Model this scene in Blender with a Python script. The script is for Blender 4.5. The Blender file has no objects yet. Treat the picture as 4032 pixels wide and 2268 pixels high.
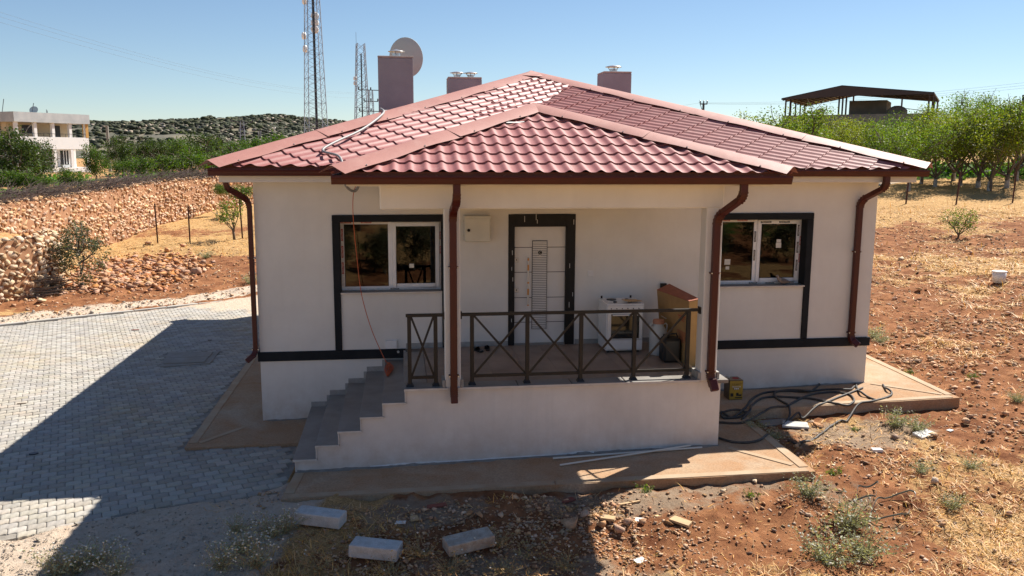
import bpy, bmesh, math, random
import numpy as np
from mathutils import Vector, Matrix, noise as mnoise

S = bpy.context.scene
COL = S.collection
rnd = random.Random(7)
R_ = np.random.default_rng(11)

# ------------------------------------------------------------------ camera, sky, sun, exposure
F_PX, IMG_W = 3320.17, 4032.0
CAM = Vector((2.3847, -14.3458, 3.3291))
YAW, PITCH, ROLL = 0.13226, -0.15819, 0.00473
_f = Vector((math.sin(YAW) * math.cos(PITCH), math.cos(YAW) * math.cos(PITCH), math.sin(PITCH)))
_r = Vector((math.cos(YAW), -math.sin(YAW), 0.0))
_u = _r.cross(_f)
_r2 = math.cos(ROLL) * _r + math.sin(ROLL) * _u
_u2 = -math.sin(ROLL) * _r + math.cos(ROLL) * _u
cd = bpy.data.cameras.new('camera')
cam = bpy.data.objects.new('camera', cd)
COL.objects.link(cam)
cam.matrix_world = Matrix(((_r2.x, _u2.x, -_f.x, CAM.x), (_r2.y, _u2.y, -_f.y, CAM.y),
                           (_r2.z, _u2.z, -_f.z, CAM.z), (0, 0, 0, 1)))
cd.sensor_fit = 'HORIZONTAL'
cd.sensor_width = 36.0
cd.lens = F_PX / IMG_W * 36.0
cd.clip_start = 0.1
cd.clip_end = 5000
S.camera = cam

SUN_DIR = Vector((0.73, 0.543, 1.0)).normalized()      # towards the sun
SUN_EL = math.asin(SUN_DIR.z)
SUN_AZ = math.atan2(SUN_DIR.x, SUN_DIR.y)
world = bpy.data.worlds.new('World')
S.world = world
world.use_nodes = True
wn = world.node_tree
bg = wn.nodes['Background']
sky = wn.nodes.new('ShaderNodeTexSky')
sky.sky_type = 'NISHITA'
sky.sun_disc = False
sky.sun_elevation = SUN_EL
sky.sun_rotation = SUN_AZ
sky.altitude = 800
sky.air_density = 1.0
sky.dust_density = 0.05
sky.ozone_density = 3.2
wn.links.new(sky.outputs[0], bg.inputs[0])
bg.inputs[1].default_value = 0.06
sd = bpy.data.lights.new('sun', 'SUN')
sd.energy = 5.0
sd.angle = math.radians(0.53)
sd.color = (1.0, 0.94, 0.85)
sun = bpy.data.objects.new('sun', sd)
COL.objects.link(sun)
sun.rotation_euler = SUN_DIR.to_track_quat('Z', 'Y').to_euler()
sun.location = (20, 20, 40)
S.view_settings.view_transform = 'Standard'
S.view_settings.look = 'None'
S.view_settings.gamma = 1.0
S.view_settings.use_curve_mapping = False
S.view_settings.exposure = 0.92
S.render.engine = 'CYCLES'
S.cycles.use_denoising = True
S.cycles.max_bounces = 8
S.cycles.transparent_max_bounces = 12

# ------------------------------------------------------------------ helpers
def tag(o, label=None, cat=None, group=None, kind=None):
    if label: o['label'] = label
    if cat: o['category'] = cat
    if group: o['group'] = group
    if kind: o['kind'] = kind
    return o

def attach(o, parent):
    o.parent = parent
    o.matrix_parent_inverse = parent_mat(parent).inverted()

def parent_mat(p):
    m = Matrix.LocRotScale(p.location, p.rotation_euler, p.scale)
    if p.parent:
        m = parent_mat(p.parent) @ p.matrix_parent_inverse @ m
    return m

def link(name, me, parent=None, loc=None, rot=None, scl=None):
    """one mesh object; without loc its mesh is in world coordinates, also under a parent"""
    o = bpy.data.objects.new(name, me)
    COL.objects.link(o)
    if loc is not None: o.location = loc
    if rot is not None: o.rotation_euler = rot
    if scl is not None: o.scale = scl
    if parent is not None: attach(o, parent)
    return o

def local(name, me, parent, loc=(0, 0, 0), rot=(0, 0, 0), scl=(1, 1, 1)):
    """a part in its thing's own coordinates"""
    o = bpy.data.objects.new(name, me)
    COL.objects.link(o)
    o.location, o.rotation_euler, o.scale = loc, rot, scl
    o.parent = parent
    return o

def thing(name, label, cat, loc=(0, 0, 0), rz=0.0, group=None, scl=1.0):
    o = bpy.data.objects.new(name, None)
    o.empty_display_size = 0.2
    COL.objects.link(o)
    o.location = loc
    o.rotation_euler = (0, 0, rz)
    o.scale = (scl, scl, scl)
    return tag(o, label, cat, group)

class MB:
    """collects shapes for one mesh"""
    def __init__(self):
        self.v, self.f = [], []
    def add(self, vs, fs):
        n = len(self.v)
        self.v += [tuple(p) for p in vs]
        self.f += [tuple(i + n for i in q) for q in fs]
        return self
    def box(self, x0, y0, z0, x1, y1, z1, M=None):
        vs = [Vector(p) for p in ((x0, y0, z0), (x1, y0, z0), (x1, y1, z0), (x0, y1, z0),
                                  (x0, y0, z1), (x1, y0, z1), (x1, y1, z1), (x0, y1, z1))]
        if M is not None: vs = [M @ p for p in vs]
        return self.add(vs, [(0, 3, 2, 1), (4, 5, 6, 7), (0, 1, 5, 4), (1, 2, 6, 5), (2, 3, 7, 6), (3, 0, 4, 7)])
    def bar(self, a, b, w, h=None, up=(0, 0, 1)):
        """a square bar from a to b"""
        a, b = Vector(a), Vector(b)
        h = h or w
        d = (b - a).normalized()
        s = d.cross(Vector(up))
        if s.length < 1e-4: s = d.cross(Vector((1, 0, 0)))
        s.normalize()
        t = s.cross(d)
        vs = []
        for p in (a, b):
            for i, j in ((-1, -1), (1, -1), (1, 1), (-1, 1)):
                vs.append(p + s * (i * w / 2) + t * (j * h / 2))
        return self.add(vs, [(0, 1, 2, 3), (7, 6, 5, 4), (0, 4, 5, 1), (1, 5, 6, 2), (2, 6, 7, 3), (3, 7, 4, 0)])
    def tube(self, pts, r, n=8, cap=True):
        pts = [Vector(p) for p in pts]
        m = len(pts)
        rs = r if isinstance(r, (list, tuple)) else [r] * m
        rings = []
        pd = None
        s = None
        for i in range(m):
            d = (pts[min(i + 1, m - 1)] - pts[max(i - 1, 0)])
            if d.length < 1e-9: d = Vector((0, 0, 1))
            d.normalize()
            if s is None:
                s = d.cross(Vector((0, 0, 1)))
                if s.length < 1e-3: s = d.cross(Vector((1, 0, 0)))
            else:
                s = s - d * s.dot(d)
                if s.length < 1e-5: s = d.cross(Vector((0, 0, 1)))
            s.normalize()
            t = d.cross(s)
            rings.append([pts[i] + (s * math.cos(2 * math.pi * k / n) + t * math.sin(2 * math.pi * k / n)) * rs[i] for k in range(n)])
        vs = [p for q in rings for p in q]
        fs = []
        for i in range(m - 1):
            for k in range(n):
                a, b = i * n + k, i * n + (k + 1) % n
                fs.append((a, b, b + n, a + n))
        if cap and n > 2:
            fs.append(tuple(range(n - 1, -1, -1)))
            fs.append(tuple((m - 1) * n + k for k in range(n)))
        return self.add(vs, fs)
    def lathe(self, prof, n=20, c=(0, 0, 0), M=None):
        vs, fs = [], []
        for (r, z) in prof:
            for k in range(n):
                p = Vector((r * math.cos(2 * math.pi * k / n), r * math.sin(2 * math.pi * k / n), z))
                if M is not None: p = M @ p
                vs.append(p + Vector(c))
        for i in range(len(prof) - 1):
            for k in range(n):
                a, b = i * n + k, i * n + (k + 1) % n
                fs.append((a, b, b + n, a + n))
        fs.append(tuple(range(n - 1, -1, -1)))
        fs.append(tuple((len(prof) - 1) * n + k for k in range(n)))
        return self.add(vs, fs)
    def prism(self, poly, z0, z1):
        n = len(poly)
        vs = [(p[0], p[1], (z0[i] if isinstance(z0, (list, tuple)) else z0)) for i, p in enumerate(poly)]
        vs += [(p[0], p[1], (z1[i] if isinstance(z1, (list, tuple)) else z1)) for i, p in enumerate(poly)]
        fs = [tuple(range(n - 1, -1, -1)), tuple(range(n, 2 * n))]
        fs += [(i, (i + 1) % n, (i + 1) % n + n, i + n) for i in range(n)]
        return self.add(vs, fs)
    def quad(self, a, b, c, d):
        return self.add([a, b, c, d], [(0, 1, 2, 3)])
    def mesh(self, name, m, smooth=False):
        me = bpy.data.meshes.new(name)
        me.from_pydata(self.v, [], self.f)
        if m is not None: me.materials.append(m)
        if smooth:
            me.polygons.foreach_set('use_smooth', [True] * len(me.polygons))
        me.update()
        return me
    def build(self, name, m, parent=None, smooth=False, bevel=0.0):
        me = self.mesh(name, m, smooth)
        if bevel > 0: bevel_mesh(me, bevel)
        return link(name, me, parent)

def bevel_mesh(me, w, seg=1):
    bm = bmesh.new()
    bm.from_mesh(me)
    bmesh.ops.remove_doubles(bm, verts=bm.verts, dist=1e-5)
    ed = [e for e in bm.edges if len(e.link_faces) == 2 and e.calc_face_angle(0) > 0.6]
    bmesh.ops.bevel(bm, geom=ed, offset=w, segments=seg, affect='EDGES', profile=0.6)
    bm.to_mesh(me)
    bm.free()
    me.update()

def np_mesh(name, V, Fc, m, smooth=False):
    """V (n,3), Fc (k,s) faces of one size"""
    V = np.asarray(V, np.float32)
    Fc = np.asarray(Fc, np.int32)
    me = bpy.data.meshes.new(name)
    me.vertices.add(len(V))
    me.vertices.foreach_set('co', V.ravel())
    k, s = Fc.shape
    me.loops.add(k * s)
    me.loops.foreach_set('vertex_index', Fc.ravel())
    me.polygons.add(k)
    me.polygons.foreach_set('loop_start', np.arange(0, k * s, s, dtype=np.int32))
    if smooth: me.polygons.foreach_set('use_smooth', np.ones(k, bool))
    if m is not None: me.materials.append(m)
    me.update(calc_edges=True)
    me.validate()
    return me

def scatter_mesh(variants, P, Rz, Sc, tilt=0.0):
    """many copies of small triangle meshes joined: variants = [(V,F)], P (n,3), Rz (n,), Sc (n,3)"""
    vs, fs, off = [], [], 0
    n = len(P)
    pick = R_.integers(0, len(variants), n)
    for k, (v, f) in enumerate(variants):
        idx = np.nonzero(pick == k)[0]
        if len(idx) == 0: continue
        A = v[None] * Sc[idx][:, None, :]
        if tilt > 0:
            tx = R_.normal(0, tilt, len(idx))[:, None]
            cy, sy = np.cos(tx), np.sin(tx)
            A = np.stack([A[..., 0], A[..., 1] * cy - A[..., 2] * sy, A[..., 1] * sy + A[..., 2] * cy], -1)
        c, s = np.cos(Rz[idx])[:, None], np.sin(Rz[idx])[:, None]
        B = np.stack([A[..., 0] * c - A[..., 1] * s, A[..., 0] * s + A[..., 1] * c, A[..., 2]], -1) + P[idx][:, None, :]
        m = v.shape[0]
        fs.append((f[None] + (np.arange(len(idx)) * m)[:, None, None] + off).reshape(-1, f.shape[1]))
        vs.append(B.reshape(-1, 3))
        off += m * len(idx)
    return np.concatenate(vs), np.concatenate(fs)

# numpy value noise
_perm = np.random.default_rng(3).random((256, 256))
def vnoise(x, y, sc):
    x, y = np.asarray(x, float) * sc, np.asarray(y, float) * sc
    xi, yi = np.floor(x).astype(int), np.floor(y).astype(int)
    fx, fy = x - xi, y - yi
    fx, fy = fx * fx * (3 - 2 * fx), fy * fy * (3 - 2 * fy)
    g = lambda a, b: _perm[a & 255, b & 255]
    return (g(xi, yi) * (1 - fx) + g(xi + 1, yi) * fx) * (1 - fy) + (g(xi, yi + 1) * (1 - fx) + g(xi + 1, yi + 1) * fx) * fy
def fbm(x, y, sc, o=4):
    a, t, w = 0.0, 0.0, 1.0
    for i in range(o):
        a = a + w * vnoise(np.asarray(x) + 17.3 * i, np.asarray(y) - 9.1 * i, sc * 2 ** i)
        t += w
        w *= 0.5
    return a / t
def sstep(a, b, x):
    t = np.clip((np.asarray(x, float) - a) / (b - a), 0, 1)
    return t * t * (3 - 2 * t)

# ------------------------------------------------------------------ materials
def nodes(name):
    m = bpy.data.materials.new(name)
    m.use_nodes = True
    nt = m.node_tree
    return m, nt, nt.nodes['Principled BSDF']

def N(nt, typ, **kw):
    n = nt.nodes.new(typ)
    for k, v in kw.items():
        setattr(n, k, v)
    return n

def mix(nt, fac, a, b, mode='MIX'):
    n = N(nt, 'ShaderNodeMix', data_type='RGBA', blend_type=mode)
    for sock, val in ((n.inputs[0], fac), (n.inputs[6], a), (n.inputs[7], b)):
        if isinstance(val, (int, float)): sock.default_value = val
        elif isinstance(val, (tuple, list)): sock.default_value = (*val[:3], 1)
        else: nt.links.new(val, sock)
    return n.outputs[2]

def ramp(nt, fac, stops):
    n = N(nt, 'ShaderNodeValToRGB')
    el = n.color_ramp.elements
    while len(el) < len(stops): el.new(0.5)
    for e, (p, c) in zip(el, stops):
        e.position = p
        e.color = (*c[:3], 1) if isinstance(c, (tuple, list)) else (c, c, c, 1)
    nt.links.new(fac, n.inputs[0])
    return n.outputs[0]

def tex(nt, scale, detail=4, rough=0.6, coord='Object', dist=0.0, vec=None):
    if vec is None:
        tc = N(nt, 'ShaderNodeTexCoord')
        vec = tc.outputs[coord]
    n = N(nt, 'ShaderNodeTexNoise')
    n.inputs['Scale'].default_value = scale
    n.inputs['Detail'].default_value = detail
    n.inputs['Roughness'].default_value = rough
    n.inputs['Distortion'].default_value = dist
    nt.links.new(vec, n.inputs['Vector'])
    return n.outputs[0]

def bump(nt, bs, h, strength, dist=0.02):
    b = N(nt, 'ShaderNodeBump')
    b.inputs['Strength'].default_value = strength
    b.inputs['Distance'].default_value = dist
    nt.links.new(h, b.inputs['Height'])
    nt.links.new(b.outputs[0], bs.inputs['Normal'])

def hsv_rand(nt, col, val=0.25, sat=0.1, hue=0.02, island=False):
    """vary a colour from object to object (or island to island)"""
    if island:
        r = N(nt, 'ShaderNodeNewGeometry').outputs['Random Per Island']
    else:
        r = N(nt, 'ShaderNodeObjectInfo').outputs['Random']
    h = N(nt, 'ShaderNodeHueSaturation')
    def mr(lo, hi, mul):
        w = N(nt, 'ShaderNodeMath', operation='MULTIPLY')
        w.inputs[1].default_value = mul
        nt.links.new(r, w.inputs[0])
        fr = N(nt, 'ShaderNodeMath', operation='FRACT')
        nt.links.new(w.outputs[0], fr.inputs[0])
        q = N(nt, 'ShaderNodeMapRange')
        q.inputs[3].default_value = lo
        q.inputs[4].default_value = hi
        nt.links.new(fr.outputs[0], q.inputs[0])
        return q.outputs[0]
    nt.links.new(mr(0.5 - hue, 0.5 + hue, 7.13), h.inputs['Hue'])
    nt.links.new(mr(1 - sat, 1 + sat, 13.7), h.inputs['Saturation'])
    nt.links.new(mr(1 - val, 1 + val, 1.0), h.inputs['Value'])
    if isinstance(col, (tuple, list)): h.inputs['Color'].default_value = (*col[:3], 1)
    else: nt.links.new(col, h.inputs['Color'])
    return h.outputs[0]

def pm(name, c, rough=0.7, c2=None, scale=4.0, lo=0.35, hi=0.7, bmp=0.0, bscale=60.0, bdist=0.01, metal=0.0, spec=0.5,
       rv=None, island=False, grain=0.0, detail=5, coat=0.0):
    m, nt, bs = nodes(name)
    col = c
    if c2 is not None:
        col = mix(nt, ramp(nt, tex(nt, scale, detail), [(lo, 0.0), (hi, 1.0)]), c, c2)
    if grain > 0:
        g = ramp(nt, tex(nt, bscale * 1.7, 3), [(0.3, 1 - grain), (0.7, 1 + 0.0)])
        col = mix(nt, 1.0, col, g, 'MULTIPLY')
    if rv is not None: col = hsv_rand(nt, col, *rv, island=island)
    if isinstance(col, (tuple, list)): bs.inputs['Base Color'].default_value = (*col[:3], 1)
    else: nt.links.new(col, bs.inputs['Base Color'])
    bs.inputs['Roughness'].default_value = rough
    bs.inputs['Metallic'].default_value = metal
    bs.inputs['Specular IOR Level'].default_value = spec
    bs.inputs['Coat Weight'].default_value = coat
    if bmp > 0: bump(nt, bs, tex(nt, bscale, 5), bmp, bdist)
    return m

def leaf_mat(name, c, val=0.35, hue=0.025, trans=0.45, sat=0.2):
    m = bpy.data.materials.new(name)
    m.use_nodes = True
    nt = m.node_tree
    nt.nodes.clear()
    out = N(nt, 'ShaderNodeOutputMaterial')
    col = hsv_rand(nt, c, val, sat, hue, island=True)
    d = N(nt, 'ShaderNodeBsdfPrincipled')
    d.inputs['Roughness'].default_value = 0.55
    d.inputs['Specular IOR Level'].default_value = 0.3
    t = N(nt, 'ShaderNodeBsdfTranslucent')
    mx = N(nt, 'ShaderNodeMixShader')
    mx.inputs[0].default_value = trans
    nt.links.new(col, d.inputs['Base Color'])
    tc = mix(nt, 1.0, col, (1.25, 1.3, 0.6), 'MULTIPLY')
    nt.links.new(tc, t.inputs['Color'])
    nt.links.new(d.outputs[0], mx.inputs[1])
    nt.links.new(t.outputs[0], mx.inputs[2])
    nt.links.new(mx.outputs[0], out.inputs[0])
    return m

M = {}
def plaster(name, c, c2, streak=0.12):
    m, nt, bs = nodes(name)
    tc = N(nt, 'ShaderNodeTexCoord')
    col = mix(nt, ramp(nt, tex(nt, 0.9, 5, 0.65), [(0.3, 0.0), (0.75, 1.0)]), c, c2)
    mp = N(nt, 'ShaderNodeMapping')
    mp.inputs['Scale'].default_value = (5.0, 5.0, 0.35)
    nt.links.new(tc.outputs['Object'], mp.inputs['Vector'])
    st = tex(nt, 1.6, 5, 0.6, vec=mp.outputs[0])
    col = mix(nt, ramp(nt, st, [(0.5, 0.0), (0.8, streak)]), col, tuple(x * 0.72 for x in c))
    # dust splashed up from the ground on the lowest half metre
    sx = N(nt, 'ShaderNodeSeparateXYZ')
    nt.links.new(tc.outputs['Object'], sx.inputs[0])
    mr = N(nt, 'ShaderNodeMapRange')
    mr.inputs[1].default_value = -0.45
    mr.inputs[2].default_value = -1.2
    nt.links.new(sx.outputs['Z'], mr.inputs[0])
    mm = N(nt, 'ShaderNodeMath', operation='MULTIPLY')
    nt.links.new(mr.outputs[0], mm.inputs[0])
    nt.links.new(ramp(nt, tex(nt, 3.0, 6, 0.7), [(0.32, 0.0), (0.7, 0.8)]), mm.inputs[1])
    col = mix(nt, mm.outputs[0], col, (0.48, 0.37, 0.28))
    nt.links.new(col, bs.inputs['Base Color'])
    bs.inputs['Roughness'].default_value = 0.92
    bs.inputs['Specular IOR Level'].default_value = 0.2
    b2 = N(nt, 'ShaderNodeBump')
    b2.inputs['Strength'].default_value = 0.35
    b2.inputs['Distance'].default_value = 0.006
    nt.links.new(tex(nt, 55, 6, 0.75), b2.inputs['Height'])
    b3 = N(nt, 'ShaderNodeBump')
    b3.inputs['Strength'].default_value = 0.25
    b3.inputs['Distance'].default_value = 0.03
    nt.links.new(tex(nt, 2.2, 3), b3.inputs['Height'])
    nt.links.new(b3.outputs[0], b2.inputs['Normal'])
    nt.links.new(b2.outputs[0], bs.inputs['Normal'])
    return m
M['plaster'] = plaster('plaster', (0.74, 0.72, 0.675), (0.64, 0.615, 0.57))
M['plaster_porch'] = plaster('plaster_porch', (0.74, 0.70, 0.65), (0.60, 0.55, 0.50), 0.3)
M['trim'] = pm('dark_trim_paint', (0.014, 0.0155, 0.018), 0.85, (0.022, 0.024, 0.027), 3, bmp=0.3, bscale=60, spec=0.2)
M['upvc'] = pm('white_upvc', (0.78, 0.79, 0.80), 0.35, (0.70, 0.71, 0.72), 6)
M['tape'] = pm('protective_film', (0.70, 0.68, 0.66), 0.35, (0.55, 0.53, 0.52), 25)
M['ink'] = pm('black_ink', (0.012, 0.012, 0.014), 0.6)
M['ink_red'] = pm('red_ink', (0.42, 0.035, 0.02), 0.6)
M['ink_white'] = pm('white_ink', (0.75, 0.73, 0.70), 0.6)
M['marble'] = pm('grey_marble', (0.29, 0.272, 0.25), 0.45, (0.21, 0.19, 0.168), 2.5, bmp=0.05, grain=0.15)
M['marble_edge'] = pm('marble_edge', (0.62, 0.57, 0.51), 0.6, (0.52, 0.46, 0.40), 7)
M['floor_tile'] = pm('porch_tile', (0.33, 0.25, 0.20), 0.5, (0.22, 0.165, 0.13), 2.2, rv=(0.06, 0.05, 0.005))
M['grout'] = pm('grout', (0.14, 0.12, 0.10), 0.95)
M['skirting'] = pm('skirting_tile', (0.36, 0.35, 0.33), 0.6, (0.25, 0.24, 0.22), 8)
M['iron'] = pm('railing_paint', (0.014, 0.0125, 0.0115), 0.5, (0.024, 0.021, 0.018), 9, bmp=0.05, spec=0.35)
M['gutter'] = pm('gutter_brown', (0.075, 0.013, 0.0085), 0.42, (0.06, 0.012, 0.008), 6, spec=0.35)
M['gutter_in'] = pm('gutter_inside', (0.42, 0.42, 0.42), 0.4, metal=0.3)
M['flash'] = pm('rust_flashing', (0.27, 0.075, 0.032), 0.6, (0.2, 0.05, 0.025), 5)
M['screw'] = pm('zinc_screw', (0.6, 0.6, 0.58), 0.35, metal=0.8)
M['black'] = pm('door_black', (0.007, 0.0065, 0.006), 0.55, (0.011, 0.0105, 0.010), 8, spec=0.3)
M['door'] = pm('door_white', (0.70, 0.68, 0.65), 0.4, (0.64, 0.62, 0.59), 2)
M['steel'] = pm('brushed_steel', (0.5, 0.5, 0.5), 0.35, metal=0.35)
M['film'] = pm('peeling_orange_film', (0.55, 0.24, 0.06), 0.45)
M['zinc'] = pm('galvanised_zinc', (0.62, 0.64, 0.65), 0.35, (0.5, 0.52, 0.53), 9, metal=0.75)
M['chimney'] = pm('chimney_plaster', (0.34, 0.325, 0.34), 0.92, (0.29, 0.275, 0.29), 2.0, bmp=0.5, bscale=40, grain=0.1)
M['chim_top'] = pm('chimney_cap_concrete', (0.45, 0.38, 0.34), 0.9, (0.3, 0.25, 0.22), 7)
M['enamel'] = pm('cabinet_enamel', (0.62, 0.60, 0.52), 0.4, (0.56, 0.54, 0.47), 4)
M['stove'] = pm('stove_enamel', (0.74, 0.74, 0.73), 0.25, (0.68, 0.68, 0.67), 6)
M['oven'] = pm('oven_glass', (0.012, 0.011, 0.01), 0.06, spec=0.6)
M['cardboard'] = pm('cardboard', (0.44, 0.265, 0.10), 0.85, (0.36, 0.21, 0.08), 4, bmp=0.1)
M['board_top'] = pm('red_cardboard_flap', (0.36, 0.115, 0.06), 0.8, (0.28, 0.09, 0.05), 6)
M['milk'] = pm('milky_plastic', (0.56, 0.57, 0.55), 0.45, (0.48, 0.49, 0.46), 9)
M['lid'] = pm('orange_lid', (0.45, 0.21, 0.13), 0.5)
M['blackplastic'] = pm('black_plastic', (0.012, 0.012, 0.012), 0.4)
M['rubber'] = pm('hose_rubber', (0.045, 0.04, 0.037), 0.6, (0.09, 0.078, 0.066), 14, spec=0.35)
M['tin'] = pm('yellow_tin', (0.42, 0.27, 0.025), 0.4, (0.30, 0.19, 0.03), 12)
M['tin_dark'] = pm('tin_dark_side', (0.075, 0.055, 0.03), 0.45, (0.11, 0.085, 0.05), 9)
M['tin_top'] = pm('tin_lid', (0.30, 0.25, 0.17), 0.4, (0.2, 0.15, 0.1), 20, metal=0.4)
M['dish'] = pm('dish_grey', (0.46, 0.50, 0.48), 0.55, (0.42, 0.455, 0.44), 3)
M['orange_cable'] = pm('orange_cable', (0.50, 0.10, 0.03), 0.5)
M['conduit'] = pm('grey_conduit', (0.30, 0.30, 0.29), 0.5, (0.24, 0.23, 0.22), 20)
M['conduit_white'] = pm('white_conduit', (0.66, 0.62, 0.54), 0.5)
M['aerated'] = pm('aerated_block', (0.60, 0.60, 0.58), 0.95, (0.46, 0.45, 0.42), 9, bmp=0.9, bscale=45, bdist=0.01, grain=0.25)
M['aerated_dirty'] = pm('aerated_block_dirty', (0.52, 0.47, 0.40), 0.95, (0.34, 0.26, 0.19), 7, bmp=0.9, bscale=45, grain=0.3)
M['redtile'] = pm('terracotta_shard', (0.26, 0.075, 0.045), 0.85, (0.20, 0.06, 0.04), 9)
M['tanboard'] = pm('tan_shard', (0.52, 0.36, 0.19), 0.85, (0.42, 0.28, 0.15), 12)
M['whiteshard'] = pm('white_shard', (0.72, 0.70, 0.66), 0.8, (0.6, 0.57, 0.52), 15)
M['wood'] = pm('dead_wood', (0.12, 0.088, 0.062), 0.9, (0.20, 0.155, 0.115), 14, rv=(0.25, 0.1, 0.01))
M['twig'] = pm('dark_brushwood', (0.075, 0.05, 0.042), 0.95, rv=(0.4, 0.2, 0.01), island=True)
M['bark'] = pm('bark', (0.10, 0.075, 0.055), 0.95, (0.16, 0.125, 0.095), 9, bmp=0.5, bscale=30)
M['bark_white'] = pm('limewashed_bark', (0.46, 0.44, 0.41), 0.95, (0.22, 0.19, 0.16), 8)
M['rust'] = pm('rusty_post', (0.075, 0.025, 0.018), 0.8, (0.05, 0.018, 0.014), 12)
M['wire'] = pm('wire', (0.12, 0.13, 0.14), 0.6)
M['galv'] = pm('lattice_galvanised', (0.30, 0.34, 0.40), 0.5, (0.24, 0.27, 0.32), 2, metal=0.1)
M['insul'] = pm('insulator', (0.03, 0.03, 0.035), 0.4)
M['pole_conc'] = pm('pole_concrete', (0.32, 0.29, 0.25), 0.9)
M['radome'] = pm('radome', (0.88, 0.88, 0.86), 0.5)
M['bucket'] = pm('white_bucket', (0.75, 0.75, 0.74), 0.45, (0.6, 0.6, 0.6), 10)
M['strap'] = pm('green_strap', (0.12, 0.17, 0.15), 0.35)
M['paper'] = pm('paper_sticker', (0.62, 0.60, 0.54), 0.8)
M['bird'] = pm('dove_feathers', (0.30, 0.235, 0.20), 0.85, (0.24, 0.185, 0.16), 30)
M['birdwing'] = pm('dove_wing', (0.13, 0.105, 0.095), 0.85, (0.2, 0.16, 0.14), 40)
M['white_paint'] = pm('whitewash', (0.80, 0.80, 0.79), 0.9, (0.66, 0.66, 0.65), 0.8, lo=0.5, hi=0.8)
M['parapet'] = pm('grey_parapet', (0.40, 0.42, 0.43), 0.9, (0.52, 0.53, 0.53), 1.2)
M['cream'] = pm('cream_wall', (0.62, 0.50, 0.33), 0.9, (0.56, 0.45, 0.30), 1.0)
M['ochre'] = pm('ochre_stone_edge', (0.52, 0.30, 0.09), 0.9)
M['dark_open'] = pm('dark_opening', (0.02, 0.022, 0.025), 0.4)
M['conc_grey'] = pm('raw_concrete', (0.26, 0.23, 0.20), 0.95, (0.18, 0.16, 0.14), 1.0)
M['brown_roof'] = pm('brown_sheet', (0.055, 0.026, 0.022), 0.5, (0.04, 0.02, 0.018), 1.0)
M['under_roof'] = pm('pale_sheet_underside', (0.34, 0.28, 0.22), 0.7, (0.26, 0.2, 0.16), 2)

def roof_mat(name, c, c2, rough):
    m, nt, bs = nodes(name)
    col = mix(nt, ramp(nt, tex(nt, 1.3, 5), [(0.3, 0.0), (0.75, 1.0)]), c, c2)
    g = ramp(nt, tex(nt, 160, 3), [(0.3, 0.66), (0.7, 1.08)])
    col = mix(nt, 1.0, col, g, 'MULTIPLY')
    # pale dust settled in patches
    col = mix(nt, ramp(nt, tex(nt, 3.5, 6, 0.7), [(0.50, 0.0), (0.85, 0.45)]), col, (0.52, 0.34, 0.28))
    nt.links.new(col, bs.inputs['Base Color'])
    rr = N(nt, 'ShaderNodeMapRange')
    rr.inputs[3].default_value = rough - 0.06
    rr.inputs[4].default_value = rough + 0.12
    nt.links.new(tex(nt, 4, 4), rr.inputs[0])
    nt.links.new(rr.outputs[0], bs.inputs['Roughness'])
    bs.inputs['Specular IOR Level'].default_value = 0.5
    b = N(nt, 'ShaderNodeBump')
    b.inputs['Strength'].default_value = 0.12
    b.inputs['Distance'].default_value = 0.004
    nt.links.new(tex(nt, 220, 3), b.inputs['Height'])
    b2 = N(nt, 'ShaderNodeBump')
    b2.inputs['Strength'].default_value = 0.15
    b2.inputs['Distance'].default_value = 0.03
    nt.links.new(tex(nt, 3.0, 2), b2.inputs['Height'])
    nt.links.new(b2.outputs[0], b.inputs['Normal'])
    nt.links.new(b.outputs[0], bs.inputs['Normal'])
    return m
M['roof'] = roof_mat('red_roof_sheet', (0.395, 0.14, 0.126), (0.335, 0.115, 0.105), 0.52)
M['cap'] = roof_mat('red_cap_sheet', (0.46, 0.205, 0.165), (0.415, 0.18, 0.145), 0.56)

def glass_mat():
    m = bpy.data.materials.new('window_glass')
    m.use_nodes = True
    nt = m.node_tree
    nt.nodes.clear()
    out = N(nt, 'ShaderNodeOutputMaterial')
    fr = N(nt, 'ShaderNodeFresnel')
    fr.inputs[0].default_value = 1.52
    g = N(nt, 'ShaderNodeBsdfGlossy')
    g.inputs['Roughness'].default_value = 0.0
    g.inputs['Color'].default_value = (1.0, 0.97, 0.92, 1)
    t = N(nt, 'ShaderNodeBsdfTransparent')
    t.inputs[0].default_value = (0.30, 0.29, 0.27, 1)
    mx = N(nt, 'ShaderNodeMixShader')
    nt.links.new(fr.outputs[0], mx.inputs[0])
    nt.links.new(t.outputs[0], mx.inputs[1])
    nt.links.new(g.outputs[0], mx.inputs[2])
    nt.links.new(mx.outputs[0], out.inputs[0])
    return m
M['glass'] = glass_mat()

def concrete_apron():
    m, nt, bs = nodes('apron_concrete')
    c = mix(nt, ramp(nt, tex(nt, 1.4, 6, 0.65), [(0.35, 0.0), (0.68, 1.0)]), (0.44, 0.31, 0.20), (0.40, 0.215, 0.105))
    c = mix(nt, ramp(nt, tex(nt, 0.7, 5, 0.6, dist=0.6), [(0.52, 0.0), (0.78, 0.75)]), c, (0.50, 0.43, 0.33))
    c = mix(nt, 1.0, c, ramp(nt, tex(nt, 38, 4), [(0.3, 0.72), (0.65, 1.05)]), 'MULTIPLY')
    nt.links.new(c, bs.inputs['Base Color'])
    bs.inputs['Roughness'].default_value = 0.95
    bs.inputs['Specular IOR Level'].default_value = 0.2
    bump(nt, bs, tex(nt, 90, 5, 0.7), 0.5, 0.006)
    return m
M['apron'] = concrete_apron()
M['apron_rim'] = pm('apron_smooth_rim', (0.48, 0.365, 0.245), 0.93, (0.42, 0.27, 0.155), 2.2, bmp=0.3, grain=0.2)

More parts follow.
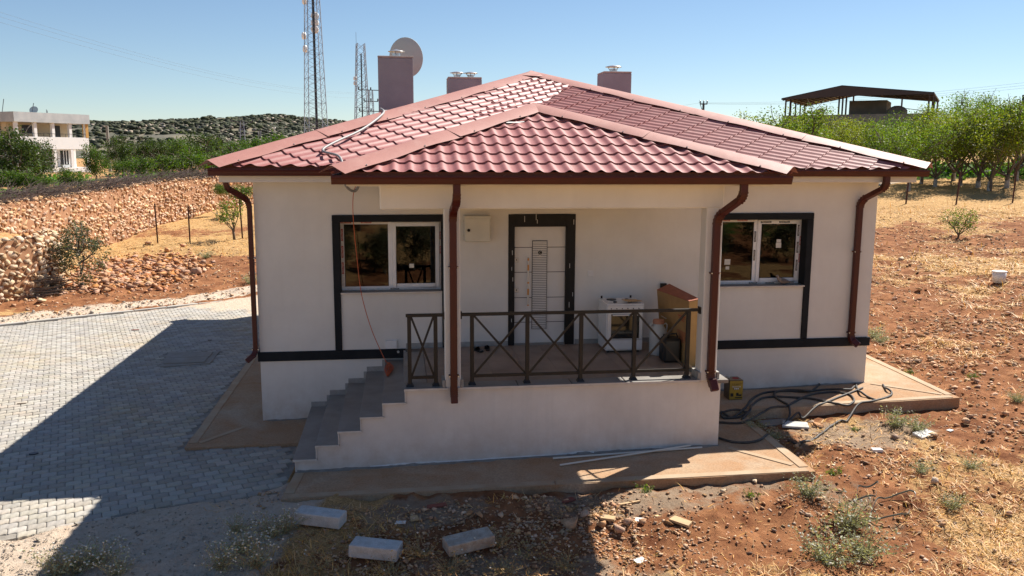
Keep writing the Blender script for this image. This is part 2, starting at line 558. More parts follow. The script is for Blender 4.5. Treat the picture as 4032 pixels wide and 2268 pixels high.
def paver_mat(name, island):
    m, nt, bs = nodes(name)
    c = mix(nt, ramp(nt, tex(nt, 0.45, 4, 0.6), [(0.42, 0.0), (0.72, 0.85)]), (0.385, 0.36, 0.322), (0.44, 0.365, 0.26))
    c = mix(nt, 1.0, c, ramp(nt, tex(nt, 120, 4), [(0.3, 0.8), (0.7, 1.08)]), 'MULTIPLY')
    c = hsv_rand(nt, c, 0.16, 0.25, 0.012, island=island)
    nt.links.new(c, bs.inputs['Base Color'])
    bs.inputs['Roughness'].default_value = 0.9
    bs.inputs['Specular IOR Level'].default_value = 0.25
    bump(nt, bs, tex(nt, 160, 4), 0.35, 0.004)
    return m
M['paver'] = paver_mat('concrete_paver', False)
M['paver_field'] = paver_mat('concrete_paver_far', True)
M['sand'] = pm('joint_sand', (0.30, 0.27, 0.23), 0.98, (0.22, 0.195, 0.165), 8, bmp=0.6, bscale=120)
M['kerb'] = pm('kerb_concrete', (0.46, 0.43, 0.385), 0.9, (0.38, 0.35, 0.31), 2.5, bmp=0.3, rv=(0.08, 0.05, 0.005))
M['manhole'] = pm('manhole_concrete', (0.30, 0.275, 0.24), 0.9, (0.24, 0.21, 0.175), 2.5, bmp=0.3)

def stone_mat(name, c, c2, island, val=0.22):
    m, nt, bs = nodes(name)
    k = mix(nt, ramp(nt, tex(nt, 5, 5, 0.7), [(0.3, 0.0), (0.7, 1.0)]), c, c2)
    k = mix(nt, 1.0, k, ramp(nt, tex(nt, 40, 4), [(0.25, 0.72), (0.55, 1.06)]), 'MULTIPLY')
    k = hsv_rand(nt, k, val, 0.2, 0.008, island=island)
    nt.links.new(k, bs.inputs['Base Color'])
    bs.inputs['Roughness'].default_value = 0.95
    bs.inputs['Specular IOR Level'].default_value = 0.2
    bump(nt, bs, tex(nt, 28, 6, 0.75), 0.9, 0.03)
    return m
M['stone'] = stone_mat('limestone', (0.72, 0.545, 0.375), (0.60, 0.34, 0.185), False)
M['stone_i'] = stone_mat('limestone_infill', (0.70, 0.53, 0.36), (0.58, 0.32, 0.175), True)
M['stone_pale'] = stone_mat('pale_limestone', (0.76, 0.61, 0.43), (0.65, 0.43, 0.255), False)
M['rock'] = stone_mat('field_rock', (0.50, 0.255, 0.13), (0.58, 0.40, 0.255), False, 0.12)
M['rubble'] = stone_mat('rubble_stone', (0.46, 0.20, 0.095), (0.56, 0.34, 0.20), True, 0.25)
M['pebble'] = stone_mat('pebble', (0.46, 0.235, 0.12), (0.64, 0.46, 0.30), True, 0.4)
M['gravel'] = stone_mat('gravel_chip', (0.46, 0.41, 0.34), (0.36, 0.31, 0.25), True, 0.3)

def ground_mat():
    m, nt, bs = nodes('earth')
    def attr(n):
        a = N(nt, 'ShaderNodeAttribute')
        a.attribute_name = n
        return a.outputs['Fac']
    red = mix(nt, ramp(nt, tex(nt, 2.5, 6, 0.7), [(0.3, 0.0), (0.7, 1.0)]), (0.115, 0.038, 0.017), (0.40, 0.185, 0.085))
    straw = mix(nt, ramp(nt, tex(nt, 9, 6, 0.75), [(0.3, 0.0), (0.7, 1.0)]), (0.52, 0.30, 0.125), (0.68, 0.44, 0.20))
    # fibres of trodden straw
    w = N(nt, 'ShaderNodeTexNoise')
    w.inputs['Scale'].default_value = 26
    w.inputs['Detail'].default_value = 7
    w.inputs['Roughness'].default_value = 0.8
    w.inputs['Distortion'].default_value = 2.2
    tc = N(nt, 'ShaderNodeTexCoord')
    nt.links.new(tc.outputs['Object'], w.inputs[0])
    straw = mix(nt, 1.0, straw, ramp(nt, w.outputs[0], [(0.38, 0.30), (0.6, 1.1)]), 'MULTIPLY')
    grav = mix(nt, ramp(nt, tex(nt, 12, 6, 0.7), [(0.3, 0.0), (0.7, 1.0)]), (0.62, 0.51, 0.40), (0.50, 0.38, 0.28))
    grey = mix(nt, ramp(nt, tex(nt, 6, 6, 0.7), [(0.3, 0.0), (0.7, 1.0)]), (0.34, 0.255, 0.18), (0.25, 0.165, 0.105))
    # straw lies in ragged patches: mask + noise
    def patch(a, sc, soft):
        ad = N(nt, 'ShaderNodeMath', operation='ADD')
        nt.links.new(attr(a), ad.inputs[0])
        nt.links.new(tex(nt, sc, 7, 0.72), ad.inputs[1])
        return ramp(nt, ad.outputs[0], [(0.98 - soft, 0.0), (0.98 + soft - 0.02 if soft < 0.03 else 0.999, 1.0)])
    def patch2(a, sc):
        ad = N(nt, 'ShaderNodeMath', operation='ADD')
        nt.links.new(attr(a), ad.inputs[0])
        nt.links.new(tex(nt, sc, 7, 0.72), ad.inputs[1])
        mr = N(nt, 'ShaderNodeMapRange')
        mr.inputs[1].default_value = 0.93
        mr.inputs[2].default_value = 1.07
        nt.links.new(ad.outputs[0], mr.inputs[0])
        return mr.outputs[0]
    c = mix(nt, patch2('dry', 3.2), red, straw)
    c = mix(nt, patch2('grey', 2.0), c, grey)
    c = mix(nt, patch2('gravel', 1.3), c, grav)
    green = mix(nt, ramp(nt, tex(nt, 3, 5), [(0.3, 0.0), (0.7, 1.0)]), (0.05, 0.095, 0.02), (0.10, 0.15, 0.03))
    c = mix(nt, patch2('green', 0.9), c, green)
    c = mix(nt, patch2('char', 2.2), c, (0.03, 0.024, 0.02))
    nt.links.new(c, bs.inputs['Base Color'])
    bs.inputs['Roughness'].default_value = 1.0
    bs.inputs['Specular IOR Level'].default_value = 0.1
    b = N(nt, 'ShaderNodeBump')
    b.inputs['Strength'].default_value = 0.8
    b.inputs['Distance'].default_value = 0.05
    nt.links.new(tex(nt, 9, 8, 0.75), b.inputs['Height'])
    b2 = N(nt, 'ShaderNodeBump')
    b2.inputs['Strength'].default_value = 0.8
    b2.inputs['Distance'].default_value = 0.015
    nt.links.new(w.outputs[0], b2.inputs['Height'])
    nt.links.new(b.outputs[0], b2.inputs['Normal'])
    nt.links.new(b2.outputs[0], bs.inputs['Normal'])
    return m
M['earth'] = ground_mat()
M['straw'] = leaf_mat('dry_straw', (0.64, 0.385, 0.15), 0.35, 0.015, 0.12)
M['drygrass'] = leaf_mat('dry_grass', (0.46, 0.31, 0.14), 0.35, 0.02, 0.15)
M['leaf_orchard'] = leaf_mat('orchard_leaf', (0.11, 0.165, 0.02), 0.45, 0.03, 0.5)
M['leaf_orchard2'] = leaf_mat('orchard_leaf_yellow', (0.17, 0.195, 0.025), 0.45, 0.03, 0.5)
M['leaf_dark'] = leaf_mat('walnut_leaf', (0.055, 0.085, 0.02), 0.45, 0.03, 0.4)
M['leaf_green'] = leaf_mat('garden_leaf', (0.075, 0.125, 0.018), 0.45, 0.03, 0.45)
M['leaf_olive'] = leaf_mat('oak_scrub_leaf', (0.12, 0.13, 0.07), 0.4, 0.03, 0.25)
M['leaf_grey'] = leaf_mat('sage_leaf', (0.34, 0.345, 0.22), 0.35, 0.02, 0.3)
M['leaf_crop'] = leaf_mat('crop_leaf', (0.10, 0.20, 0.03), 0.35, 0.02, 0.5)
M['flower'] = pm('seed_head', (0.56, 0.54, 0.46), 0.9)
M['scrub_far'] = pm('far_scrub', (0.055, 0.06, 0.03), 0.95, rv=(0.4, 0.3, 0.03), island=True)
M['rock_far'] = pm('far_rock', (0.36, 0.30, 0.24), 0.95, rv=(0.35, 0.3, 0.01), island=True)
M['hill'] = pm('far_hillside', (0.20, 0.165, 0.11), 0.98, (0.085, 0.08, 0.055), 0.06, lo=0.36, hi=0.56)

# ------------------------------------------------------------------ terrain
def lineside(x, y, pts):
    """signed distance to a polyline: positive on its right hand side (walking along it)"""
    x, y = np.asarray(x, float), np.asarray(y, float)
    best = np.full(x.shape, 1e9)
    sign = np.ones(x.shape)
    for (ax, ay), (bx, by) in zip(pts[:-1], pts[1:]):
        dx, dy = bx - ax, by - ay
        t = np.clip(((x - ax) * dx + (y - ay) * dy) / (dx * dx + dy * dy), 0, 1)
        qx, qy = ax + t * dx, ay + t * dy
        d = np.hypot(x - qx, y - qy)
        s = np.sign((x - ax) * dy - (y - ay) * dx)
        up = d < best - 1e-9
        best = np.where(up, d, best)
        sign = np.where(up, s, sign)
    return best * sign
BACKWALL = [(-14.5, 9.5), (-12.2, 14.5), (-11.4, 17.0), (-10.9, 21.0), (-10.4, 25.7), (-9.9, 31.0), (-8.1, 37.0), (-5.5, 41.5), (-1.0, 47.0), (6, 54), (14, 66)]
NEARWALL = [(-14.5, 6.2), (-11.2, 10.2), (-9.55, 12.55), (-8.75, 13.9), (-8.7, 15.2), (-9.4, 19.0), (-10.5, 24.0)]

def terrain(x, y, detail=True):
    x, y = np.asarray(x, float), np.asarray(y, float)
    t = 0.6 * (x - 11) + 0.8 * y
    tt = np.clip(t, -60, 75)
    h = -1.25 + 0.013 * np.clip(x, 0, 12) + 0.067 * np.where(tt > 20, tt, 2 * np.log1p(np.exp(np.clip(tt, -60, 30) / 2)))
    far = np.hypot(x, y)
    h = np.where(far > 90, np.minimum(h, 3.2), h)
    h = h - 0.20 * sstep(-4.1, -5.5, y) * sstep(-1, 1.5, x)- 0.10 * sstep(-4.1, -5.5, y) * sstep(1.5, -1, x)
    # bank behind the photographer
    h = h + 0.20 * np.clip(-(y + 19), 0, 30) * sstep(-19, -24, y)
    # upper garden terrace behind the long dry stone wall
    ub = lineside(x, y, BACKWALL)          # left of the walking direction = garden
    top = 1.48 + 0.40 * sstep(14, 40, y) - 0.7 * sstep(45, 90, far)
    h = np.where(True, h + (top - h) * sstep(0.05, 0.55, -ub), h)
    # middle terrace behind the near wall
    nb = lineside(x, y, NEARWALL)
    mt = 0.62 + 0.02 * (y - 13) * 0
    k = sstep(0.05, 0.6, -nb) * (1 - sstep(0.0, 0.5, -ub)) * (y > 6)
    # the terrace's broken side spills down as a slope
    k2 = sstep(-0.2, 2.6, -nb)
    k = np.where((y > 14.2), np.minimum(k, 1) * k2, k)
    h = h + (np.maximum(mt - h, 0)) * k
    if detail:
        n = (fbm(x, y, 0.35, 4) - 0.5) * 0.16 + (fbm(x + 40, y, 2.2, 4) - 0.5) * 0.15 + (fbm(x, y + 70, 6.0, 3) - 0.5) * 0.09
        calm = 1 - 0.8 * pave_mask(x, y)
        h = h + n * calm
        h = np.where(far > 60, h + (fbm(x, y, 0.03, 4) - 0.5) * np.clip((far - 60) * 0.03, 0, 3), h)
    # bed of the paving and of the house
    h = h - 0.11 * pave_mask(x, y)
    inh = (x > -0.95) & (x < 12.0) & (y > -1.15) & (y < 12.4) | (x > 0.85) & (x < 8.0) & (y > -3.35) & (y < 0)
    h = np.where(inh, np.minimum(h, -1.4), h)
    return h

RA = math.radians(20.0)                  # direction of the paver rows
def pave_mask(x, y):
    x, y = np.asarray(x, float), np.asarray(y, float)
    near = (y + 3.0) * math.cos(RA) - (x - 0.77) * math.sin(RA)         # >0 beyond the near edge
    far_ = -((y - 12.93) * 0.851 - (x + 2.2) * 0.526)                     # >0 before the kerb
    a = sstep(-0.05, 0.25, near) * sstep(-0.05, 0.25, far_)
    b = ((x < -0.9) | ((y < -1.1) & (x < 0.75))).astype(float)
    return a * b * sstep(-15, -14, x)

def axis(segs):
    out = []
    for a, b, st in segs:
        out.append(np.arange(a, b, st))
    return np.concatenate(out + [[segs[-1][1]]])
gx = axis([(-900, -300, 60), (-300, -80, 14), (-80, -26, 2.2), (-26, -13, 0.35), (-13, 14, 0.10), (14, 26, 0.2), (26, 50, 0.7), (50, 90, 2.5), (90, 300, 14), (300, 900, 60)])
gy = axis([(-300, -80, 20), (-80, -40, 2.5), (-40, -8, 0.5), (-8, 6, 0.10), (6, 16, 0.14), (16, 44, 0.3), (44, 90, 1.4), (90, 300, 12), (300, 900, 40)])
GX, GY = np.meshgrid(gx, gy)
GZ = terrain(GX, GY)
nx, ny = len(gx), len(gy)
ii = (np.arange(ny - 1)[:, None] * nx + np.arange(nx - 1)[None]).ravel()
gme = np_mesh('ground', np.stack([GX.ravel(), GY.ravel(), GZ.ravel()], 1), np.stack([ii, ii + 1, ii + 1 + nx, ii + nx], 1), M['earth'], True)

def masks(x, y):
    """what lies on the soil: straw, gravel, grey building dust, crops, ash"""
    ub, nb = lineside(x, y, BACKWALL), lineside(x, y, NEARWALL)
    big = fbm(x + 5, y - 3, 0.16, 4)
    dry = 0.39 + (big - 0.5) * 1.0
    dry = dry - 0.05 * sstep(13, 20, x) * sstep(-2, 8, y) + (fbm(x, y * 2.2, .8, 3) - .5) * .6 * sstep(12, 15, x) + 0.3 * sstep(15, 24, y) * sstep(10, 20, x) + 0.22 * sstep(9.5, 12, x) * sstep(-3, -6, y)
    dry = dry + 0.45 * sstep(17.5, 22, y) * (ub > 0) + 0.2 * sstep(-8, -11, y)
    # dug-over red earth along the slab, the kerb and beside the field road
    dry = dry - 0.42 * sstep(3.4, 1.0, np.abs(x - 13.4 - 0.2 * y)) * sstep(10, 5, y) * sstep(-4, -2.5, y)
    dry = dry - 0.75 * sstep(5.5, 3.0, np.hypot((x + 5.0) * 0.75, y - 16.0))
    dry = dry - 0.30 * sstep(2.2, 0.6, np.abs(y + 4.4)) * sstep(1.5, 3, x) * sstep(10.5, 8, x)
    dry = dry + 0.14 * sstep(-4.9, -5.6, y) + 0.05 * sstep(8.2, 10, x) * sstep(-0.8, -2.5, y) + (fbm(x - 7, y + 2, .9, 3) - .5) * .75
    dry = np.where(nb < 0, 0.55, dry)
    dry = np.where(y < -13, 0.46 + (fbm(x, y, 0.55, 4) - 0.5) * 2.0, dry)
    near = (y + 3.0) * math.cos(RA) - (x - 0.77) * math.sin(RA)
    grav = sstep(0.25, -0.1, near) * sstep(1.9, 0.9, x + 0.35 * np.maximum(0, -(y + 3.4))) * sstep(-9, -7, y)
    kd = (y - 12.93) * 0.851 - (x + 2.2) * 0.526
    grav = np.maximum(grav, sstep(-0.1, 0.1, kd) * sstep(1.5 + 1.2 * sstep(-5, -9, x), 0.5, kd) * (ub > 0) * (nb > 0)) * 0.95
    grav = np.maximum(grav, pave_mask(x, y) * 0.8)
    grey = 0.62 * sstep(1.5, 0.3, np.hypot((x - 9.6) * 0.55, (y + 2.2))) + (0.36 + 0.6 * (fbm(x + 3, y, 1.6, 3) - .5)) * sstep(0.9, 0.1, np.abs(y + 4.0)) * sstep(0.6, 1.5, x) * sstep(8.9, 7.5, x)
    grey = grey + 0.35 * sstep(1.2, 0.2, np.hypot((x - 3.4) * 0.4, y + 5.6)) + (0.24 + 0.7 * (fbm(x, y - 4, 1.1, 3) - .5)) * sstep(1.5, 2.5, x) * sstep(9.8, 8.5, x) * sstep(-3.3, -4, y) * sstep(-7.5, -5.8, y)
    green = 0.62 * sstep(0.5, 2.5, -ub) * sstep(75, 55, y) * sstep(-40, -12, x) * (big > 0.42) + 0.75 * sstep(34, 37, y) * sstep(26, 30, x) * sstep(50, 44, y)
    green = green + 0.5 * sstep(-17, -24, y) * (fbm(x, y, .25, 3) > .5)
    char = 0.75 * sstep(1.5, 0.2, np.hypot((x + 6.5) * 0.8, (y - 18.2) * 1.3))
    return dict(dry=dry, gravel=grav, grey=grey, green=green, char=char)
mk = masks(GX.ravel(), GY.ravel())
for k, v in mk.items():
    a = gme.attributes.new(k, 'FLOAT', 'POINT')
    a.data.foreach_set('value', np.asarray(v, np.float32))
ground = link('ground', gme)
tag(ground, 'dry red earth with trodden straw around the house', kind='structure')

def gz(x, y):
    return float(terrain(np.array([x]), np.array([y]))[0])
def pix(x, y, z=None):
    """a point of the photograph (2576 wide) on the ground (or on the height z)"""
    d = _f + _r2 * ((x * 1.565217 - 2016) / F_PX) - _u2 * ((y * 1.565217 - 1134) / F_PX)
    if z is not None:
        return CAM + d * ((z - CAM.z) / d.z)
    t = np.arange(6, 160, 0.04)
    X, Y, Z = CAM.x + d.x * t, CAM.y + d.y * t, CAM.z + d.z * t
    h = terrain(X, Y)
    i = int(np.argmax(Z < h))
    return Vector((X[i], Y[i], h[i]))
def at_depth(x, y, dep):
    d = _f + _r2 * ((x * 1.565217 - 2016) / F_PX) - _u2 * ((y * 1.565217 - 1134) / F_PX)
    return CAM + d * dep

# far rocky ridge
hx = np.linspace(-420, 330, 150)
hd = np.linspace(0, 1, 46)
HX, HD = np.meshgrid(hx, hd)
HY = 250 + 330 * HD
ridge = 21.0 + 5 * (fbm(HX, HX * 0, 0.012, 4) - 0.5) * 2 - 10 * sstep(20, 260, HX) + 1.5 * sstep(-150, -300, HX)
HZ = ridge * sstep(0.0, 0.86, HD) ** 0.85 + (fbm(HX, HY, 0.03, 5) - 0.5) * 7 * sstep(0.03, 0.3, HD)
HZ = HZ - 26 * sstep(0.88, 1.0, HD) - 3 * (HD < 0.02)
hme = np_mesh('hill', np.stack([HX.ravel(), HY.ravel(), HZ.ravel()], 1),
              (lambda i: np.stack([i, i + 1, i + 151, i + 150], 1))((np.arange(45)[:, None] * 150 + np.arange(149)[None]).ravel()), M['hill'], True)
hill = link('hill', hme)
tag(hill, 'far rocky ridge dotted with scrub', kind='structure')

def rock_variant(n=13, seed=0, flat=0.75):
    r = random.Random(seed)
    bm = bmesh.new()
    for i in range(n):
        v = Vector((r.gauss(0, 1), r.gauss(0, 1), r.gauss(0, 1))).normalized() * r.uniform(0.82, 1.08)
        bm.verts.new((v.x, v.y, v.z * flat))
    o = bmesh.ops.convex_hull(bm, input=bm.verts)
    bmesh.ops.delete(bm, geom=list({g for g in o['geom_unused'] + o['geom_interior'] if isinstance(g, bmesh.types.BMVert)}), context='VERTS')
    bmesh.ops.triangulate(bm, faces=bm.faces)
    bm.verts.index_update()
    V = np.array([v.co[:] for v in bm.verts])
    Fc = np.array([[v.index for v in f.verts] for f in bm.faces])
    bm.free()
    return V, Fc
ROCKS = [rock_variant(rnd.choice((8, 9, 11)), 100 + i, rnd.uniform(0.65, 0.95)) for i in range(12)]
BLOBS = [rock_variant(12, 300 + i, 0.8) for i in range(4)]

def hill_scatter(name, n, lo, hi, m, label, cat, thr, up):
    X = R_.uniform(-330, 250, n)
    D = R_.uniform(0.04, 0.88, n)
    Y = 250 + 330 * D
    keep = (fbm(X, Y, 0.02, 4) > thr)
    X, Y = X[keep], Y[keep]
    fi = (Y - 250) / 330 * 45
    ci = (X + 420) / 750 * 149
    Z = HZ[np.clip(np.round(fi).astype(int), 0, 45), np.clip(np.round(ci).astype(int), 0, 149)]
    s = R_.uniform(lo, hi, len(X))
    V, Fc = scatter_mesh(BLOBS, np.stack([X, Y, Z + s * up], 1), R_.uniform(0, 6.28, len(X)), np.stack([s * 1.25, s * 1.1, s * 0.85], 1))
    o = link(name, np_mesh(name, V, Fc, m))
    tag(o, label, cat, kind='stuff')
hill_scatter('hillside_scrub', 24000, 0.5, 1.7, M['scrub_far'], 'dark scrub bushes scattered over the far ridge', 'scrub', 0.34, 0.35)
hill_scatter('hillside_rock', 13000, 0.4, 1.3, M['rock_far'], 'pale rock outcrops scattered over the far ridge', 'rocks', 0.40, 0.15)

# ------------------------------------------------------------------ paving, kerb, concrete apron
PZ = -1.25
PL, PW, PO = 0.208, 0.168, 0.014
def paver_outline():
    j = 0.0045
    xs = [0.0, 0.10, 0.20, 0.40, 0.50, 0.60, 0.70, 0.90, 1.0]
    es = [0.0, 0.0, PO, PO, 0.0, 0.0, PO, PO, 0.0]
    es = [0, 0, 1, 1, 0, 0, 1, 1, 0]
    lo = [(j + x * (PL - 2 * j), j + e * PO) for x, e in zip(xs, es)]
    hi = [(j + x * (PL - 2 * j), PW - j + e * PO) for x, e in zip(xs, es)]
    return [(x - PL / 2, y - PW / 2) for x, y in lo + hi[::-1]]
_po = paver_outline()
def paver_np():
    n = len(_po)
    c = 0.006
    top = [(x * (1 - 2 * c / PL), y * (1 - 2 * c / PW), 0.0) for x, y in _po]
    mid = [(x, y, -c) for x, y in _po]
    bot = [(x, y, -0.045) for x, y in _po]
    V = np.array(top + mid + bot)
    h = n // 2
    F4 = [(i, i + 1, n - 2 - i, n - 1 - i) for i in range(h - 1)]
    for i in range(n):
        k = (i + 1) % n
        F4.append((i + n, k + n, k, i))
        F4.append((i + 2 * n, k + 2 * n, k + n, i + n))
    return V, np.array(F4)
PV, PF = paver_np()
ca, sa = math.cos(RA), math.sin(RA)
cent = []
for r in range(-30, 130):
    for c in range(-110, 60):
        lx = (c + 0.5 * (r % 2)) * PL
        ly = r * PW
        x, y = -1.0 + lx * ca - ly * sa, -3.6 + lx * sa + ly * ca
        cent.append((x, y))
cent = np.array(cent)
X, Y = cent[:, 0], cent[:, 1]
near = (Y + 3.0) * ca - (X - 0.77) * sa
near = near + (fbm(X, Y, 1.1, 3) - 0.5) * 0.25
kd = (Y - 12.93) * 0.851 - (X + 2.2) * 0.526
# manhole slab
mhp = [(-2.80, 4.17), (-1.80, 4.33), (-1.82, 5.47), (-2.95, 5.50)]
def inpoly(x, y, poly):
    ins = np.zeros(x.shape, bool)
    n = len(poly)
    for i in range(n):
        (x1, y1), (x2, y2) = poly[i], poly[(i + 1) % n]
        c = ((y1 > y) != (y2 > y)) & (x < (x2 - x1) * (y - y1) / (y2 - y1 + 1e-12) + x1)
        ins ^= c
    return ins
ok = (near > 0.02) & (kd < -0.17) & (X > -13) & ((X < -1.06) | ((Y < -1.24) & (X < 0.68))) & (Y < 14.5) & ~inpoly(X, Y, mhp)
cent = cent[ok]
X, Y = cent[:, 0], cent[:, 1]
pz = PZ + R_.normal(0, 0.0022, len(cent)) + (fbm(X, Y, 0.5, 3) - 0.5) * 0.03
bed = MB()
bed.prism([(-14, -8.3), (0.80, -3.02), (0.80, -1.15), (-0.98, -1.15), (-0.98, 13.6), (-2.2, 12.80), (-14, 5.5)], -1.45, PZ - 0.016)
paving = bed.build('paving', M['sand'])
tag(paving, 'grey interlocking concrete paving of the driveway beside the house', kind='structure')
d = np.hypot(X - CAM.x, Y - CAM.y)
# which are in view, nearest first
dx, dy = X - CAM.x, Y - CAM.y
dep = dx * _f.x + dy * _f.y + (PZ - CAM.z) * _f.z
u = 2016 + F_PX * (dx * _r2.x + dy * _r2.y) / np.maximum(dep, 0.1)
order = np.argsort(np.where((u > -40), d, 1e3 + d))
pick = set(order[:300].tolist())
pme = np_mesh('paver', PV, PF, M['paver'])
for i in order[:300]:
    o = local('paver', pme, paving, (X[i], Y[i], pz[i]), (R_.normal(0, 0.007), R_.normal(0, 0.007), RA + R_.normal(0, 0.006)))
rest = np.array([i for i in range(len(cent)) if i not in pick])
V, Fc = scatter_mesh([(PV, PF)], np.stack([X[rest], Y[rest], pz[rest]], 1), np.full(len(rest), RA) + R_.normal(0, 0.006, len(rest)), np.ones((len(rest), 3)), 0.006)
o = link('paver_field', np_mesh('paver_field', V, Fc, M['paver_field']), paving)
tag(o, kind='stuff')

kerb_bed = MB().bar((-13.2, 6.0, PZ - 0.10), (0.2, 14.35, PZ - 0.10), 0.12, 0.10).build('kerb', M['kerb'])
tag(kerb_bed, 'low concrete kerb along the far edge of the paving', kind='structure')
ka, kb = Vector((-13.2, 6.0, PZ)), Vector((0.2, 14.35, PZ))
n = 17
for i in range(n):
    a, b = ka.lerp(kb, (i + 0.008) / n), ka.lerp(kb, (i + 0.992) / n)
    MB().bar(a + Vector((0, 0, 0.0)), b, 0.13, 0.11).build('kerb_stone', M['kerb'], kerb_bed, bevel=0.012)

mh = MB().prism(mhp, PZ - 0.05, PZ + 0.012).build('manhole_rim', M['manhole'])
mh.name = 'manhole'
tag(mh, 'square concrete manhole cover set into the grey paving in the house shade', 'manhole')
cxm, cym = -2.34, 4.87
for k in range(2):
    q = [(cxm - 0.44, cym - 0.50 + 0.5 * k), (cxm + 0.42, cym - 0.47 + 0.5 * k), (cxm + 0.40, cym + 0.0 + 0.5 * k), (cxm - 0.47, cym - 0.02 + 0.5 * k)]
    MB().prism(q, PZ + 0.0, PZ + 0.035).build('cover_slab', M['manhole'], mh, bevel=0.01)

def zs(x):           # top of the concrete apron
    return -1.195 + 0.0215 * x
def slab(name, poly, zf, th, m, label):
    # subdivided a little so that the edge is not dead straight
    pts = []
    for i in range(len(poly)):
        a, b = Vector(poly[i]), Vector(poly[(i + 1) % len(poly)])
        k = max(2, int((b - a).length / 0.35))
        for j in range(k):
            p = a.lerp(b, j / k)
            q = 0.012 * (0 if j == 0 else 1)
            pts.append((p.x + rnd.uniform(-q, q), p.y + rnd.uniform(-q, q)))
    z1 = [zf(p[0]) for p in pts]
    z0 = [z - th for z in z1]
    o = MB().prism(pts, z0, z1).build(name, m)
    tag(o, label, kind='structure')
    return o
front_slab = slab('concrete_apron', [(0.77, -3.52), (8.07, -3.80), (8.10, -1.22), (7.0, -1.22), (7.0, -2.4), (0.86, -2.35)], lambda x: zs(x) - 0.005, 0.30, M['apron'], 'orange stained concrete apron in front of the porch')
right_slab = slab('concrete_apron', [(7.0, -1.21), (12.06, -1.21), (12.18, 2.0), (12.2, 12.6), (10.9, 12.6), (10.9, -0.05), (7.0, -0.05)], lambda x: zs(x) + 0.075, 0.35, M['apron'], 'orange stained concrete apron right of the porch')
left_slab = slab('concrete_apron', [(-1.0, -1.22), (0.9, -1.22), (0.9, 0.05), (0.05, 0.05), (0.05, 12.4), (-1.0, 12.4)], lambda x: PZ + 0.03 + 0.02 * max(0, x), 0.25, M['apron'], 'brown stained concrete apron at the left corner of the house')
def rim(par, pts, zf, w=0.13):
    for a, b in zip(pts[:-1], pts[1:]):
        a, b = Vector((*a, zf(a[0]) + 0.004)), Vector((*b, zf(b[0]) + 0.004))
        n_ = max(1, int((b - a).length / 2.5))
        for i in range(n_):
            MB().bar(a.lerp(b, i / n_), a.lerp(b, (i + 0.995) / n_), w, 0.012).build('rim', M['apron_rim'], par)
rim(front_slab, [(0.86, -3.44), (8.0, -3.72)], lambda x: zs(x) - 0.005)
rim(front_slab, [(7.98, -3.62), (8.02, -1.30)], lambda x: zs(x) - 0.005)
rim(front_slab, [(0.85, -3.34), (0.91, -2.62)], lambda x: zs(x) - 0.005)
rim(front_slab, [(7.25, -2.70), (7.87, -3.52)], lambda x: zs(x) - 0.005, 0.10)
rim(right_slab, [(8.2, -1.12), (11.97, -1.12)], lambda x: zs(x) + 0.075)
rim(right_slab, [(11.98, -1.03), (12.09, 2.0), (12.1, 8.0)], lambda x: zs(x) + 0.075)
rim(right_slab, [(11.05, -0.10), (11.88, -0.98)], lambda x: zs(x) + 0.075, 0.10)
rim(left_slab, [(-0.92, -1.02), (-0.92, 11.0)], lambda x: PZ + 0.03)
rim(left_slab, [(-0.82, -1.02), (-0.1, -0.1)], lambda x: PZ + 0.03, 0.09)

# ------------------------------------------------------------------ the house
W, DEP = 10.97, 11.2
GE = 0.63            # overhang of the gutters
house = thing('house', 'single storey cream house with red tiled hip roof and raised front porch', 'house', (W / 2, 0, -1.25))
def P(mb, name, m, parent=house, **k):
    return mb.build(name, M[m] if isinstance(m, str) else m, parent, **k)

OL = (1.37, 3.08, 0.965, 2.19)       # left window opening x0 x1 z0 z1
OR = (7.93, 9.645, 0.965, 2.19)
DO = (4.23, 5.40, 0.0, 2.30)         # door opening
def wall_with(x0, x1, z0, z1, ops, y0, y1):
    mb = MB()
    xs = sorted({x0, x1, *[o[0] for o in ops], *[o[1] for o in ops]})
    for a, b in zip(xs[:-1], xs[1:]):
        zc = [(z0, z1)]
        for o in ops:
            if o[0] <= a and o[1] >= b:
                zc = [(z0, o[2]), (o[3], z1)] if o[2] > z0 else [(o[3], z1)]
        for c, d_ in zc:
            mb.box(a, y0, c, b, y1, d_)
    me = mb.mesh('wall', M['plaster'])
    bm = bmesh.new()
    bm.from_mesh(me)
    bmesh.ops.remove_doubles(bm, verts=bm.verts, dist=1e-5)
    # drop the faces between neighbouring blocks
    dup = {}
    for f in bm.faces:
        dup.setdefault(tuple(sorted(v.index for v in f.verts)), []).append(f)
    bmesh.ops.delete(bm, geom=[f for fs in dup.values() if len(fs) > 1 for f in fs], context='FACES')
    bm.to_mesh(me)
    bm.free()
    return me
link('wall', wall_with(0, W, -1.5, 2.86, [OL, OR, (DO[0], DO[1], -0.05, DO[3])], 0.0, 0.28), house)
P(MB().box(0, 0.28, -1.5, 0.28, DEP, 2.86), 'wall', 'plaster')
P(MB().box(W - 0.28, 0.28, -1.5, W, DEP, 2.86), 'wall', 'plaster')
P(MB().box(0.28, DEP - 0.28, -1.5, W - 0.28, DEP, 2.86), 'wall', 'plaster')
P(MB().box(0.28, 0.28, -0.2, W - 0.28, DEP - 0.28, -0.03), 'inner_floor', 'grout')
P(MB().box(0.28, 4.6, -0.03, W - 0.28, 4.75, 2.86), 'inner_wall', 'plaster')
P(MB().box(3.6, 0.28, -0.03, 3.75, 4.6, 2.86), 'inner_wall', 'plaster')
P(MB().box(6.6, 0.28, -0.03, 6.75, 4.6, 2.86), 'inner_wall', 'plaster')

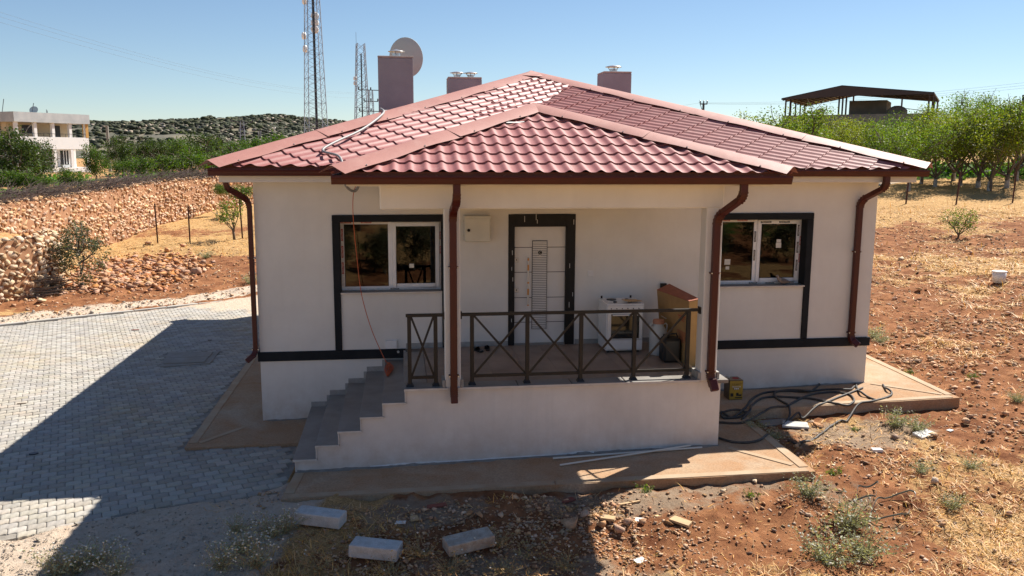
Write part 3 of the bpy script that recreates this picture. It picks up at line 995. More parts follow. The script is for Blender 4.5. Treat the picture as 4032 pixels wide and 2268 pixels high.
# plaster bands: thin dark relief around windows and along the floor level
BT = 0.035
def band(x0, z0, x1, z1):
    return P(MB().box(x0, -BT, z0, x1, 0.004, z1), 'plaster_band', 'trim', bevel=0.006)
band(0 - BT, -0.167, 2.45, -0.008)
band(6.9, -0.167, W + BT, -0.008)
P(MB().box(W - 0.004, 0.0, -0.167, W + BT, DEP, -0.008), 'plaster_band', 'trim')
P(MB().box(-BT, 0.0, -0.167, 0.004, DEP, -0.008), 'plaster_band', 'trim')
for (x0, x1, z0, z1) in (OL, OR):
    band(x0 - 0.115, z1, x1 + 0.115, z1 + 0.112)
    band(x0 - 0.115, -0.006, x0, z1 - 0.002)
    band(x1, -0.006 if x1 > 5 else 0.0, x1 + 0.115, z1 - 0.002)
    # dark painted reveals
    P(MB().box(x0 - 0.002, -BT + 0.002, z0 + 0.03, x0 + 0.006, 0.2, z1).box(x1 - 0.006, -BT + 0.002, z0 + 0.03, x1 + 0.002, 0.2, z1).box(x0 + 0.006, -BT + 0.002, z1 - 0.006, x1 - 0.006, 0.2, z1 + 0.001), 'reveal', 'trim')

# text on the protective film
def text_mesh(s, size, m):
    cu = bpy.data.curves.new('lettering', 'FONT')
    cu.body = s
    cu.size = size
    cu.align_x, cu.align_y = 'CENTER', 'CENTER'
    cu.resolution_u = 2
    cu.extrude = 0.0006
    o = bpy.data.objects.new('lettering', cu)
    COL.objects.link(o)
    dg = bpy.context.evaluated_depsgraph_get()
    me = bpy.data.meshes.new_from_object(o.evaluated_get(dg))
    bpy.data.objects.remove(o)
    me.materials.clear()
    me.materials.append(m)
    return me
TXT_W = text_mesh('FIRATPEN', 0.040, M['ink_white'])
TXT_K = MB().box(-0.105, -0.018, -0.0005, 0.105, 0.018, 0.0, None).mesh('tape_print', M['ink'])
TXT_R = MB().box(-0.105, -0.018, -0.0005, 0.105, 0.018, 0.0, None).mesh('tape_print', M['ink_red'])
def tape(parent, x, y, z, vert, red=False, s=1.0):
    rot = (math.pi / 2, 0, 0) if not vert else (math.pi / 2, math.pi / 2 if vert > 0 else -math.pi / 2, 0)
    k = bpy.data.objects.new('tape_print', TXT_R if red else TXT_K)
    COL.objects.link(k)
    k.location, k.rotation_euler, k.scale = (x, y - 0.0015, z), rot, (s, s, 1)
    attach(k, parent)
    t_ = bpy.data.objects.new('tape_lettering', TXT_W)
    COL.objects.link(t_)
    t_.location, t_.rotation_euler, t_.scale = (x, y - 0.0035, z), rot, (s, s, 1)
    attach(t_, parent)

def window(op, name, label):
    x0, x1, z0, z1 = op
    yb = 0.20
    fw = 0.062
    w = P(MB().box(x0, yb, z0 + 0.03, x0 + fw, yb + 0.06, z1).box(x1 - fw, yb, z0 + 0.03, x1, yb + 0.06, z1)
          .box(x0 + fw, yb, z1 - fw, x1 - fw, yb + 0.06, z1).box(x0 + fw, yb, z0 + 0.03, x1 - fw, yb + 0.06, z0 + 0.03 + fw), 'window', 'upvc')
    w['label'] = label
    xm = (x0 + x1) / 2 - 0.0
    P(MB().box(xm - 0.05, yb + 0.001, z0 + 0.03 + fw, xm + 0.05, yb + 0.059, z1 - fw), 'mullion', 'upvc', w)
    # sash on the right hand half
    sx0, sx1, sz0, sz1 = xm + 0.015, x1 - 0.03, z0 + 0.065, z1 - 0.03
    sw = 0.07
    ys = yb - 0.018
    sash = P(MB().box(sx0, ys, sz0, sx0 + sw, ys + 0.05, sz1).box(sx1 - sw, ys, sz0, sx1, ys + 0.05, sz1)
             .box(sx0 + sw, ys, sz1 - sw, sx1 - sw, ys + 0.05, sz1).box(sx0 + sw, ys, sz0, sx1 - sw, ys + 0.05, sz0 + sw), 'sash', 'upvc', w, bevel=0.006)
    P(MB().box(sx0 + sw, ys + 0.02, sz0 + sw, sx1 - sw, ys + 0.026, sz1 - sw), 'pane', 'glass', w)
    P(MB().box(x0 + fw, yb + 0.022, z0 + 0.03 + fw, xm - 0.05, yb + 0.028, z1 - fw), 'pane', 'glass', w)
    # dark gaskets
    for bx_ in ((x0 + fw, yb + 0.014, z0 + 0.03 + fw, x0 + fw + 0.009, yb + 0.022, z1 - fw), (xm - 0.059, yb + 0.014, z0 + 0.03 + fw, xm - 0.05, yb + 0.022, z1 - fw),
                (sx1 - sw - 0.009, ys + 0.012, sz0 + sw, sx1 - sw, ys + 0.02, sz1 - sw), (sx0 + sw, ys + 0.012, sz0 + sw, sx1 - sw - 0.009, ys + 0.02, sz0 + sw + 0.008)):
        P(MB().box(*bx_), 'gasket', 'black', w)
    # stone sill
    P(MB().box(x0 - 0.0, -0.055, z0, x1 + 0.0, yb + 0.05, z0 + 0.028), 'sill', 'marble', w, bevel=0.004)
    P(MB().box(x0 + 0.001, -0.060, z0 + 0.001, x1 - 0.001, -0.0555, z0 + 0.027), 'sill_edge', 'marble_edge', w)
    # strips of protective film on the frame
    P(MB().box(x0 + 0.004, yb - 0.0025, z0 + 0.10, x0 + 0.056, yb - 0.001, z1 - 0.06).box(x1 - 0.028, yb - 0.0025, z0 + 0.10, x1 - 0.004, yb - 0.001, z1 - 0.02)
      .box(x0 + 0.05, yb - 0.0025, z1 - 0.055, xm - 0.05, yb - 0.001, z1 - 0.008).box(x0 + 0.1, yb - 0.0025, z0 + 0.033, x1 - 0.1, yb - 0.001, z0 + 0.062), 'film', 'tape', w)
    return w, (x0, x1, z0, z1, xm, sx0, sx1, sz0, sz1, yb, ys, sw)
wl_, q = window(OL, 'window', 'left window beside the porch post with dark surround')
x0, x1, z0, z1, xm, sx0, sx1, sz0, sz1, yb, ys, sw = q
for i in range(5): tape(wl_, x0 + 0.10 + 0.34 * i, yb - 0.003, z1 - 0.028 if i < 2 else z1 - 0.016, 0, True, 0.85 if i < 2 else 0.55)
for zz in (1.95, 1.66, 1.38): tape(wl_, x0 + 0.031, yb - 0.003, zz, -1, True, 0.95)
for zz in (1.93, 1.68): tape(wl_, x1 - 0.015, yb - 0.003, zz, 1, True, 0.6)
tape(wl_, xm + 0.05, yb - 0.003, z0 + 0.048, 0, False, 0.7)
wr_, q = window(OR, 'window', 'right window with taped frame and dark surround')
x0, x1, z0, z1, xm, sx0, sx1, sz0, sz1, yb, ys, sw = q
tape(wr_, x0 + 0.25, yb - 0.003, z1 - 0.028, 0, True, 0.9)
tape(wr_, x0 + 0.58, yb - 0.003, z1 - 0.028, 0, True, 0.9)
for xx in (sx0 + 0.15, sx0 + 0.50): tape(wr_, xx, ys - 0.001, sz1 - 0.035, 0, False, 0.95)
for zz in (1.97, 1.66, 1.33): tape(wr_, sx1 - 0.035, ys - 0.001, zz, 1, False, 0.95)
for zz in (1.78, 1.46): tape(wr_, x1 - 0.015, yb - 0.003, zz, 1, True, 0.75)
for zz in (1.86, 1.52): tape(wr_, xm - 0.022, yb - 0.003, zz, -1, False, 0.9)
for xx in (xm - 0.02, xm + 0.30, xm + 0.62): tape(wr_, xx, yb - 0.003, z0 + 0.048, 0, False, 0.75)
for (xx, zz, a, b) in ((x0 + 0.34, 1.40, 0.11, 0.10), (x0 + 0.345, 1.29, 0.07, 0.055), (sx0 + 0.42, 1.78, 0.085, 0.055), (sx0 + 0.42, 1.70, 0.10, 0.095)):
    left = xx < xm
    yy = (yb + 0.020) if left else (ys + 0.0185)
    P(MB().box(xx - a / 2, yy - 0.001, zz - b / 2, xx + a / 2, yy, zz + b / 2), 'sticker', 'paper', wr_)
P(MB().box(OL[1] - 0.55, 0.2, 1.37, OL[1] - 0.47, 0.201, 1.44), 'sticker', 'paper', wl_)

# front door
door = P(MB().box(4.335, 0.045, 0.03, 5.232, 0.10, 2.085), 'door', 'door')
door['label'] = 'white panelled front door with black grooves and long handle'
P(MB().box(4.226, -0.02, 0.0, 4.335, 0.16, 2.30).box(5.232, -0.02, 0.0, 5.40, 0.16, 2.30).box(4.335, -0.02, 2.085, 5.232, 0.16, 2.30), 'door_frame', 'black', door, bevel=0.006)
P(MB().box(5.232, -0.03, 0.0, 5.262, -0.02, 2.10).box(4.30, -0.03, 2.085, 5.26, -0.02, 2.11), 'door_stop', 'black', door)
P(MB().box(4.335, -0.02, 0.0, 5.232, 0.045, 0.03), 'threshold', 'marble', door)
for zz in (1.723, 1.288, 0.84, 0.401):
    P(MB().box(4.336, 0.0425, zz - 0.005, 4.655, 0.0445, zz + 0.005), 'groove', 'black', door)
    P(MB().box(4.905, 0.0425, zz - 0.005, 5.231, 0.0445, zz + 0.005), 'groove', 'black', door)
pn = P(MB().box(4.655, 0.030, 0.281, 4.905, 0.0448, 1.837), 'louvre_panel', 'door', door)
for i in range(50):
    zz = 0.292 + i * 0.0313
    P(MB().box(4.657, 0.027, zz, 4.903, 0.0298, zz + 0.0075), 'louvre_slat', 'black', pn)
P(MB().box(4.649, 0.026, 0.275, 4.655, 0.044, 1.843).box(4.905, 0.026, 0.275, 4.911, 0.044, 1.843).box(4.655, 0.026, 1.837, 4.905, 0.044, 1.843).box(4.655, 0.026, 0.275, 4.905, 0.044, 0.281), 'louvre_frame', 'black', door)
RX = Matrix.Rotation(math.pi / 2, 4, 'X')
P(MB().lathe([(0.055, 0.0), (0.055, 0.006), (0.042, 0.006), (0.042, 0.0)], 24, (4.785, 0.026, 1.632), RX), 'emblem_ring', 'steel', door)
P(MB().lathe([(0.001, 0.0), (0.034, 0.0), (0.034, 0.004), (0.001, 0.004)], 20, (4.785, 0.0255, 1.632), RX), 'emblem', 'black', door)
em = link('emblem_letter', text_mesh('C', 0.055, M['steel']), None, (4.785, 0.020, 1.632), (math.pi / 2, 0, 0))
attach(em, door)
P(MB().bar((4.571, -0.035, 0.71), (4.571, -0.035, 1.564), 0.034, 0.026, (0, 1, 0)).bar((4.571, -0.03, 0.82), (4.571, 0.045, 0.82), 0.022).bar((4.571, -0.03, 1.45), (4.571, 0.045, 1.45), 0.022), 'handle', 'steel', door, bevel=0.004)
for a, b in ((1.50, 1.545), (1.33, 1.43), (1.10, 1.13), (0.90, 1.01), (0.71, 0.73)):
    P(MB().box(4.553, -0.0495, a, 4.586, -0.0485, b), 'film', 'film', door)
for zz in (1.504, 0.974):
    lk = P(MB().box(4.338, 0.036, zz - 0.042, 4.418, 0.0448, zz + 0.042), 'lock_plate', 'steel', door, bevel=0.004)
    P(MB().box(4.368, 0.033, zz - 0.01, 4.384, 0.0362, zz + 0.014), 'keyhole', 'black', lk)
for (xx, zz, l) in ((4.50, 2.17, .10), (4.70, 2.20, .13), (4.72, 2.14, .07), (5.36, 2.12, .09), (4.29, 1.60, .08), (4.28, 1.33, .06), (4.30, 1.14, .07), (5.30, 1.36, .08), (5.36, 0.86, .07), (5.30, 0.66, .10), (4.28, 0.42, .06)):
    P(MB().box(xx, -0.0225, zz, xx + 0.008, -0.0205, zz + l), 'scratch', 'whiteshard', door)
P(MB().box(5.632, -0.012, 1.205, 5.735, 0.001, 1.305), 'light_switch', 'stove', house, bevel=0.004)
P(MB().box(5.653, -0.017, 1.222, 5.714, -0.0125, 1.288), 'switch_rocker', 'stove', house)
P(MB().box(6.95, -0.05, 0.965, 7.06, 0.0, 1.065).box(6.975, -0.055, 0.985, 7.035, -0.05, 1.045), 'wall_socket', 'black', house, bevel=0.006)  # black wall socket with a raised plate, not a lamp
jb = P(MB().box(2.094, -0.062, 0.005, 2.295, -BT - 0.002 + 0.037, 0.150), 'junction_box', 'stove', house, bevel=0.006)
for a in (2.105, 2.284):
    for b in (0.018, 0.137):
        P(MB().lathe([(0.001, 0), (0.005, 0), (0.005, 0.003), (0.001, 0.003)], 8, (a, -0.0625, b), RX), 'screw', 'screw', jb)
P(MB().lathe([(0.001, 0), (0.022, 0), (0.022, 0.01), (0.001, 0.01)], 14, (2.315, -BT - 0.0005, -0.055), RX), 'pipe_stub', 'zinc', house)

# ---- porch
PY = -2.58
porch = P(MB().box(2.43, PY + 0.03, -1.5, 7.13, -0.001, -0.035), 'porch_base', 'plaster_porch')
nxt, nyt = 8, 4
tw, td = (6.80 - 2.74) / nxt, (2.28) / nyt
P(MB().box(2.44, PY + 0.04, -0.036, 7.10, -0.002, -0.012), 'screed', 'grout', porch)
for i in range(nxt):
    for j in range(nyt):
        P(MB().box(2.745 + i * tw, -2.28 + j * td, -0.012, 2.740 + (i + 1) * tw, -2.285 + (j + 1) * td, 0.0), 'floor_tile', 'floor_tile', porch)
def cop(x0, y0, x1, y1, z=0.0, th=0.036):
    c = P(MB().box(x0, y0, z - th, x1, y1, z + 0.002), 'coping', 'marble', porch, bevel=0.003)
    return c
for a, b in ((2.405, 3.02), (3.23, 4.05), (4.06, 4.85), (4.86, 5.66), (5.67, 6.80)): cop(a, PY - 0.02, b - 0.008, -2.29)
for a, b in ((-2.28, -1.3), (-1.29, -0.3)): cop(2.405, a, 2.735, b)
cop(6.82, -2.24, 7.20, -1.2); cop(6.82, -1.19, 7.20, -0.02)
cop(7.02, PY - 0.05, 7.22, -2.25, 0.0, 0.05)
P(MB().box(2.40, PY - 0.024, -0.036, 6.80, PY - 0.0205, 0.001), 'coping_edge', 'marble_edge', porch)
# steps down to the left
RS, TS = 0.198, 0.318
for i in range(1, 6):
    xa = 2.43 - i * TS
    z = -i * RS
    st = P(MB().box(xa, PY + 0.03, -1.5, xa + TS, -0.001, z - 0.032), 'step', 'plaster_porch', house)
    P(MB().box(xa - 0.025, PY - 0.006, z - 0.030, xa + TS - 0.004, -0.004, z), 'tread', 'marble', st, bevel=0.003)
    P(MB().box(xa - 0.026, PY - 0.012, z - 0.031, xa + TS - 0.004, PY - 0.0065, z - 0.001), 'tread_edge', 'marble_edge', st)
    P(MB().box(xa + TS - 0.022, PY + 0.012, z + 0.0, xa + TS - 0.002, -0.004, z + RS - 0.031), 'riser', 'marble_edge', st)
    P(MB().box(xa - 0.02, -0.016, z + 0.001, xa + TS - 0.03, -0.001, z + 0.085), 'skirting', 'skirting', st)
    P(MB().box(xa + TS - 0.075, -0.014, z + 0.086, xa + TS - 0.024, -0.001, z + RS - 0.0), 'skirting', 'skirting', st)
P(MB().box(2.43 - 5 * TS + 0.005, PY + 0.012, -1.45, 2.43 - 5 * TS + 0.025, -0.004, -5 * RS - 0.032), 'riser', 'marble_edge', house)
for a, b in ((2.45, 3.11), (3.12, 4.22), (5.42, 6.2), (6.21, 7.10)):
    P(MB().box(a, -0.014, 0.0, b, -0.001, 0.085), 'skirting', 'skirting', porch)
# posts and beams of the porch
for a, b in ((2.99, 3.215), (6.80, 7.05)):
    P(MB().box(a, -2.57, -0.03, b, -2.33, 2.60), 'porch_post', 'plaster', bevel=0.012)
    P(MB().box(a - 0.04, -2.585, 0.003, a - 0.001, -2.31, 0.11).box(b + 0.001, -2.585, 0.003, b + 0.04, -2.31, 0.11).box(a - 0.04, -2.309, 0.003, b + 0.04, -2.295, 0.11), 'post_skirting', 'skirting', porch)
P(MB().box(2.11, -2.58, 2.56, 7.05, -2.32, 2.90), 'porch_beam', 'plaster', bevel=0.015)
P(MB().box(2.11, -2.32, 2.56, 2.35, -0.001, 2.90), 'porch_beam', 'plaster', bevel=0.01)
P(MB().box(6.81, -2.32, 2.56, 7.05, -0.001, 2.90), 'porch_beam', 'plaster', bevel=0.01)
# eaves slabs
eav = MB().box(-0.445, -0.45, 2.858, W + 0.445, DEP + 0.45, 2.985)
P(eav, 'eaves_slab', 'plaster', bevel=0.008)
P(MB().box(1.69, -3.0, 2.893, 7.59, -0.451, 2.985), 'eaves_slab', 'plaster', bevel=0.008)

# ---- railings
def railing(label, xs, ends, close):
    r = P(MB().box(ends[0], -2.48, 1.020, ends[1], -2.42, 1.062), 'railing', 'iron', house, bevel=0.004)
    r['label'] = label
    P(MB().box(xs[0] + 0.028, -2.468, 0.108, xs[-1] - 0.028, -2.432, 0.150), 'bottom_rail', 'iron', r)
    for x in xs:
        P(MB().box(x - 0.028, -2.478, 0.004, x + 0.028, -2.422, 1.020), 'post', 'iron', r, bevel=0.003)
        P(MB().add([(x - .055, -2.505, .003), (x + .055, -2.505, .003), (x + .055, -2.395, .003), (x - .055, -2.395, .003),
                    (x - .032, -2.482, .045), (x + .032, -2.482, .045), (x + .032, -2.418, .045), (x - .032, -2.418, .045)],
                   [(0, 1, 5, 4), (1, 2, 6, 5), (2, 3, 7, 6), (3, 0, 4, 7), (4, 5, 6, 7)]), 'post_foot', 'iron', r)
    for a, b in zip(xs[:-1], xs[1:]):
        P(MB().bar((a + .028, -2.458, .15), (b - .028, -2.458, 1.02), .03, .018, (0, 1, 0)), 'diagonal_bar', 'iron', r)
        P(MB().bar((a + .028, -2.438, 1.02), (b - .028, -2.438, .15), .03, .018, (0, 1, 0)), 'diagonal_bar', 'iron', r)
    for x in close:
        P(MB().box(x - 0.012, -2.50, 0.985, x + 0.012, -2.40, 1.085), 'wall_plate', 'iron', r)
    return r
railing('long iron railing with crossed bars between the porch posts', (3.387, 4.196, 4.995, 5.802, 6.626), (3.22, 6.80), (3.228, 6.792))
railing('short iron railing with one cross left of the porch post', (2.487, 2.862), (2.44, 2.985), (2.98,))

# ---- roof
EZ, SL = 3.10, 0.33
PEZ, PSL = 3.06, 0.32
AX0, AX1, AY0, AY1 = -0.57, 11.54, -0.63, 11.83
APX = ((AX0 + AX1) / 2, (AY0 + AY1) / 2, EZ + SL * (AY1 - AY0) / 2 * 0.985)
PX0, PX1, PY0 = 1.51, 7.78, -3.21
PAX = ((PX0 + PX1) / 2, PY0 + (PX1 - PX0) / 2, PEZ + PSL * (PX1 - PX0) / 2)
roof = P(MB().add([(AX0 + .1, AY0 + .1, EZ - .06), (AX1 - .1, AY0 + .1, EZ - .06), (AX1 - .1, AY1 - .1, EZ - .06), (AX0 + .1, AY1 - .1, EZ - .06), (APX[0], APX[1], APX[2] - .09)],
              [(3, 2, 1, 0), (0, 1, 4), (1, 2, 4), (2, 3, 4), (3, 0, 4)]), 'roof', 'flash', house)
roof['label'] = 'red stamped metal tile hip roof with smooth hip caps'
WP, ST = 0.212, 0.42        # wave pitch and course length
def tile_field(origin, ud, vd, poly, sheet=5, u0=0.0, ures=10, amp=0.0185, drop=0.022, parent=None, name='tile_sheet'):
    """stamped sheets on the plane through origin spanned by ud (across) and vd (up); poly in (x,y) clips them"""
    origin, ud, vd = Vector(origin), Vector(ud).normalized(), Vector(vd).normalized()
    vd = (vd - ud * ud.dot(vd)).normalized()
    nrm = ud.cross(vd).normalized()
    if nrm.z < 0: nrm = -nrm
    uv = []
    for (x, y) in poly:
        # point of the plane over x,y
        z = origin.z - ((x - origin.x) * nrm.x + (y - origin.y) * nrm.y) / nrm.z
        d_ = Vector((x, y, z)) - origin
        uv.append((d_.dot(ud), d_.dot(vd)))
    umin, umax = min(a for a, b in uv), max(a for a, b in uv)
    vmin, vmax = min(b for a, b in uv), max(b for a, b in uv)
    sw_ = sheet * WP
    k0, k1 = math.floor((umin - u0) / sw_), math.ceil((umax - u0) / sw_)
    for k in range(k0, k1):
        ua, ub_ = u0 + k * sw_, u0 + (k + 1) * sw_
        us = [ua + (ub_ - ua) * i / (sheet * ures) for i in range(sheet * ures + 1)]
        rows = []
        c0, c1 = math.floor(vmin / ST), math.ceil(vmax / ST)
        for c in range(c0, c1):
            for t, dz in ((0.0, drop), (0.12, drop * 0.95), (0.5, drop * 0.5), (1.0, 0.0)):
                rows.append((c * ST + t * ST, dz))
        vs, fs = [], []
        jig = rnd.uniform(-0.004, 0.004)
        for (v, dz) in rows:
            for u_ in us:
                ph = (u_ / WP) % 1.0
                # broad trough, narrower crest
                w_ = math.cos(2 * math.pi * ph)
                hgt = amp * (1.75 * ((1 + w_) / 2) ** 1.9 - 0.5) + dz + jig
                vs.append(origin + ud * u_ + vd * v + nrm * (hgt + 0.005))
        nn = len(us)
        for i in range(len(rows) - 1):
            for j in range(nn - 1):
                a = i * nn + j
                fs.append((a, a + 1, a + 1 + nn, a + nn))
        mb = MB().add(vs, fs)
        me = mb.mesh(name, M['roof'], True)
        bm = bmesh.new()
        bm.from_mesh(me)
        m_ = len(poly)
        area = sum(poly[i][0] * poly[(i + 1) % m_][1] - poly[(i + 1) % m_][0] * poly[i][1] for i in range(m_))
        for i in range(m_):
            (xa, ya), (xb, yb_) = poly[i], poly[(i + 1) % m_]
            n2 = Vector((yb_ - ya, -(xb - xa), 0))
            if area < 0: n2 = -n2
            if not bm.verts: break
            bmesh.ops.bisect_plane(bm, geom=bm.verts[:] + bm.edges[:] + bm.faces[:], plane_co=(xa, ya, 0), plane_no=n2, clear_outer=True, dist=1e-5)
        if len(bm.faces) < 3:
            bm.free()
            continue
        for e in bm.edges:          # crisp courses
            if len(e.link_faces) == 2 and e.calc_face_angle(0) > 0.55: e.smooth = False
        bmesh.ops.split_edges(bm, edges=[e for e in bm.edges if not e.smooth])
        bmesh.ops.recalc_face_normals(bm, faces=bm.faces)
        up = sum(f.normal.z * f.calc_area() for f in bm.faces)
        if up < 0: bmesh.ops.reverse_faces(bm, faces=bm.faces)
        bm.to_mesh(me)
        bm.free()
        link(name, me, parent or roof)
# porch: front triangle, then the two flanks running back into the main roof
tile_field((PAX[0], PY0, PEZ), (1, 0, 0), (0, 1, PSL), [(PX0, PY0 + .02), (PX1, PY0 + .02), (PAX[0], PAX[1])], 5, 0.05)
RIDGE_Y = AY0 + (PAX[2] - EZ) / SL
tile_field((PX0, PY0, PEZ - 0.02), (0, -1, 0), (1, 0, PSL), [(PX0, PY0), (PAX[0], PAX[1]), (PAX[0], RIDGE_Y), (PX0, AY0)], 5, 0.0, 8)
tile_field((PX1, PY0, PEZ - 0.02), (0, 1, 0), (-1, 0, PSL), [(PX1, PY0), (PX1, AY0), (PAX[0], RIDGE_Y), (PAX[0], PAX[1])], 5, 0.0, 8)
# main front slope: sheets laid along the hips, meeting in a ragged seam above the porch
sB, sT = (4.0, 0.78), (6.25, 4.66)
q2 = 1 / math.sqrt(2)
tile_field((AX0, AY0, EZ), (q2, -q2, -SL * q2), (q2, q2, SL * q2), [(AX0, AY0 + .02), (3.0, AY0 + .02), sB, sT, (APX[0], APX[1])], 5, 0.03)
tile_field((AX1, AY0, EZ - .018), (q2, q2, SL * q2), (-q2, q2, SL * q2), [(3.0, AY0 + .02), (AX1, AY0 + .02), (APX[0] + .02, APX[1] - .02), (3.3, 1.2)], 5, 0.03)
# the other three slopes
tile_field((AX0, AY0, EZ), (0, -1, 0), (1, 0, SL), [(AX0, AY0), (APX[0], APX[1]), (AX0, AY1)], 10, 0, 5)
tile_field((AX1, AY0, EZ), (0, 1, 0), (-1, 0, SL), [(AX1, AY0), (AX1, AY1), (APX[0], APX[1])], 10, 0, 5)
tile_field((AX0, AY1, EZ), (-1, 0, 0), (0, -1, SL), [(AX0, AY1), (APX[0], APX[1]), (AX1, AY1)], 10, 0, 5)

def hip_cap(a, b, sa_, sb_, width, lift=0.105, seg=2.0, start=0.0):
    """bent sheet over a hip from a (low) to b (high); sa_, sb_ = directions down either side"""
    a, b = Vector(a), Vector(b)
    L = (b - a).length
    n_ = max(1, round(L / seg))
    for k in range(n_):
        t0, t1 = k / n_, min(1.0, (k + 1.02) / n_)
        vs, fs = [], []
        m_ = 12
        for i in range(m_ + 1):
            t = t0 + (t1 - t0) * i / m_
            p = a.lerp(b, t)
            wob = 0.016 * math.sin(i * 0.7 + k * 2.1)
            lo_ = lift * 0.60 + 0.010 * math.sin(i * 0.9 + 2 * k)
            lf = lift + 0.006 * (n_ - k) / n_ + (0.006 if k else 0.0)
            vs += [p + Vector(sa_) * (width + wob) + Vector((0, 0, lo_)), p + Vector(sa_) * 0.03 + Vector((0, 0, lf)),
                   p + Vector(sb_) * 0.03 + Vector((0, 0, lf)), p + Vector(sb_) * (width - wob) + Vector((0, 0, lo_))]
        for i in range(m_):
            for j in range(3):
                q_ = i * 4 + j
                fs.append((q_, q_ + 1, q_ + 5, q_ + 4))
        me = MB().add(vs, fs).mesh('hip_cap', M['cap'], True)
        o_ = link('hip_cap', me, roof)
        sol = None
        # screws along the lower edges
        for i in (2, 8):
            for s_, j in ((sa_, 0),):
                p = Vector(vs[i * 4]) * 0.9 + Vector(vs[i * 4 + 1]) * 0.1
                P(MB().lathe([(0.014, 0), (0.014, 0.006), (0.007, 0.007), (0.007, 0.016), (0.001, 0.017)], 8, p + Vector((0, 0, 0.002))), 'cap_screw', 'screw', roof)
def downdir(ax, ay, sl):       # unit vector down a slope, perpendicular to a hip, lying in that slope
    v = Vector((ax, ay, 0))
    return v
def side(hip, nslope, sl):
    """direction within the slope (descending along nslope with fall sl), perpendicular to the hip"""
    h_ = Vector(hip).normalized()
    pn_ = Vector((nslope[0] * sl, nslope[1] * sl, 1)).normalized()
    s_ = pn_.cross(h_).normalized()
    if s_.z > 0: s_ = -s_
    return s_
A, B_, APv = Vector((AX0, AY0, EZ)), Vector((AX1, AY0, EZ)), Vector(APX)
hL = APv - A
hip_cap(A, APv, side(hL, (0, -1), SL), side(hL, (-1, 0), SL), 0.30, seg=2.1)
hR = APv - B_
hip_cap(B_, APv, side(hR, (0, -1), SL), side(hR, (1, 0), SL), 0.27, seg=2.1)
for (cx_, nx_) in (((AX0, AY1, EZ), (-1, 0)), ((AX1, AY1, EZ), (1, 0))):
    hb = APv - Vector(cx_)
    hip_cap(cx_, APv, side(hb, (0, 1), SL), side(hb, nx_, SL), 0.27, seg=4.5)
PA = Vector(PAX)
c1, c2 = Vector((PX0, PY0, PEZ)), Vector((PX1, PY0, PEZ))
hip_cap(c1, PA, side(PA - c1, (0, -1), PSL), side(PA - c1, (-1, 0), PSL), 0.27, seg=2.4)
hip_cap(c2, PA, side(PA - c2, (0, -1), PSL), side(PA - c2, (1, 0), PSL), 0.24, seg=2.4)
hip_cap(PA, (PAX[0], RIDGE_Y, PAX[2]), Vector((-0.95, 0, -0.3)), Vector((0.95, 0, -0.3)), 0.22, seg=3, lift=0.03)
# crumpled sheet folded over the top
P(MB().add([(APX[0] - .30, APX[1] - .42, APX[2] - .03), (APX[0] + .02, APX[1] - .50, APX[2] - .055), (APX[0] + .42, APX[1] - .36, APX[2] - .06), (APX[0] + .36, APX[1] + .2, APX[2] - .02),
            (APX[0] - .3, APX[1] + .2, APX[2] - .02), (APX[0] - .03, APX[1] - .02, APX[2] + .115), (APX[0] - .12, APX[1] - .28, APX[2] + .05), (APX[0] + .16, APX[1] - .26, APX[2] + .02)],
           [(0, 1, 7, 6), (1, 2, 7), (7, 2, 5), (6, 7, 5), (0, 6, 5), (2, 3, 5), (3, 4, 5), (4, 0, 5)]), 'apex_cap', 'cap', roof)
# torn bit on the porch roof
tp = Vector((4.05, -1.05, PEZ + PSL * (-1.05 - PY0) + 0.05))
P(MB().add([tp, tp + Vector((.16, .01, .0)), tp + Vector((.30, .05, .02)), tp + Vector((.29, .085, .03)), tp + Vector((.14, .05, .02)), tp + Vector((.0, .04, .02))],
           [(0, 1, 4, 5), (1, 2, 3, 4)]), 'torn_strip', 'whiteshard', roof)

# eaves flashing and gutters
def gutter(a, b, out, zt, caps=True):
    """open channel; a,b = ends of the front top edge, out = outward direction"""
    a, b, o_ = Vector(a), Vector(b), Vector(out)
    prof = [(0.0, 0.0), (0.004, -0.02), (-0.012, -0.045), (-0.016, -0.07), (-0.035, -0.112), (-0.125, -0.112), (-0.13, 0.0)]
    inner = [(-0.006, 0.002), (-0.012, -0.02), (-0.02, -0.045), (-0.026, -0.07), (-0.042, -0.104), (-0.118, -0.104), (-0.122, 0.002)]
    vs, fs = [], []
    for p in (a, b):
        for (d_, z) in prof: vs.append(p + o_ * d_ + Vector((0, 0, zt - p.z + z)))
    n_ = len(prof)
    fs = [(i, i + 1, i + 1 + n_, i + n_) for i in range(n_ - 1)]
    if caps: fs += [tuple(range(n_)), tuple(range(2 * n_ - 1, n_ - 1, -1))]
    g_ = P(MB().add(vs, fs), 'gutter', 'gutter', house)
    vs = []
    for p in (a.lerp(b, 0.0006), a.lerp(b, 0.9994)):
        for (d_, z) in inner: vs.append(p + o_ * d_ + Vector((0, 0, zt - p.z + z)))
    P(MB().add(vs, [(i, i + 1, i + 1 + n_, i + n_) for i in range(n_ - 1)]), 'gutter_lining', 'gutter_in', g_)
    P(MB().bar(a + o_ * -0.003 + Vector((0, 0, zt - a.z + .002)), b + o_ * -0.003 + Vector((0, 0, zt - b.z + .002)), 0.010, 0.006), 'gutter_lip', 'gutter', g_)
    return g_
GZ0, GZ1 = 3.075, 3.035
gutter((AX0, AY0, 0), (AX1, AY0, 0), (0, -1, 0), GZ0)
gutter((AX0 - .0, AY0 + .14, 0), (AX0, AY1, 0), (-1, 0, 0), GZ0)
gutter((AX1, AY0 + .14, 0), (AX1, AY1, 0), (1, 0, 0), GZ0)
gutter((PX0, PY0, 0), (PX1, PY0, 0), (0, -1, 0), GZ1)
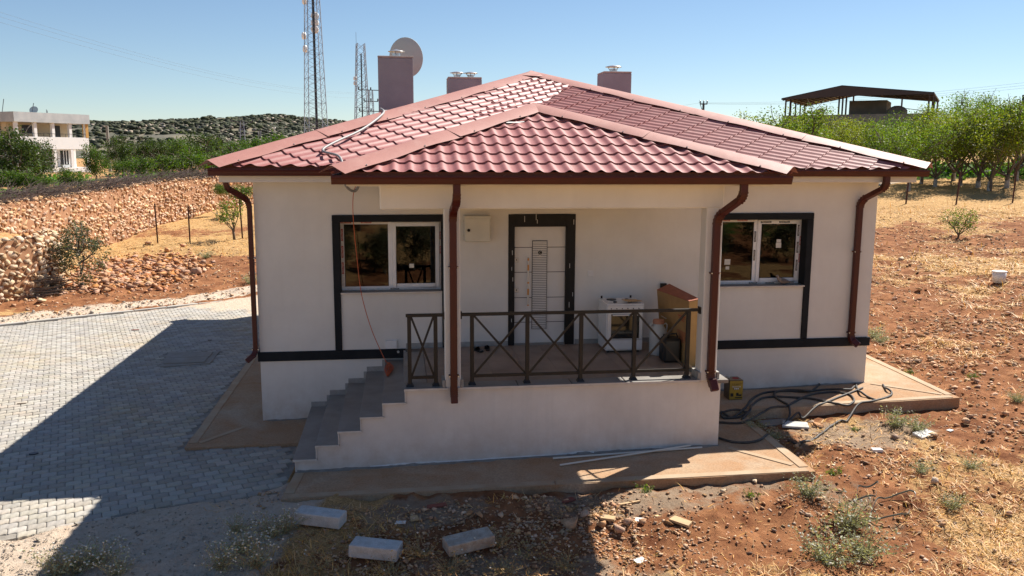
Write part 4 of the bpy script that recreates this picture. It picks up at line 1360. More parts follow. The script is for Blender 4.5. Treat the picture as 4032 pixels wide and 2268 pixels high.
gutter((PX0, PY0 + .14, 0), (PX0, AY0 - .02, 0), (-1, 0, 0), GZ1)
gutter((PX1, PY0 + .14, 0), (PX1, AY0 - .02, 0), (1, 0, 0), GZ1)
for (x0_, y0_, x1_, y1_, zt) in ((AX0 + .13, AY0 + .125, AX1 - .13, AY0 + .14, EZ + .03), (PX0 + .13, PY0 + .125, PX1 - .13, PY0 + .14, PEZ + .025)):
    P(MB().box(x0_, y0_, 2.97, x1_, y1_, zt), 'eaves_flashing', 'flash', house)
for i in range(13):
    x = AX0 + .5 + i * 0.93
    P(MB().box(x, AY0 + .004, GZ0 - .004, x + .022, AY0 + .127, GZ0 + .004), 'gutter_bracket', 'zinc', house)
for i in range(7):
    x = PX0 + .45 + i * 0.9
    P(MB().box(x, PY0 + .004, GZ1 - .004, x + .022, PY0 + .127, GZ1 + .004), 'gutter_bracket', 'zinc', house)

# downspouts: rectangular pipe along a path
def downspout(path, label, w=0.10, d_=0.085, clips=(), shoe=None):
    pts = [Vector(p) for p in path]
    run = [pts[0]]
    elbows = []
    for p, q_, r in zip(pts[:-2], pts[1:-1], pts[2:]):       # rounded bends
        k = min(.13, (q_ - p).length * .45, (r - q_).length * .45)
        e0, e1 = q_ + (p - q_).normalized() * k, q_ + (r - q_).normalized() * k
        arc = [(e0 * (1 - t) + q_ * t) * (1 - t) + (q_ * (1 - t) + e1 * t) * t for t in (0, .2, .4, .6, .8, 1)]
        run += arc
        elbows.append(arc)
    run.append(pts[-1])
    vs, fs = [], []
    sx = Vector((1, 0, 0))
    for i, p in enumerate(run):
        d0 = (run[min(i + 1, len(run) - 1)] - run[max(i - 1, 0)]).normalized()
        yv = d0.cross(Vector((1, 0, 0)))
        yv = yv.normalized() if yv.length > .2 else Vector((0, 1, 0))
        xv = yv.cross(d0).normalized()
        vs += [p + xv * (i_ * w / 2) + yv * (j_ * d_ / 2) for i_, j_ in ((-1, -1), (1, -1), (1, 1), (-1, 1))]
    for i in range(len(run) - 1):
        fs += [(i * 4 + j, i * 4 + (j + 1) % 4, i * 4 + 4 + (j + 1) % 4, i * 4 + 4 + j) for j in range(4)]
    fs += [(3, 2, 1, 0), tuple(len(run) * 4 - 4 + j for j in range(4))]
    ds = P(MB().add(vs, fs), 'downspout', 'gutter', house, bevel=0.007)
    ds['label'] = label
    for arc in elbows:           # ribbed elbow sleeves
        mb = MB()
        for u0_, u1_ in zip(arc[:-1], arc[1:]):
            m_ = (u0_ + u1_) / 2
            mb.bar(m_ - (u1_ - u0_) * .28, m_ + (u1_ - u0_) * .28, w + .008, d_ + .008, (0, 1, 0))
        e_ = P(mb, 'elbow_ribs', 'gutter', ds)
        e_['kind'] = 'stuff'
    for z in clips:
        x, y = pts[-2].x, pts[-2].y
        P(MB().box(x - w / 2 - .022, y - d_ / 2 - .004, z - .012, x + w / 2 + .022, y + d_ / 2, z + .012), 'clip', 'gutter', ds)
        for s_ in (-1, 1):
            P(MB().lathe([(.001, 0), (.010, 0), (.010, .008), (.001, .008)], 8, (x + s_ * (w / 2 + .012), y - d_ / 2 - .004, z), RX), 'screw', 'screw', ds)
    return ds
yb_ = -2.64
downspout([(3.135, -3.10, GZ1 - .10), (3.135, -3.10, 2.70), (3.11, yb_, 2.52), (3.11, yb_, -0.05), (3.115, yb_ - .03, -0.21)], 'brown downspout on the left porch post', clips=(1.75, 0.19))
downspout([(7.12, -3.10, GZ1 - .10), (7.12, -3.10, 2.74), (6.93, yb_, 2.44), (6.93, yb_, 0.05), (6.95, yb_ - .06, -0.08)], 'brown downspout on the right porch post', clips=(1.62, 0.14))
P(MB().bar((6.945, yb_ - .045, 0.03), (6.965, yb_ - .12, -0.13), 0.115, 0.10, (0, 1, 0)), 'downspout_shoe', 'gutter', house, bevel=0.012)
downspout([(10.79, -0.54, GZ0 - .10), (10.79, -0.54, 2.78), (10.60, -0.07, 2.52), (10.60, -0.07, 0.0), (10.64, -0.13, -0.10)], 'brown downspout at the right corner of the house', clips=(1.60, 0.10))
P(MB().bar((10.62, -0.10, -.04), (10.70, -0.17, -.13), 0.11, 0.10, (0, 1, 0)), 'downspout_shoe', 'gutter', house, bevel=0.012)
downspout([(-0.36, -0.36, 2.86), (-0.34, -0.34, 2.76), (-0.06, -0.05, 2.55), (-0.06, -0.05, 0.03), (-0.10, -0.10, -.06)], 'brown downspout at the left corner of the house', 0.075, 0.08, clips=(1.6, 0.06))
P(MB().bar((-0.08, -0.06, -.03), (-0.20, -0.14, -.13), 0.09, 0.085, (0, 1, 0)), 'downspout_shoe', 'gutter', house, bevel=0.01)

# chimneys
def cowl(x, y, z, r, par, tiltx=0.0):
    c = P(MB().lathe([(r * .45, 0), (r * .45, r * .42), (r * .40, r * .42), (r * .40, 0)], 16, (x, y, z)), 'flue_pipe', 'zinc', par)
    P(MB().lathe([(r, r * .62), (r * .98, r * .65), (r * .5, r * .78), (r * .02, r * .88), (r * .02, r * .85), (r * .5, r * .74), (r * .95, r * .61)], 20, (x, y, z)), 'cowl', 'zinc', par, smooth=True)
    for k in range(3):
        a = 2.1 * k + .4
        P(MB().bar((x + r * .45 * math.cos(a), y + r * .45 * math.sin(a), z + r * .25), (x + r * .75 * math.cos(a), y + r * .75 * math.sin(a), z + r * .68), .018), 'cowl_leg', 'zinc', par)
def chimney(x0_, x1_, y0_, y1_, zt, label, cowls, capw=0.0):
    c = P(MB().box(x0_, y0_, 3.2, x1_, y1_, zt), 'chimney', 'chimney', house, bevel=0.012)
    c['label'] = label
    P(MB().box(x0_ - capw, y0_ - capw, zt + .001, x1_ + capw, y1_ + capw, zt + .05), 'chimney_top', 'chim_top', c, bevel=0.01)
    for (x, y, r) in cowls: cowl(x, y, zt + .05, r, c)
chimney(1.93, 2.745, 6.0, 6.62, 5.505, 'tall plastered chimney at the left of the roof', [(2.36, 6.3, .20)], .004)
chimney(3.665, 4.545, 8.0, 8.7, 5.23, 'broad plastered chimney with two metal cowls', [(3.92, 8.3, .19), (4.28, 8.32, .19)])
chimney(7.68, 8.42, 7.6, 8.35, 5.40, 'plastered chimney with one metal cowl at the right', [(8.02, 7.95, .22)])

# ------------------------------------------------------------------ fittings and loose things at the house
# electric cabinet
cb = thing('electric_cabinet', 'beige metal electric cabinet on the wall left of the front door', 'cabinet', (3.68, 0, 1.84))
MB().box(3.463, -0.15, 1.845, 3.898, -0.001, 2.265).build('body', M['enamel'], cb, bevel=0.008)
MB().box(3.455, -0.165, 2.255, 3.906, -0.0015, 2.283).build('rain_lid', M['enamel'], cb, bevel=0.004)
MB().box(3.475, -0.156, 1.857, 3.886, -0.1505, 2.245).build('door', M['enamel'], cb)
MB().lathe([(0.001, 0), (0.026, 0), (0.026, 0.02), (0.012, 0.028), (0.001, 0.028)], 14, (3.53, -0.156, 2.045), RX).build('lock', M['black'], cb)
for sx in (3.442, 3.9):
    for z in (1.94, 2.19):
        MB().box(sx, -0.012, z - 0.018, sx + 0.02, -0.001, z + 0.018).build('lug', M['enamel'], cb)

# satellite dish behind the tall chimney, seen from the back
DC = Vector((2.60, 7.7, 5.70))
dt = thing('satellite_dish', 'large grey satellite dish behind the tall left chimney', 'satellite dish', (DC.x, DC.y, 3.9))
dm = Matrix.Translation(DC) @ Matrix.Rotation(math.radians(-10), 4, 'Z') @ Matrix.Rotation(math.radians(-78), 4, 'X') @ Matrix.Diagonal((0.74, 0.86, 1, 1))
prof = [(0.001, -0.10)] + [(0.56 * t, -0.10 + 0.10 * t * t) for t in (0.2, 0.4, 0.6, 0.8, 0.93)] + [(0.56, 0.0), (0.575, 0.004), (0.575, 0.018), (0.55, 0.012)] + [(0.56 * t, -0.085 + 0.10 * t * t) for t in (0.8, 0.5, 0.2)] + [(0.001, -0.085)]
MB().lathe(prof, 40, (0, 0, 0), dm).build('reflector', M['dish'], dt, smooth=True)
MB().tube([DC + Vector((-.1, 0.12, -.1)), DC + Vector((-.15, 0.2, -.8)), (2.4, 7.95, 3.9)], 0.03, 8).build('mast', M['zinc'], dt)
MB().bar(DC + Vector((0, .1, -.45)), DC + Vector((0.02, .75, -.1)), 0.025).build('feed_arm', M['zinc'], dt)
MB().lathe([(0.001, 0), (0.03, 0), (0.03, 0.1), (0.001, 0.1)], 10, DC + Vector((0.02, .72, -.1))).build('feed_horn', M['milk'], dt)

# stove
sv = thing('gas_stove', 'white free standing gas stove with black oven door on the porch', 'stove', (6.12, -0.48, 0))
MB().box(5.80, -0.74, 0.03, 6.435, -0.16, 0.815).build('body', M['stove'], sv, bevel=0.01)
MB().box(5.797, -0.785, 0.815, 6.438, -0.155, 0.842).build('hob', M['stove'], sv, bevel=0.006)
MB().box(5.803, -0.782, 0.715, 6.432, -0.741, 0.812).build('control_panel', M['stove'], sv, bevel=0.004)
MB().box(5.815, -0.775, 0.235, 6.42, -0.742, 0.705).build('oven_door', M['stove'], sv, bevel=0.005)
MB().box(5.875, -0.780, 0.250, 6.36, -0.776, 0.670).build('oven_glass', M['oven'], sv)
MB().box(5.89, -0.815, 0.645, 6.345, -0.795, 0.668).build('oven_handle', M['stove'], sv, bevel=0.004)
MB().box(5.81, -0.775, 0.06, 6.425, -0.742, 0.225).build('drawer', M['stove'], sv, bevel=0.006)
for i in range(6):
    MB().lathe([(0.001, 0), (0.009, 0), (0.007, 0.018), (0.001, 0.018)], 10, (5.87 + 0.095 * i, -0.782, 0.765), RX).build('knob', M['black'], sv)
MB().lathe([(0.001, 0), (0.085, 0), (0.085, 0.012), (0.06, 0.016), (0.001, 0.016)], 20, (5.98, -0.34, 0.842)).build('hotplate', M['blackplastic'], sv)
for (x, y) in ((6.25, -0.35), (5.98, -0.6), (6.24, -0.6)):
    MB().lathe([(0.001, 0), (0.035, 0), (0.035, 0.012), (0.02, 0.018), (0.001, 0.018)], 14, (x, y, 0.842)).build('burner', M['black'], sv)
for x in (5.85, 6.37):
    MB().box(x - 0.015, -0.175, 0.842, x + 0.015, -0.16, 0.885).build('lid_hinge', M['black'], sv)
    for y in (-0.70, -0.2):
        MB().box(x - 0.02, y - 0.02, 0.003, x + 0.02, y + 0.02, 0.03).build('foot', M['blackplastic'], sv)
sc_ = MB().box(-0.14, -0.10, 0, 0.14, 0.10, 0.012, Matrix.Translation((6.27, -0.60, 0.864)) @ Matrix.Rotation(.35, 4, 'Z') @ Matrix.Rotation(.06, 4, 'Y')).build('board_scrap', M['tanboard'])
tag(sc_, 'brown scrap of board lying on the stove hob', 'board')

# big flat carton leaning at the right end of the porch
Mx = Matrix(((1, 0, 0, 0), (0, 1, 0, 0), (0, 0, 1, 0), (0, 0, 0, 1)))
ct = thing('cardboard_carton', 'tall flat cardboard carton standing at the right end of the porch', 'carton', (6.9, -1.1, 0))
lo4 = [(6.86, -1.80), (7.03, -1.80), (7.16, -0.28), (6.98, -0.28)]
hi4 = [(6.86, -1.80, 1.045), (7.035, -1.78, 1.075), (7.02, -0.30, 1.09), (6.80, -0.30, 0.99)]
lo4 = [(6.86, -1.79, .004), (7.03, -1.79, .004), (7.10, -0.30, .004), (6.90, -0.30, .004)]
MB().add(lo4 + hi4, [(3, 2, 1, 0), (0, 1, 5, 4), (1, 2, 6, 5), (2, 3, 7, 6), (3, 0, 4, 7)]).build('side', M['cardboard'], ct, bevel=0.004)
MB().add([(p[0], p[1], p[2] + .003) for p in hi4] + [(p[0], p[1], p[2] + .010) for p in hi4], [(4, 5, 6, 7), (0, 1, 5, 4), (1, 2, 6, 5), (2, 3, 7, 6), (3, 0, 4, 7)]).build('top_flap', M['board_top'], ct)
nrm_ = (Vector(hi4[0]) - Vector(lo4[0])).cross(Vector(lo4[3]) - Vector(lo4[0])).normalized()
if nrm_.x > 0: nrm_ = -nrm_
def onside(a, b, k):      # a along y 0..1, b up 0..1
    p = Vector(lo4[0]).lerp(Vector(lo4[3]), a).lerp(Vector(hi4[0]).lerp(Vector(hi4[3]), a), b)
    return p + nrm_ * k
for (b0, b1, a0, a1) in ((.72, .735, .10, .32), (.69, .70, .12, .30), (.66, .67, .12, .26), (.48, .49, .06, .34), (.45, .46, .06, .33), (.42, .43, .06, .31), (.39, .40, .08, .30), (.36, .37, .08, .28), (.33, .34, .10, .24)):
    MB().quad(onside(a0, b0, .003), onside(a1, b0, .003), onside(a1, b1, .003), onside(a0, b1, .003)).build('print', M['ink_red'], ct)
cs = MB().box(6.80, -0.62, 0.0, 6.99, -0.36, 0.56, Matrix.Translation((0.02, -0.08, 0.0))).build('carton_body', M['cardboard'])
cs.name = 'small_carton'
tag(cs, 'small brown carton with open flap between the milk can and the tall carton', 'carton')
MB().box(6.84, -0.71, 0.561, 7.0, -0.45, 0.566, Matrix.Rotation(0, 4, 'X')).build('flap', M['whiteshard'], cs)
# timber offcut along the right kerb of the porch
tb = MB().bar((6.88, -2.16, 0.03), (6.86, -1.86, 0.035), 0.05, 0.03).build('timber_offcut', M['tanboard'])
tag(tb, 'short timber offcut lying by the right porch post', 'timber')

# milk can and black jerrycan
mc = thing('plastic_can', 'white plastic milk can with orange lid beside the stove', 'can', (6.64, -0.93, 0))
MB().lathe([(0.001, 0.003), (0.13, 0.003), (0.145, 0.02), (0.147, 0.12), (0.143, 0.13), (0.147, 0.14), (0.147, 0.36), (0.135, 0.42), (0.10, 0.47), (0.085, 0.49), (0.085, 0.53), (0.001, 0.53)], 24, (6.65, -0.93, 0)).build('body', M['milk'], mc, smooth=True)
MB().lathe([(0.001, 0.53), (0.095, 0.53), (0.095, 0.585), (0.085, 0.595), (0.001, 0.595)], 24, (6.65, -0.93, 0)).build('lid', M['lid'], mc)
for s_ in (-1, 1):
    MB().tube([(6.65 + s_ * .085, -0.93, .51), (6.65 + s_ * .125, -0.93, .53), (6.65 + s_ * .15, -0.93, .50), (6.65 + s_ * .145, -0.93, .42), (6.65 + s_ * .135, -0.93, .39)], 0.012, 8).build('handle', M['milk'], mc, smooth=True)
jc = thing('jerrycan', 'black plastic jerrycan on the porch in front of the carton', 'jerrycan', (6.70, -1.42, 0))
MB().box(6.55, -1.56, 0.003, 6.85, -1.28, 0.40).build('body', M['blackplastic'], jc, bevel=0.04)
MB().lathe([(0.001, 0.40), (0.045, 0.40), (0.045, 0.45), (0.001, 0.45)], 14, (6.62, -1.42, 0)).build('cap', M['blackplastic'], jc)
MB().tube([(6.67, -1.42, .395), (6.68, -1.42, .455), (6.80, -1.42, .455), (6.82, -1.42, .395)], 0.014, 8).build('handle', M['blackplastic'], jc)

# slippers
for i, (x, y, rz) in enumerate(((3.66, -0.36, 2.0), (3.83, -0.27, 1.55))):
    sl = thing('slipper', ('black slipper lying askew on the porch floor, left one of the pair', 'black slipper by the wall on the porch floor, right one of the pair')[i], 'slipper', (x, y, 0.0), rz, 'pair of slippers')
    sole = [(-.13, -.035), (-.05, -.04), (.05, -.05), (.11, -.04), (.135, 0), (.11, .04), (.05, .045), (-.05, .038), (-.13, .032), (-.145, 0)]
    local('sole', MB().prism(sole, 0.003, 0.028).mesh('sole', M['blackplastic']), sl)
    vs, fs = [], []
    for a in range(6):
        for b in range(9):
            t = math.pi * b / 8
            x_ = 0.0 + 0.026 * a
            w_ = 0.048 - 0.0018 * a * a
            vs.append((x_, w_ * math.cos(t), 0.028 + 0.052 * math.sin(t) * (1 - 0.10 * a)))
    for a in range(5):
        for b in range(8):
            fs.append((a * 9 + b, a * 9 + b + 1, a * 9 + b + 10, a * 9 + b + 9))
    local('strap', MB().add(vs, fs).mesh('strap', M['blackplastic'], True), sl)

# yellow tin by the wall
tz = zs(8.2) + 0.075
tn = thing('oil_tin', 'square yellow oil tin on the apron right of the porch', 'tin', (8.2, -0.5, tz))
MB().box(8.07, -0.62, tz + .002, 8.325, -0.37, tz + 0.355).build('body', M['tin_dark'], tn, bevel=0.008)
MB().box(8.078, -0.6235, tz + .012, 8.317, -0.6205, tz + 0.345).build('front_label', M['tin'], tn)
MB().box(8.08, -0.61, tz + .356, 8.315, -0.38, tz + 0.362).build('lid', M['tin_top'], tn)
MB().lathe([(0.001, 0), (0.03, 0), (0.03, 0.03), (0.001, 0.03)], 12, (8.12, -0.42, tz + 0.36)).build('spout', M['milk'], tn)
MB().lathe([(0.001, 0), (0.06, 0), (0.06, 0.003), (0.001, 0.003)], 18, (8.225, -0.50, tz + 0.3625)).build('lid_mark', M['ink_red'], tn)
o = link('lettering', text_mesh('SOLAKIT', 0.046, M['ink']), None, (8.2, -0.6245, tz + .285), (math.pi / 2, 0, 0)); attach(o, tn)
o = link('lettering', text_mesh('TRAKTOR', 0.036, M['ink_white']), None, (8.2, -0.6245, tz + .238), (math.pi / 2, 0, 0)); attach(o, tn)
MB().box(8.15, -0.626, tz + .19, 8.25, -0.6237, tz + .222).build('badge', M['ink'], tn)
for x in (8.17, 8.20, 8.23):
    MB().lathe([(0.001, 0), (0.013, 0), (0.013, 0.002), (0.001, 0.002)], 10, (x, -0.6262, tz + .206), RX).build('badge_dot', M['ink_white'], tn)
for (a, b, c, d_) in ((8.095, .065, 8.15, .125), (8.20, .075, 8.245, .13), (8.245, .07, 8.30, .10), (8.18, .035, 8.31, .052)):
    MB().box(a, -0.625, tz + b, c, -0.6237, tz + d_).build('picture', M['ink'], tn)

# hoses on the apron and the ground: smooth curves through points of the ground
def smooth_path(pts, sub=8):
    pts = [Vector(p) for p in pts]
    out = []
    for i in range(len(pts) - 1):
        p0, p1, p2, p3 = pts[max(i - 1, 0)], pts[i], pts[i + 1], pts[min(i + 2, len(pts) - 1)]
        for k in range(sub):
            t = k / sub
            out.append(0.5 * ((2 * p1) + (p2 - p0) * t + (2 * p0 - 5 * p1 + 4 * p2 - p3) * t * t + (3 * p1 - p0 - 3 * p2 + p3) * t ** 3))
    out.append(pts[-1])
    return out
def surf(x, y):
    if 7.0 < x < 12.1 and -1.21 < y < 0: return zs(x) + 0.075
    if 0.8 < x < 8.09 and -3.75 < y < -1.2: return max(zs(x) - 0.005, zs(x) + 0.075 - (-1.21 - y) * 0.55 if x > 7 else -9)
    g_ = max(gz(x, y), -1.35)
    if 7.0 < x < 12.3 and y <= -1.21: g_ = max(g_, zs(x) + 0.075 - (-1.21 - y) * 0.55)
    return g_
def z5(u_, v_):            # pixel of one enlarged crop of the photograph -> 2576 wide pixels
    return ((2700 + u_ * .5522) / 1.565217, (1150 + v_ * .5522) / 1.565217)
def hose(uv, label, r=0.019, lift=None):
    pts = []
    for i, (u_, v_) in enumerate(uv):
        a, b = z5(u_, v_)
        z = -1.0
        for _ in range(4):
            p = pix(a, b, z)
            z = surf(p.x, p.y)
        pts.append(Vector((p.x, p.y, z + r + (lift[i] if lift else 0.0))))
    sm = smooth_path(pts, 7)
    for p in sm:
        p.z = max(p.z, surf(p.x, p.y) + r)
    o_ = MB().tube(sm, r, 8).build('hose', M['rubber'], None, smooth=True)
    tag(o_, label, 'hose')
hose([(232, 860), (360, 845), (430, 850), (450, 880), (380, 900), (270, 905), (255, 885), (330, 868), (420, 835), (470, 770), (560, 725), (700, 712), (860, 715), (1010, 700), (1180, 700), (1300, 682), (1420, 690), (1468, 725), (1440, 755), (1330, 785), (1230, 800), (1150, 850), (1090, 930), (990, 1000), (900, 1060), (800, 1082), (730, 1070)],
     'black hose looping far right over the apron edge onto the ground')
hose([(228, 1045), (330, 1075), (440, 1080), (530, 1060), (630, 1010)], 'black hose lying across the lower apron beside the porch base')
hose([(232, 935), (400, 938), (560, 915), (640, 880), (720, 820), (800, 775), (900, 735), (1040, 720), (1160, 735), (1200, 780), (1160, 805), (1060, 800), (960, 780), (880, 765), (760, 757), (640, 752), (540, 765), (470, 815), (455, 880), (400, 915)],
     'black hose coiled in wide turns before the right window')
hose([(690, 955), (740, 930), (800, 900), (840, 850), (920, 820), (1010, 790), (1080, 760), (1180, 722), (1260, 690)], 'dusty hose running diagonally from the apron into the sun')
hose([(690, 965), (730, 920), (742, 870), (730, 815), (690, 790), (650, 765), (630, 735), (660, 715), (760, 705), (900, 710), (1060, 690), (1150, 688), (1230, 710), (1300, 755), (1350, 775)],
     'black hose hanging over the step between the two aprons')

# orange cable from the eaves to the steps, with its coil
cp = [(1.72, -0.62, 2.99), (1.70, -0.55, 2.85), (1.63, -0.30, 2.62), (1.62, -0.2, 2.2), (1.66, -0.16, 1.6), (1.72, -0.18, 1.0), (1.86, -0.25, 0.45), (2.02, -0.33, 0.05), (2.12, -0.40, -0.15)]
ob = MB().tube(smooth_path(cp, 6), 0.0065, 6).build('orange_cable', M['orange_cable'], None, smooth=True)
tag(ob, 'thin orange cable hanging from the eaves past the left window', 'cable')
coil = MB()
for k in range(9):
    a = Vector((2.14 + rnd.uniform(-.03, .03), -0.42, -0.185 + rnd.uniform(0, .02)))
    b = Vector((2.02 + rnd.uniform(-.05, .02) * 1.5, -1.02 + rnd.uniform(-.12, .12), -0.190 + 0.012 * (k % 3)))
    if b.x < 2.14: b.x = max(b.x, 2.135)
    m_ = a.lerp(b, .5) + Vector((rnd.uniform(-.05, .06), 0, rnd.uniform(.0, .03)))
    coil.tube(smooth_path([a, m_, b, b + Vector((.03, .02, 0.0)), m_ + Vector((.03, .0, .012)), a + Vector((.01, .02, .02))], 4), 0.006, 5)
ob = coil.build('cable_coil', M['orange_cable'])
tag(ob, 'loose bundle of orange cable on the top steps', 'cable coil')
# grey conduit over the roof
def zroof(x, y): return EZ + SL * (min(y - AY0, x - AX0))
cpts = [(2.62, 5.95, 4.42), (2.45, 5.2, 4.30), (2.1, 3.2, zroof(2.1, 3.0) + .18), (2.05, 2.35, zroof(2.05, 2.35) + .20), (2.1, 1.9, zroof(2.1, 1.9) + .12), (1.75, 1.0, zroof(1.75, 1.0) + .10), (1.30, 0.25, zroof(1.3, .25) + .10),
        (1.15, -0.12, zroof(1.15, -.12) + .09), (1.42, -0.40, zroof(1.4, -.4) + .10), (1.50, -0.66, 3.12), (1.50, -0.72, 2.95), (1.56, -0.60, 2.78), (1.66, -0.52, 2.72), (1.72, -0.50, 2.78), (1.73, -0.5, 2.89)]
ob = MB().tube(smooth_path(cpts, 6), 0.022, 8).build('conduit', M['conduit'], None, smooth=True)
tag(ob, 'grey cable conduit running down the left roof slope to the eaves', 'conduit')

# white conduit lengths lying before the porch
for (a, b, lab) in (((4.55, -2.72), (6.84, -2.66), 'pale conduit length lying close along the porch base'), ((4.60, -3.00), (6.68, -2.60), 'pale conduit length lying slanted across the front apron')):
    ob = MB().tube([(a[0], a[1], zs(a[0]) + .018), (b[0], b[1], zs(b[0]) + .018 + (.02 if 'slanted' in lab else 0))], 0.014, 8).build('conduit_length', M['conduit_white'])
    tag(ob, lab, 'conduit')

# dove on the right sill
dv = thing('dove', 'grey brown dove sitting on the sill of the right window', 'dove', (9.27, 0.07, 0.993), math.radians(180))
bmv = [((-.17, 0, .045), .006), ((-.12, 0, .05), .022), ((-.06, 0, .06), .042), ((0, 0, .07), .054), ((.05, 0, .088), .046), ((.078, 0, .115), .028), ((.09, 0, .14), .023), ((.10, 0, .158), .024), ((.118, 0, .162), .014), ((.135, 0, .158), .004)]
local('body', MB().tube([p for p, r in bmv], [r for p, r in bmv], 10).mesh('body', M['bird'], True), dv)
for s_ in (-1, 1):
    local('wing', MB().tube([(.045, s_ * .042, .088), (0, s_ * .05, .080), (-.07, s_ * .038, .064), (-.14, s_ * .016, .052)], [.010, .022, .018, .004], 8).mesh('wing', M['birdwing'], True), dv)
    local('foot', MB().tube([(.01, s_ * .016, .03), (.012, s_ * .016, .003), (.03, s_ * .018, .002)], .003, 5).mesh('foot', M['lid']), dv)
    local('eye', MB().lathe([(.001, -.003), (.003, 0), (.001, .003)], 6, (.108, s_ * .0205, .164)).mesh('eye', M['ink']), dv)
local('tail', MB().box(-.22, -.018, .034, -.12, .018, .042).mesh('tail', M['birdwing']), dv)

# ------------------------------------------------------------------ loose things on the ground in front
def block(c, rz, tilt, size, m, label, roll=0.0):
    z = max(gz(c[0] + a_ * math.cos(rz) * size[0] * .4, c[1] + a_ * math.sin(rz) * size[0] * .4 + b_) for a_ in (-1, 0, 1) for b_ in (-.12, 0, .1))
    me = MB().box(-size[0] / 2, -size[1] / 2, 0, size[0] / 2, size[1] / 2, size[2]).mesh('concrete_block', m)
    bevel_mesh(me, 0.008, 1)
    bm = bmesh.new(); bm.from_mesh(me)
    bmesh.ops.subdivide_edges(bm, edges=bm.edges, cuts=2, use_grid_fill=True)
    for v in bm.verts:
        n_ = mnoise.noise(v.co * 9 + Vector((c[0] * 7, 0, 0)))
        v.co += Vector((n_, mnoise.noise(v.co * 11), mnoise.noise(v.co * 8 + Vector((5, 5, 5))))) * 0.006
    bm.to_mesh(me); bm.free()
    o_ = link('concrete_block', me, None, (c[0], c[1], z - 0.02), (roll, tilt, rz))
    tag(o_, label, 'block', 'pale building blocks lying before the porch')
block(pix(806, 1322)[:2], -0.34, 0.03, (0.60, 0.24, 0.15), M['aerated'], 'grey aerated concrete block lying nearest the front apron corner')
block(pix(946, 1408)[:2], -0.30, 0.02, (0.58, 0.25, 0.15), M['aerated'], 'grey aerated concrete block at the bottom of the picture')
block(pix(1180, 1386)[:2], 0.28, -0.05, (0.58, 0.25, 0.14), M['aerated_dirty'], 'soil stained aerated concrete block right of the other two', 0.06)

def shard(px_, py_, L, w, t, rz, m, label, cat='tile shard', tl=0.1):
    p = pix(px_, py_)
    k = [(-.5, -.5), (.5, -.46), (.47, .5), (-.44, .52)]
    me = MB().prism([(a * L, b * w) for a, b in k], 0, t).mesh('shard', m)
    o_ = link({'tile shard': 'tile_shard'}.get(cat, cat.replace(' ', '_')), me, None, (p.x, p.y, gz(p.x, p.y) + .004), (rnd.uniform(-tl, tl), rnd.uniform(-tl, tl), rz))
    tag(o_, label, cat)
shard(1098, 1276, .26, .10, .02, .1, M['redtile'], 'long dark red tile shard close to the front apron')
shard(1428, 1262, .20, .12, .02, .3, M['redtile'], 'dark red tile shard in the shade right of the middle of the apron')
shard(1042, 1308, .10, .14, .02, .1, M['tanboard'], 'tan tile shard standing out in the shade, upright rectangle')
shard(1008, 1320, .13, .09, .012, -.2, M['whiteshard'], 'bright white shard in the shade left of the tan shard')
shard(1712, 1320, .26, .14, .03, -.75, M['tanboard'], 'tan piece of board lying in the sun before the apron', 'board')
shard(1530, 1308, .18, .10, .03, -.5, M['tanboard'], 'small tan piece of board beside the shade edge', 'board')
shard(1612, 1312, .12, .14, .02, 1.2, M['whiteshard'], 'crumpled white shard between red rocks in the sun')
shard(2000, 1073, .42, .30, .03, -.4, M['aerated'], 'grey marble offcut below the hoses in the sun', 'stone slab', .04)
shard(1950, 1066, .55, .30, .02, .1, M['marble'], 'grey marble offcut half in the shade beneath the hose', 'stone slab', .03)
shard(2325, 1097, .34, .20, .04, .3, M['whiteshard'], 'pale broken slab lying beside the dry weed right of the apron', 'stone slab')
shard(2205, 1137, .16, .10, .04, -.1, M['whiteshard'], 'small pale stone slab on the grey dust below the apron', 'stone slab')
shard(1610, 1415, .14, .10, .01, .4, M['whiteshard'], 'white scrap lying at the bottom edge in the sun')
shard(2390, 1085, .10, .08, .01, .4, M['whiteshard'], 'tiny white scrap on dark red soil at the right')
shard(1585, 1272, .30, .035, .02, .25, M['tanboard'], 'thin stick of wood in the shade below the apron', 'stick')

def rock(name, px_, py_, s, m, label, cat='rock', group=None, k=None, sink=0.3, zsc=.8):
    p = pix(px_, py_)
    V_, F_ = ROCKS[rnd.randrange(len(ROCKS)) if k is None else k]
    me = np_mesh(name, V_ * np.array([1, .85, zsc]) * s, F_, m)
    bm = bmesh.new(); bm.from_mesh(me)
    bmesh.ops.subdivide_edges(bm, edges=bm.edges, cuts=1)
    bmesh.ops.triangulate(bm, faces=bm.faces)
    for v in bm.verts: v.co *= 1 + 0.16 * mnoise.noise(v.co * (3.5 / s) + Vector((px_, py_, 0)))
    bm.to_mesh(me); bm.free()
    o_ = link(name, me, None, (p.x, p.y, gz(p.x, p.y) + s * zsc * (1 - sink) * .6), (0, 0, rnd.uniform(0, 6)))
    tag(o_, label, cat, group)
rock('rock', 1432, 1326, .15, M['rock'], 'large red rock in the shade beside the shadow edge')
rock('rock', 1470, 1305, .09, M['rock'], 'smaller red rock leaning behind the large red one at the shadow edge')
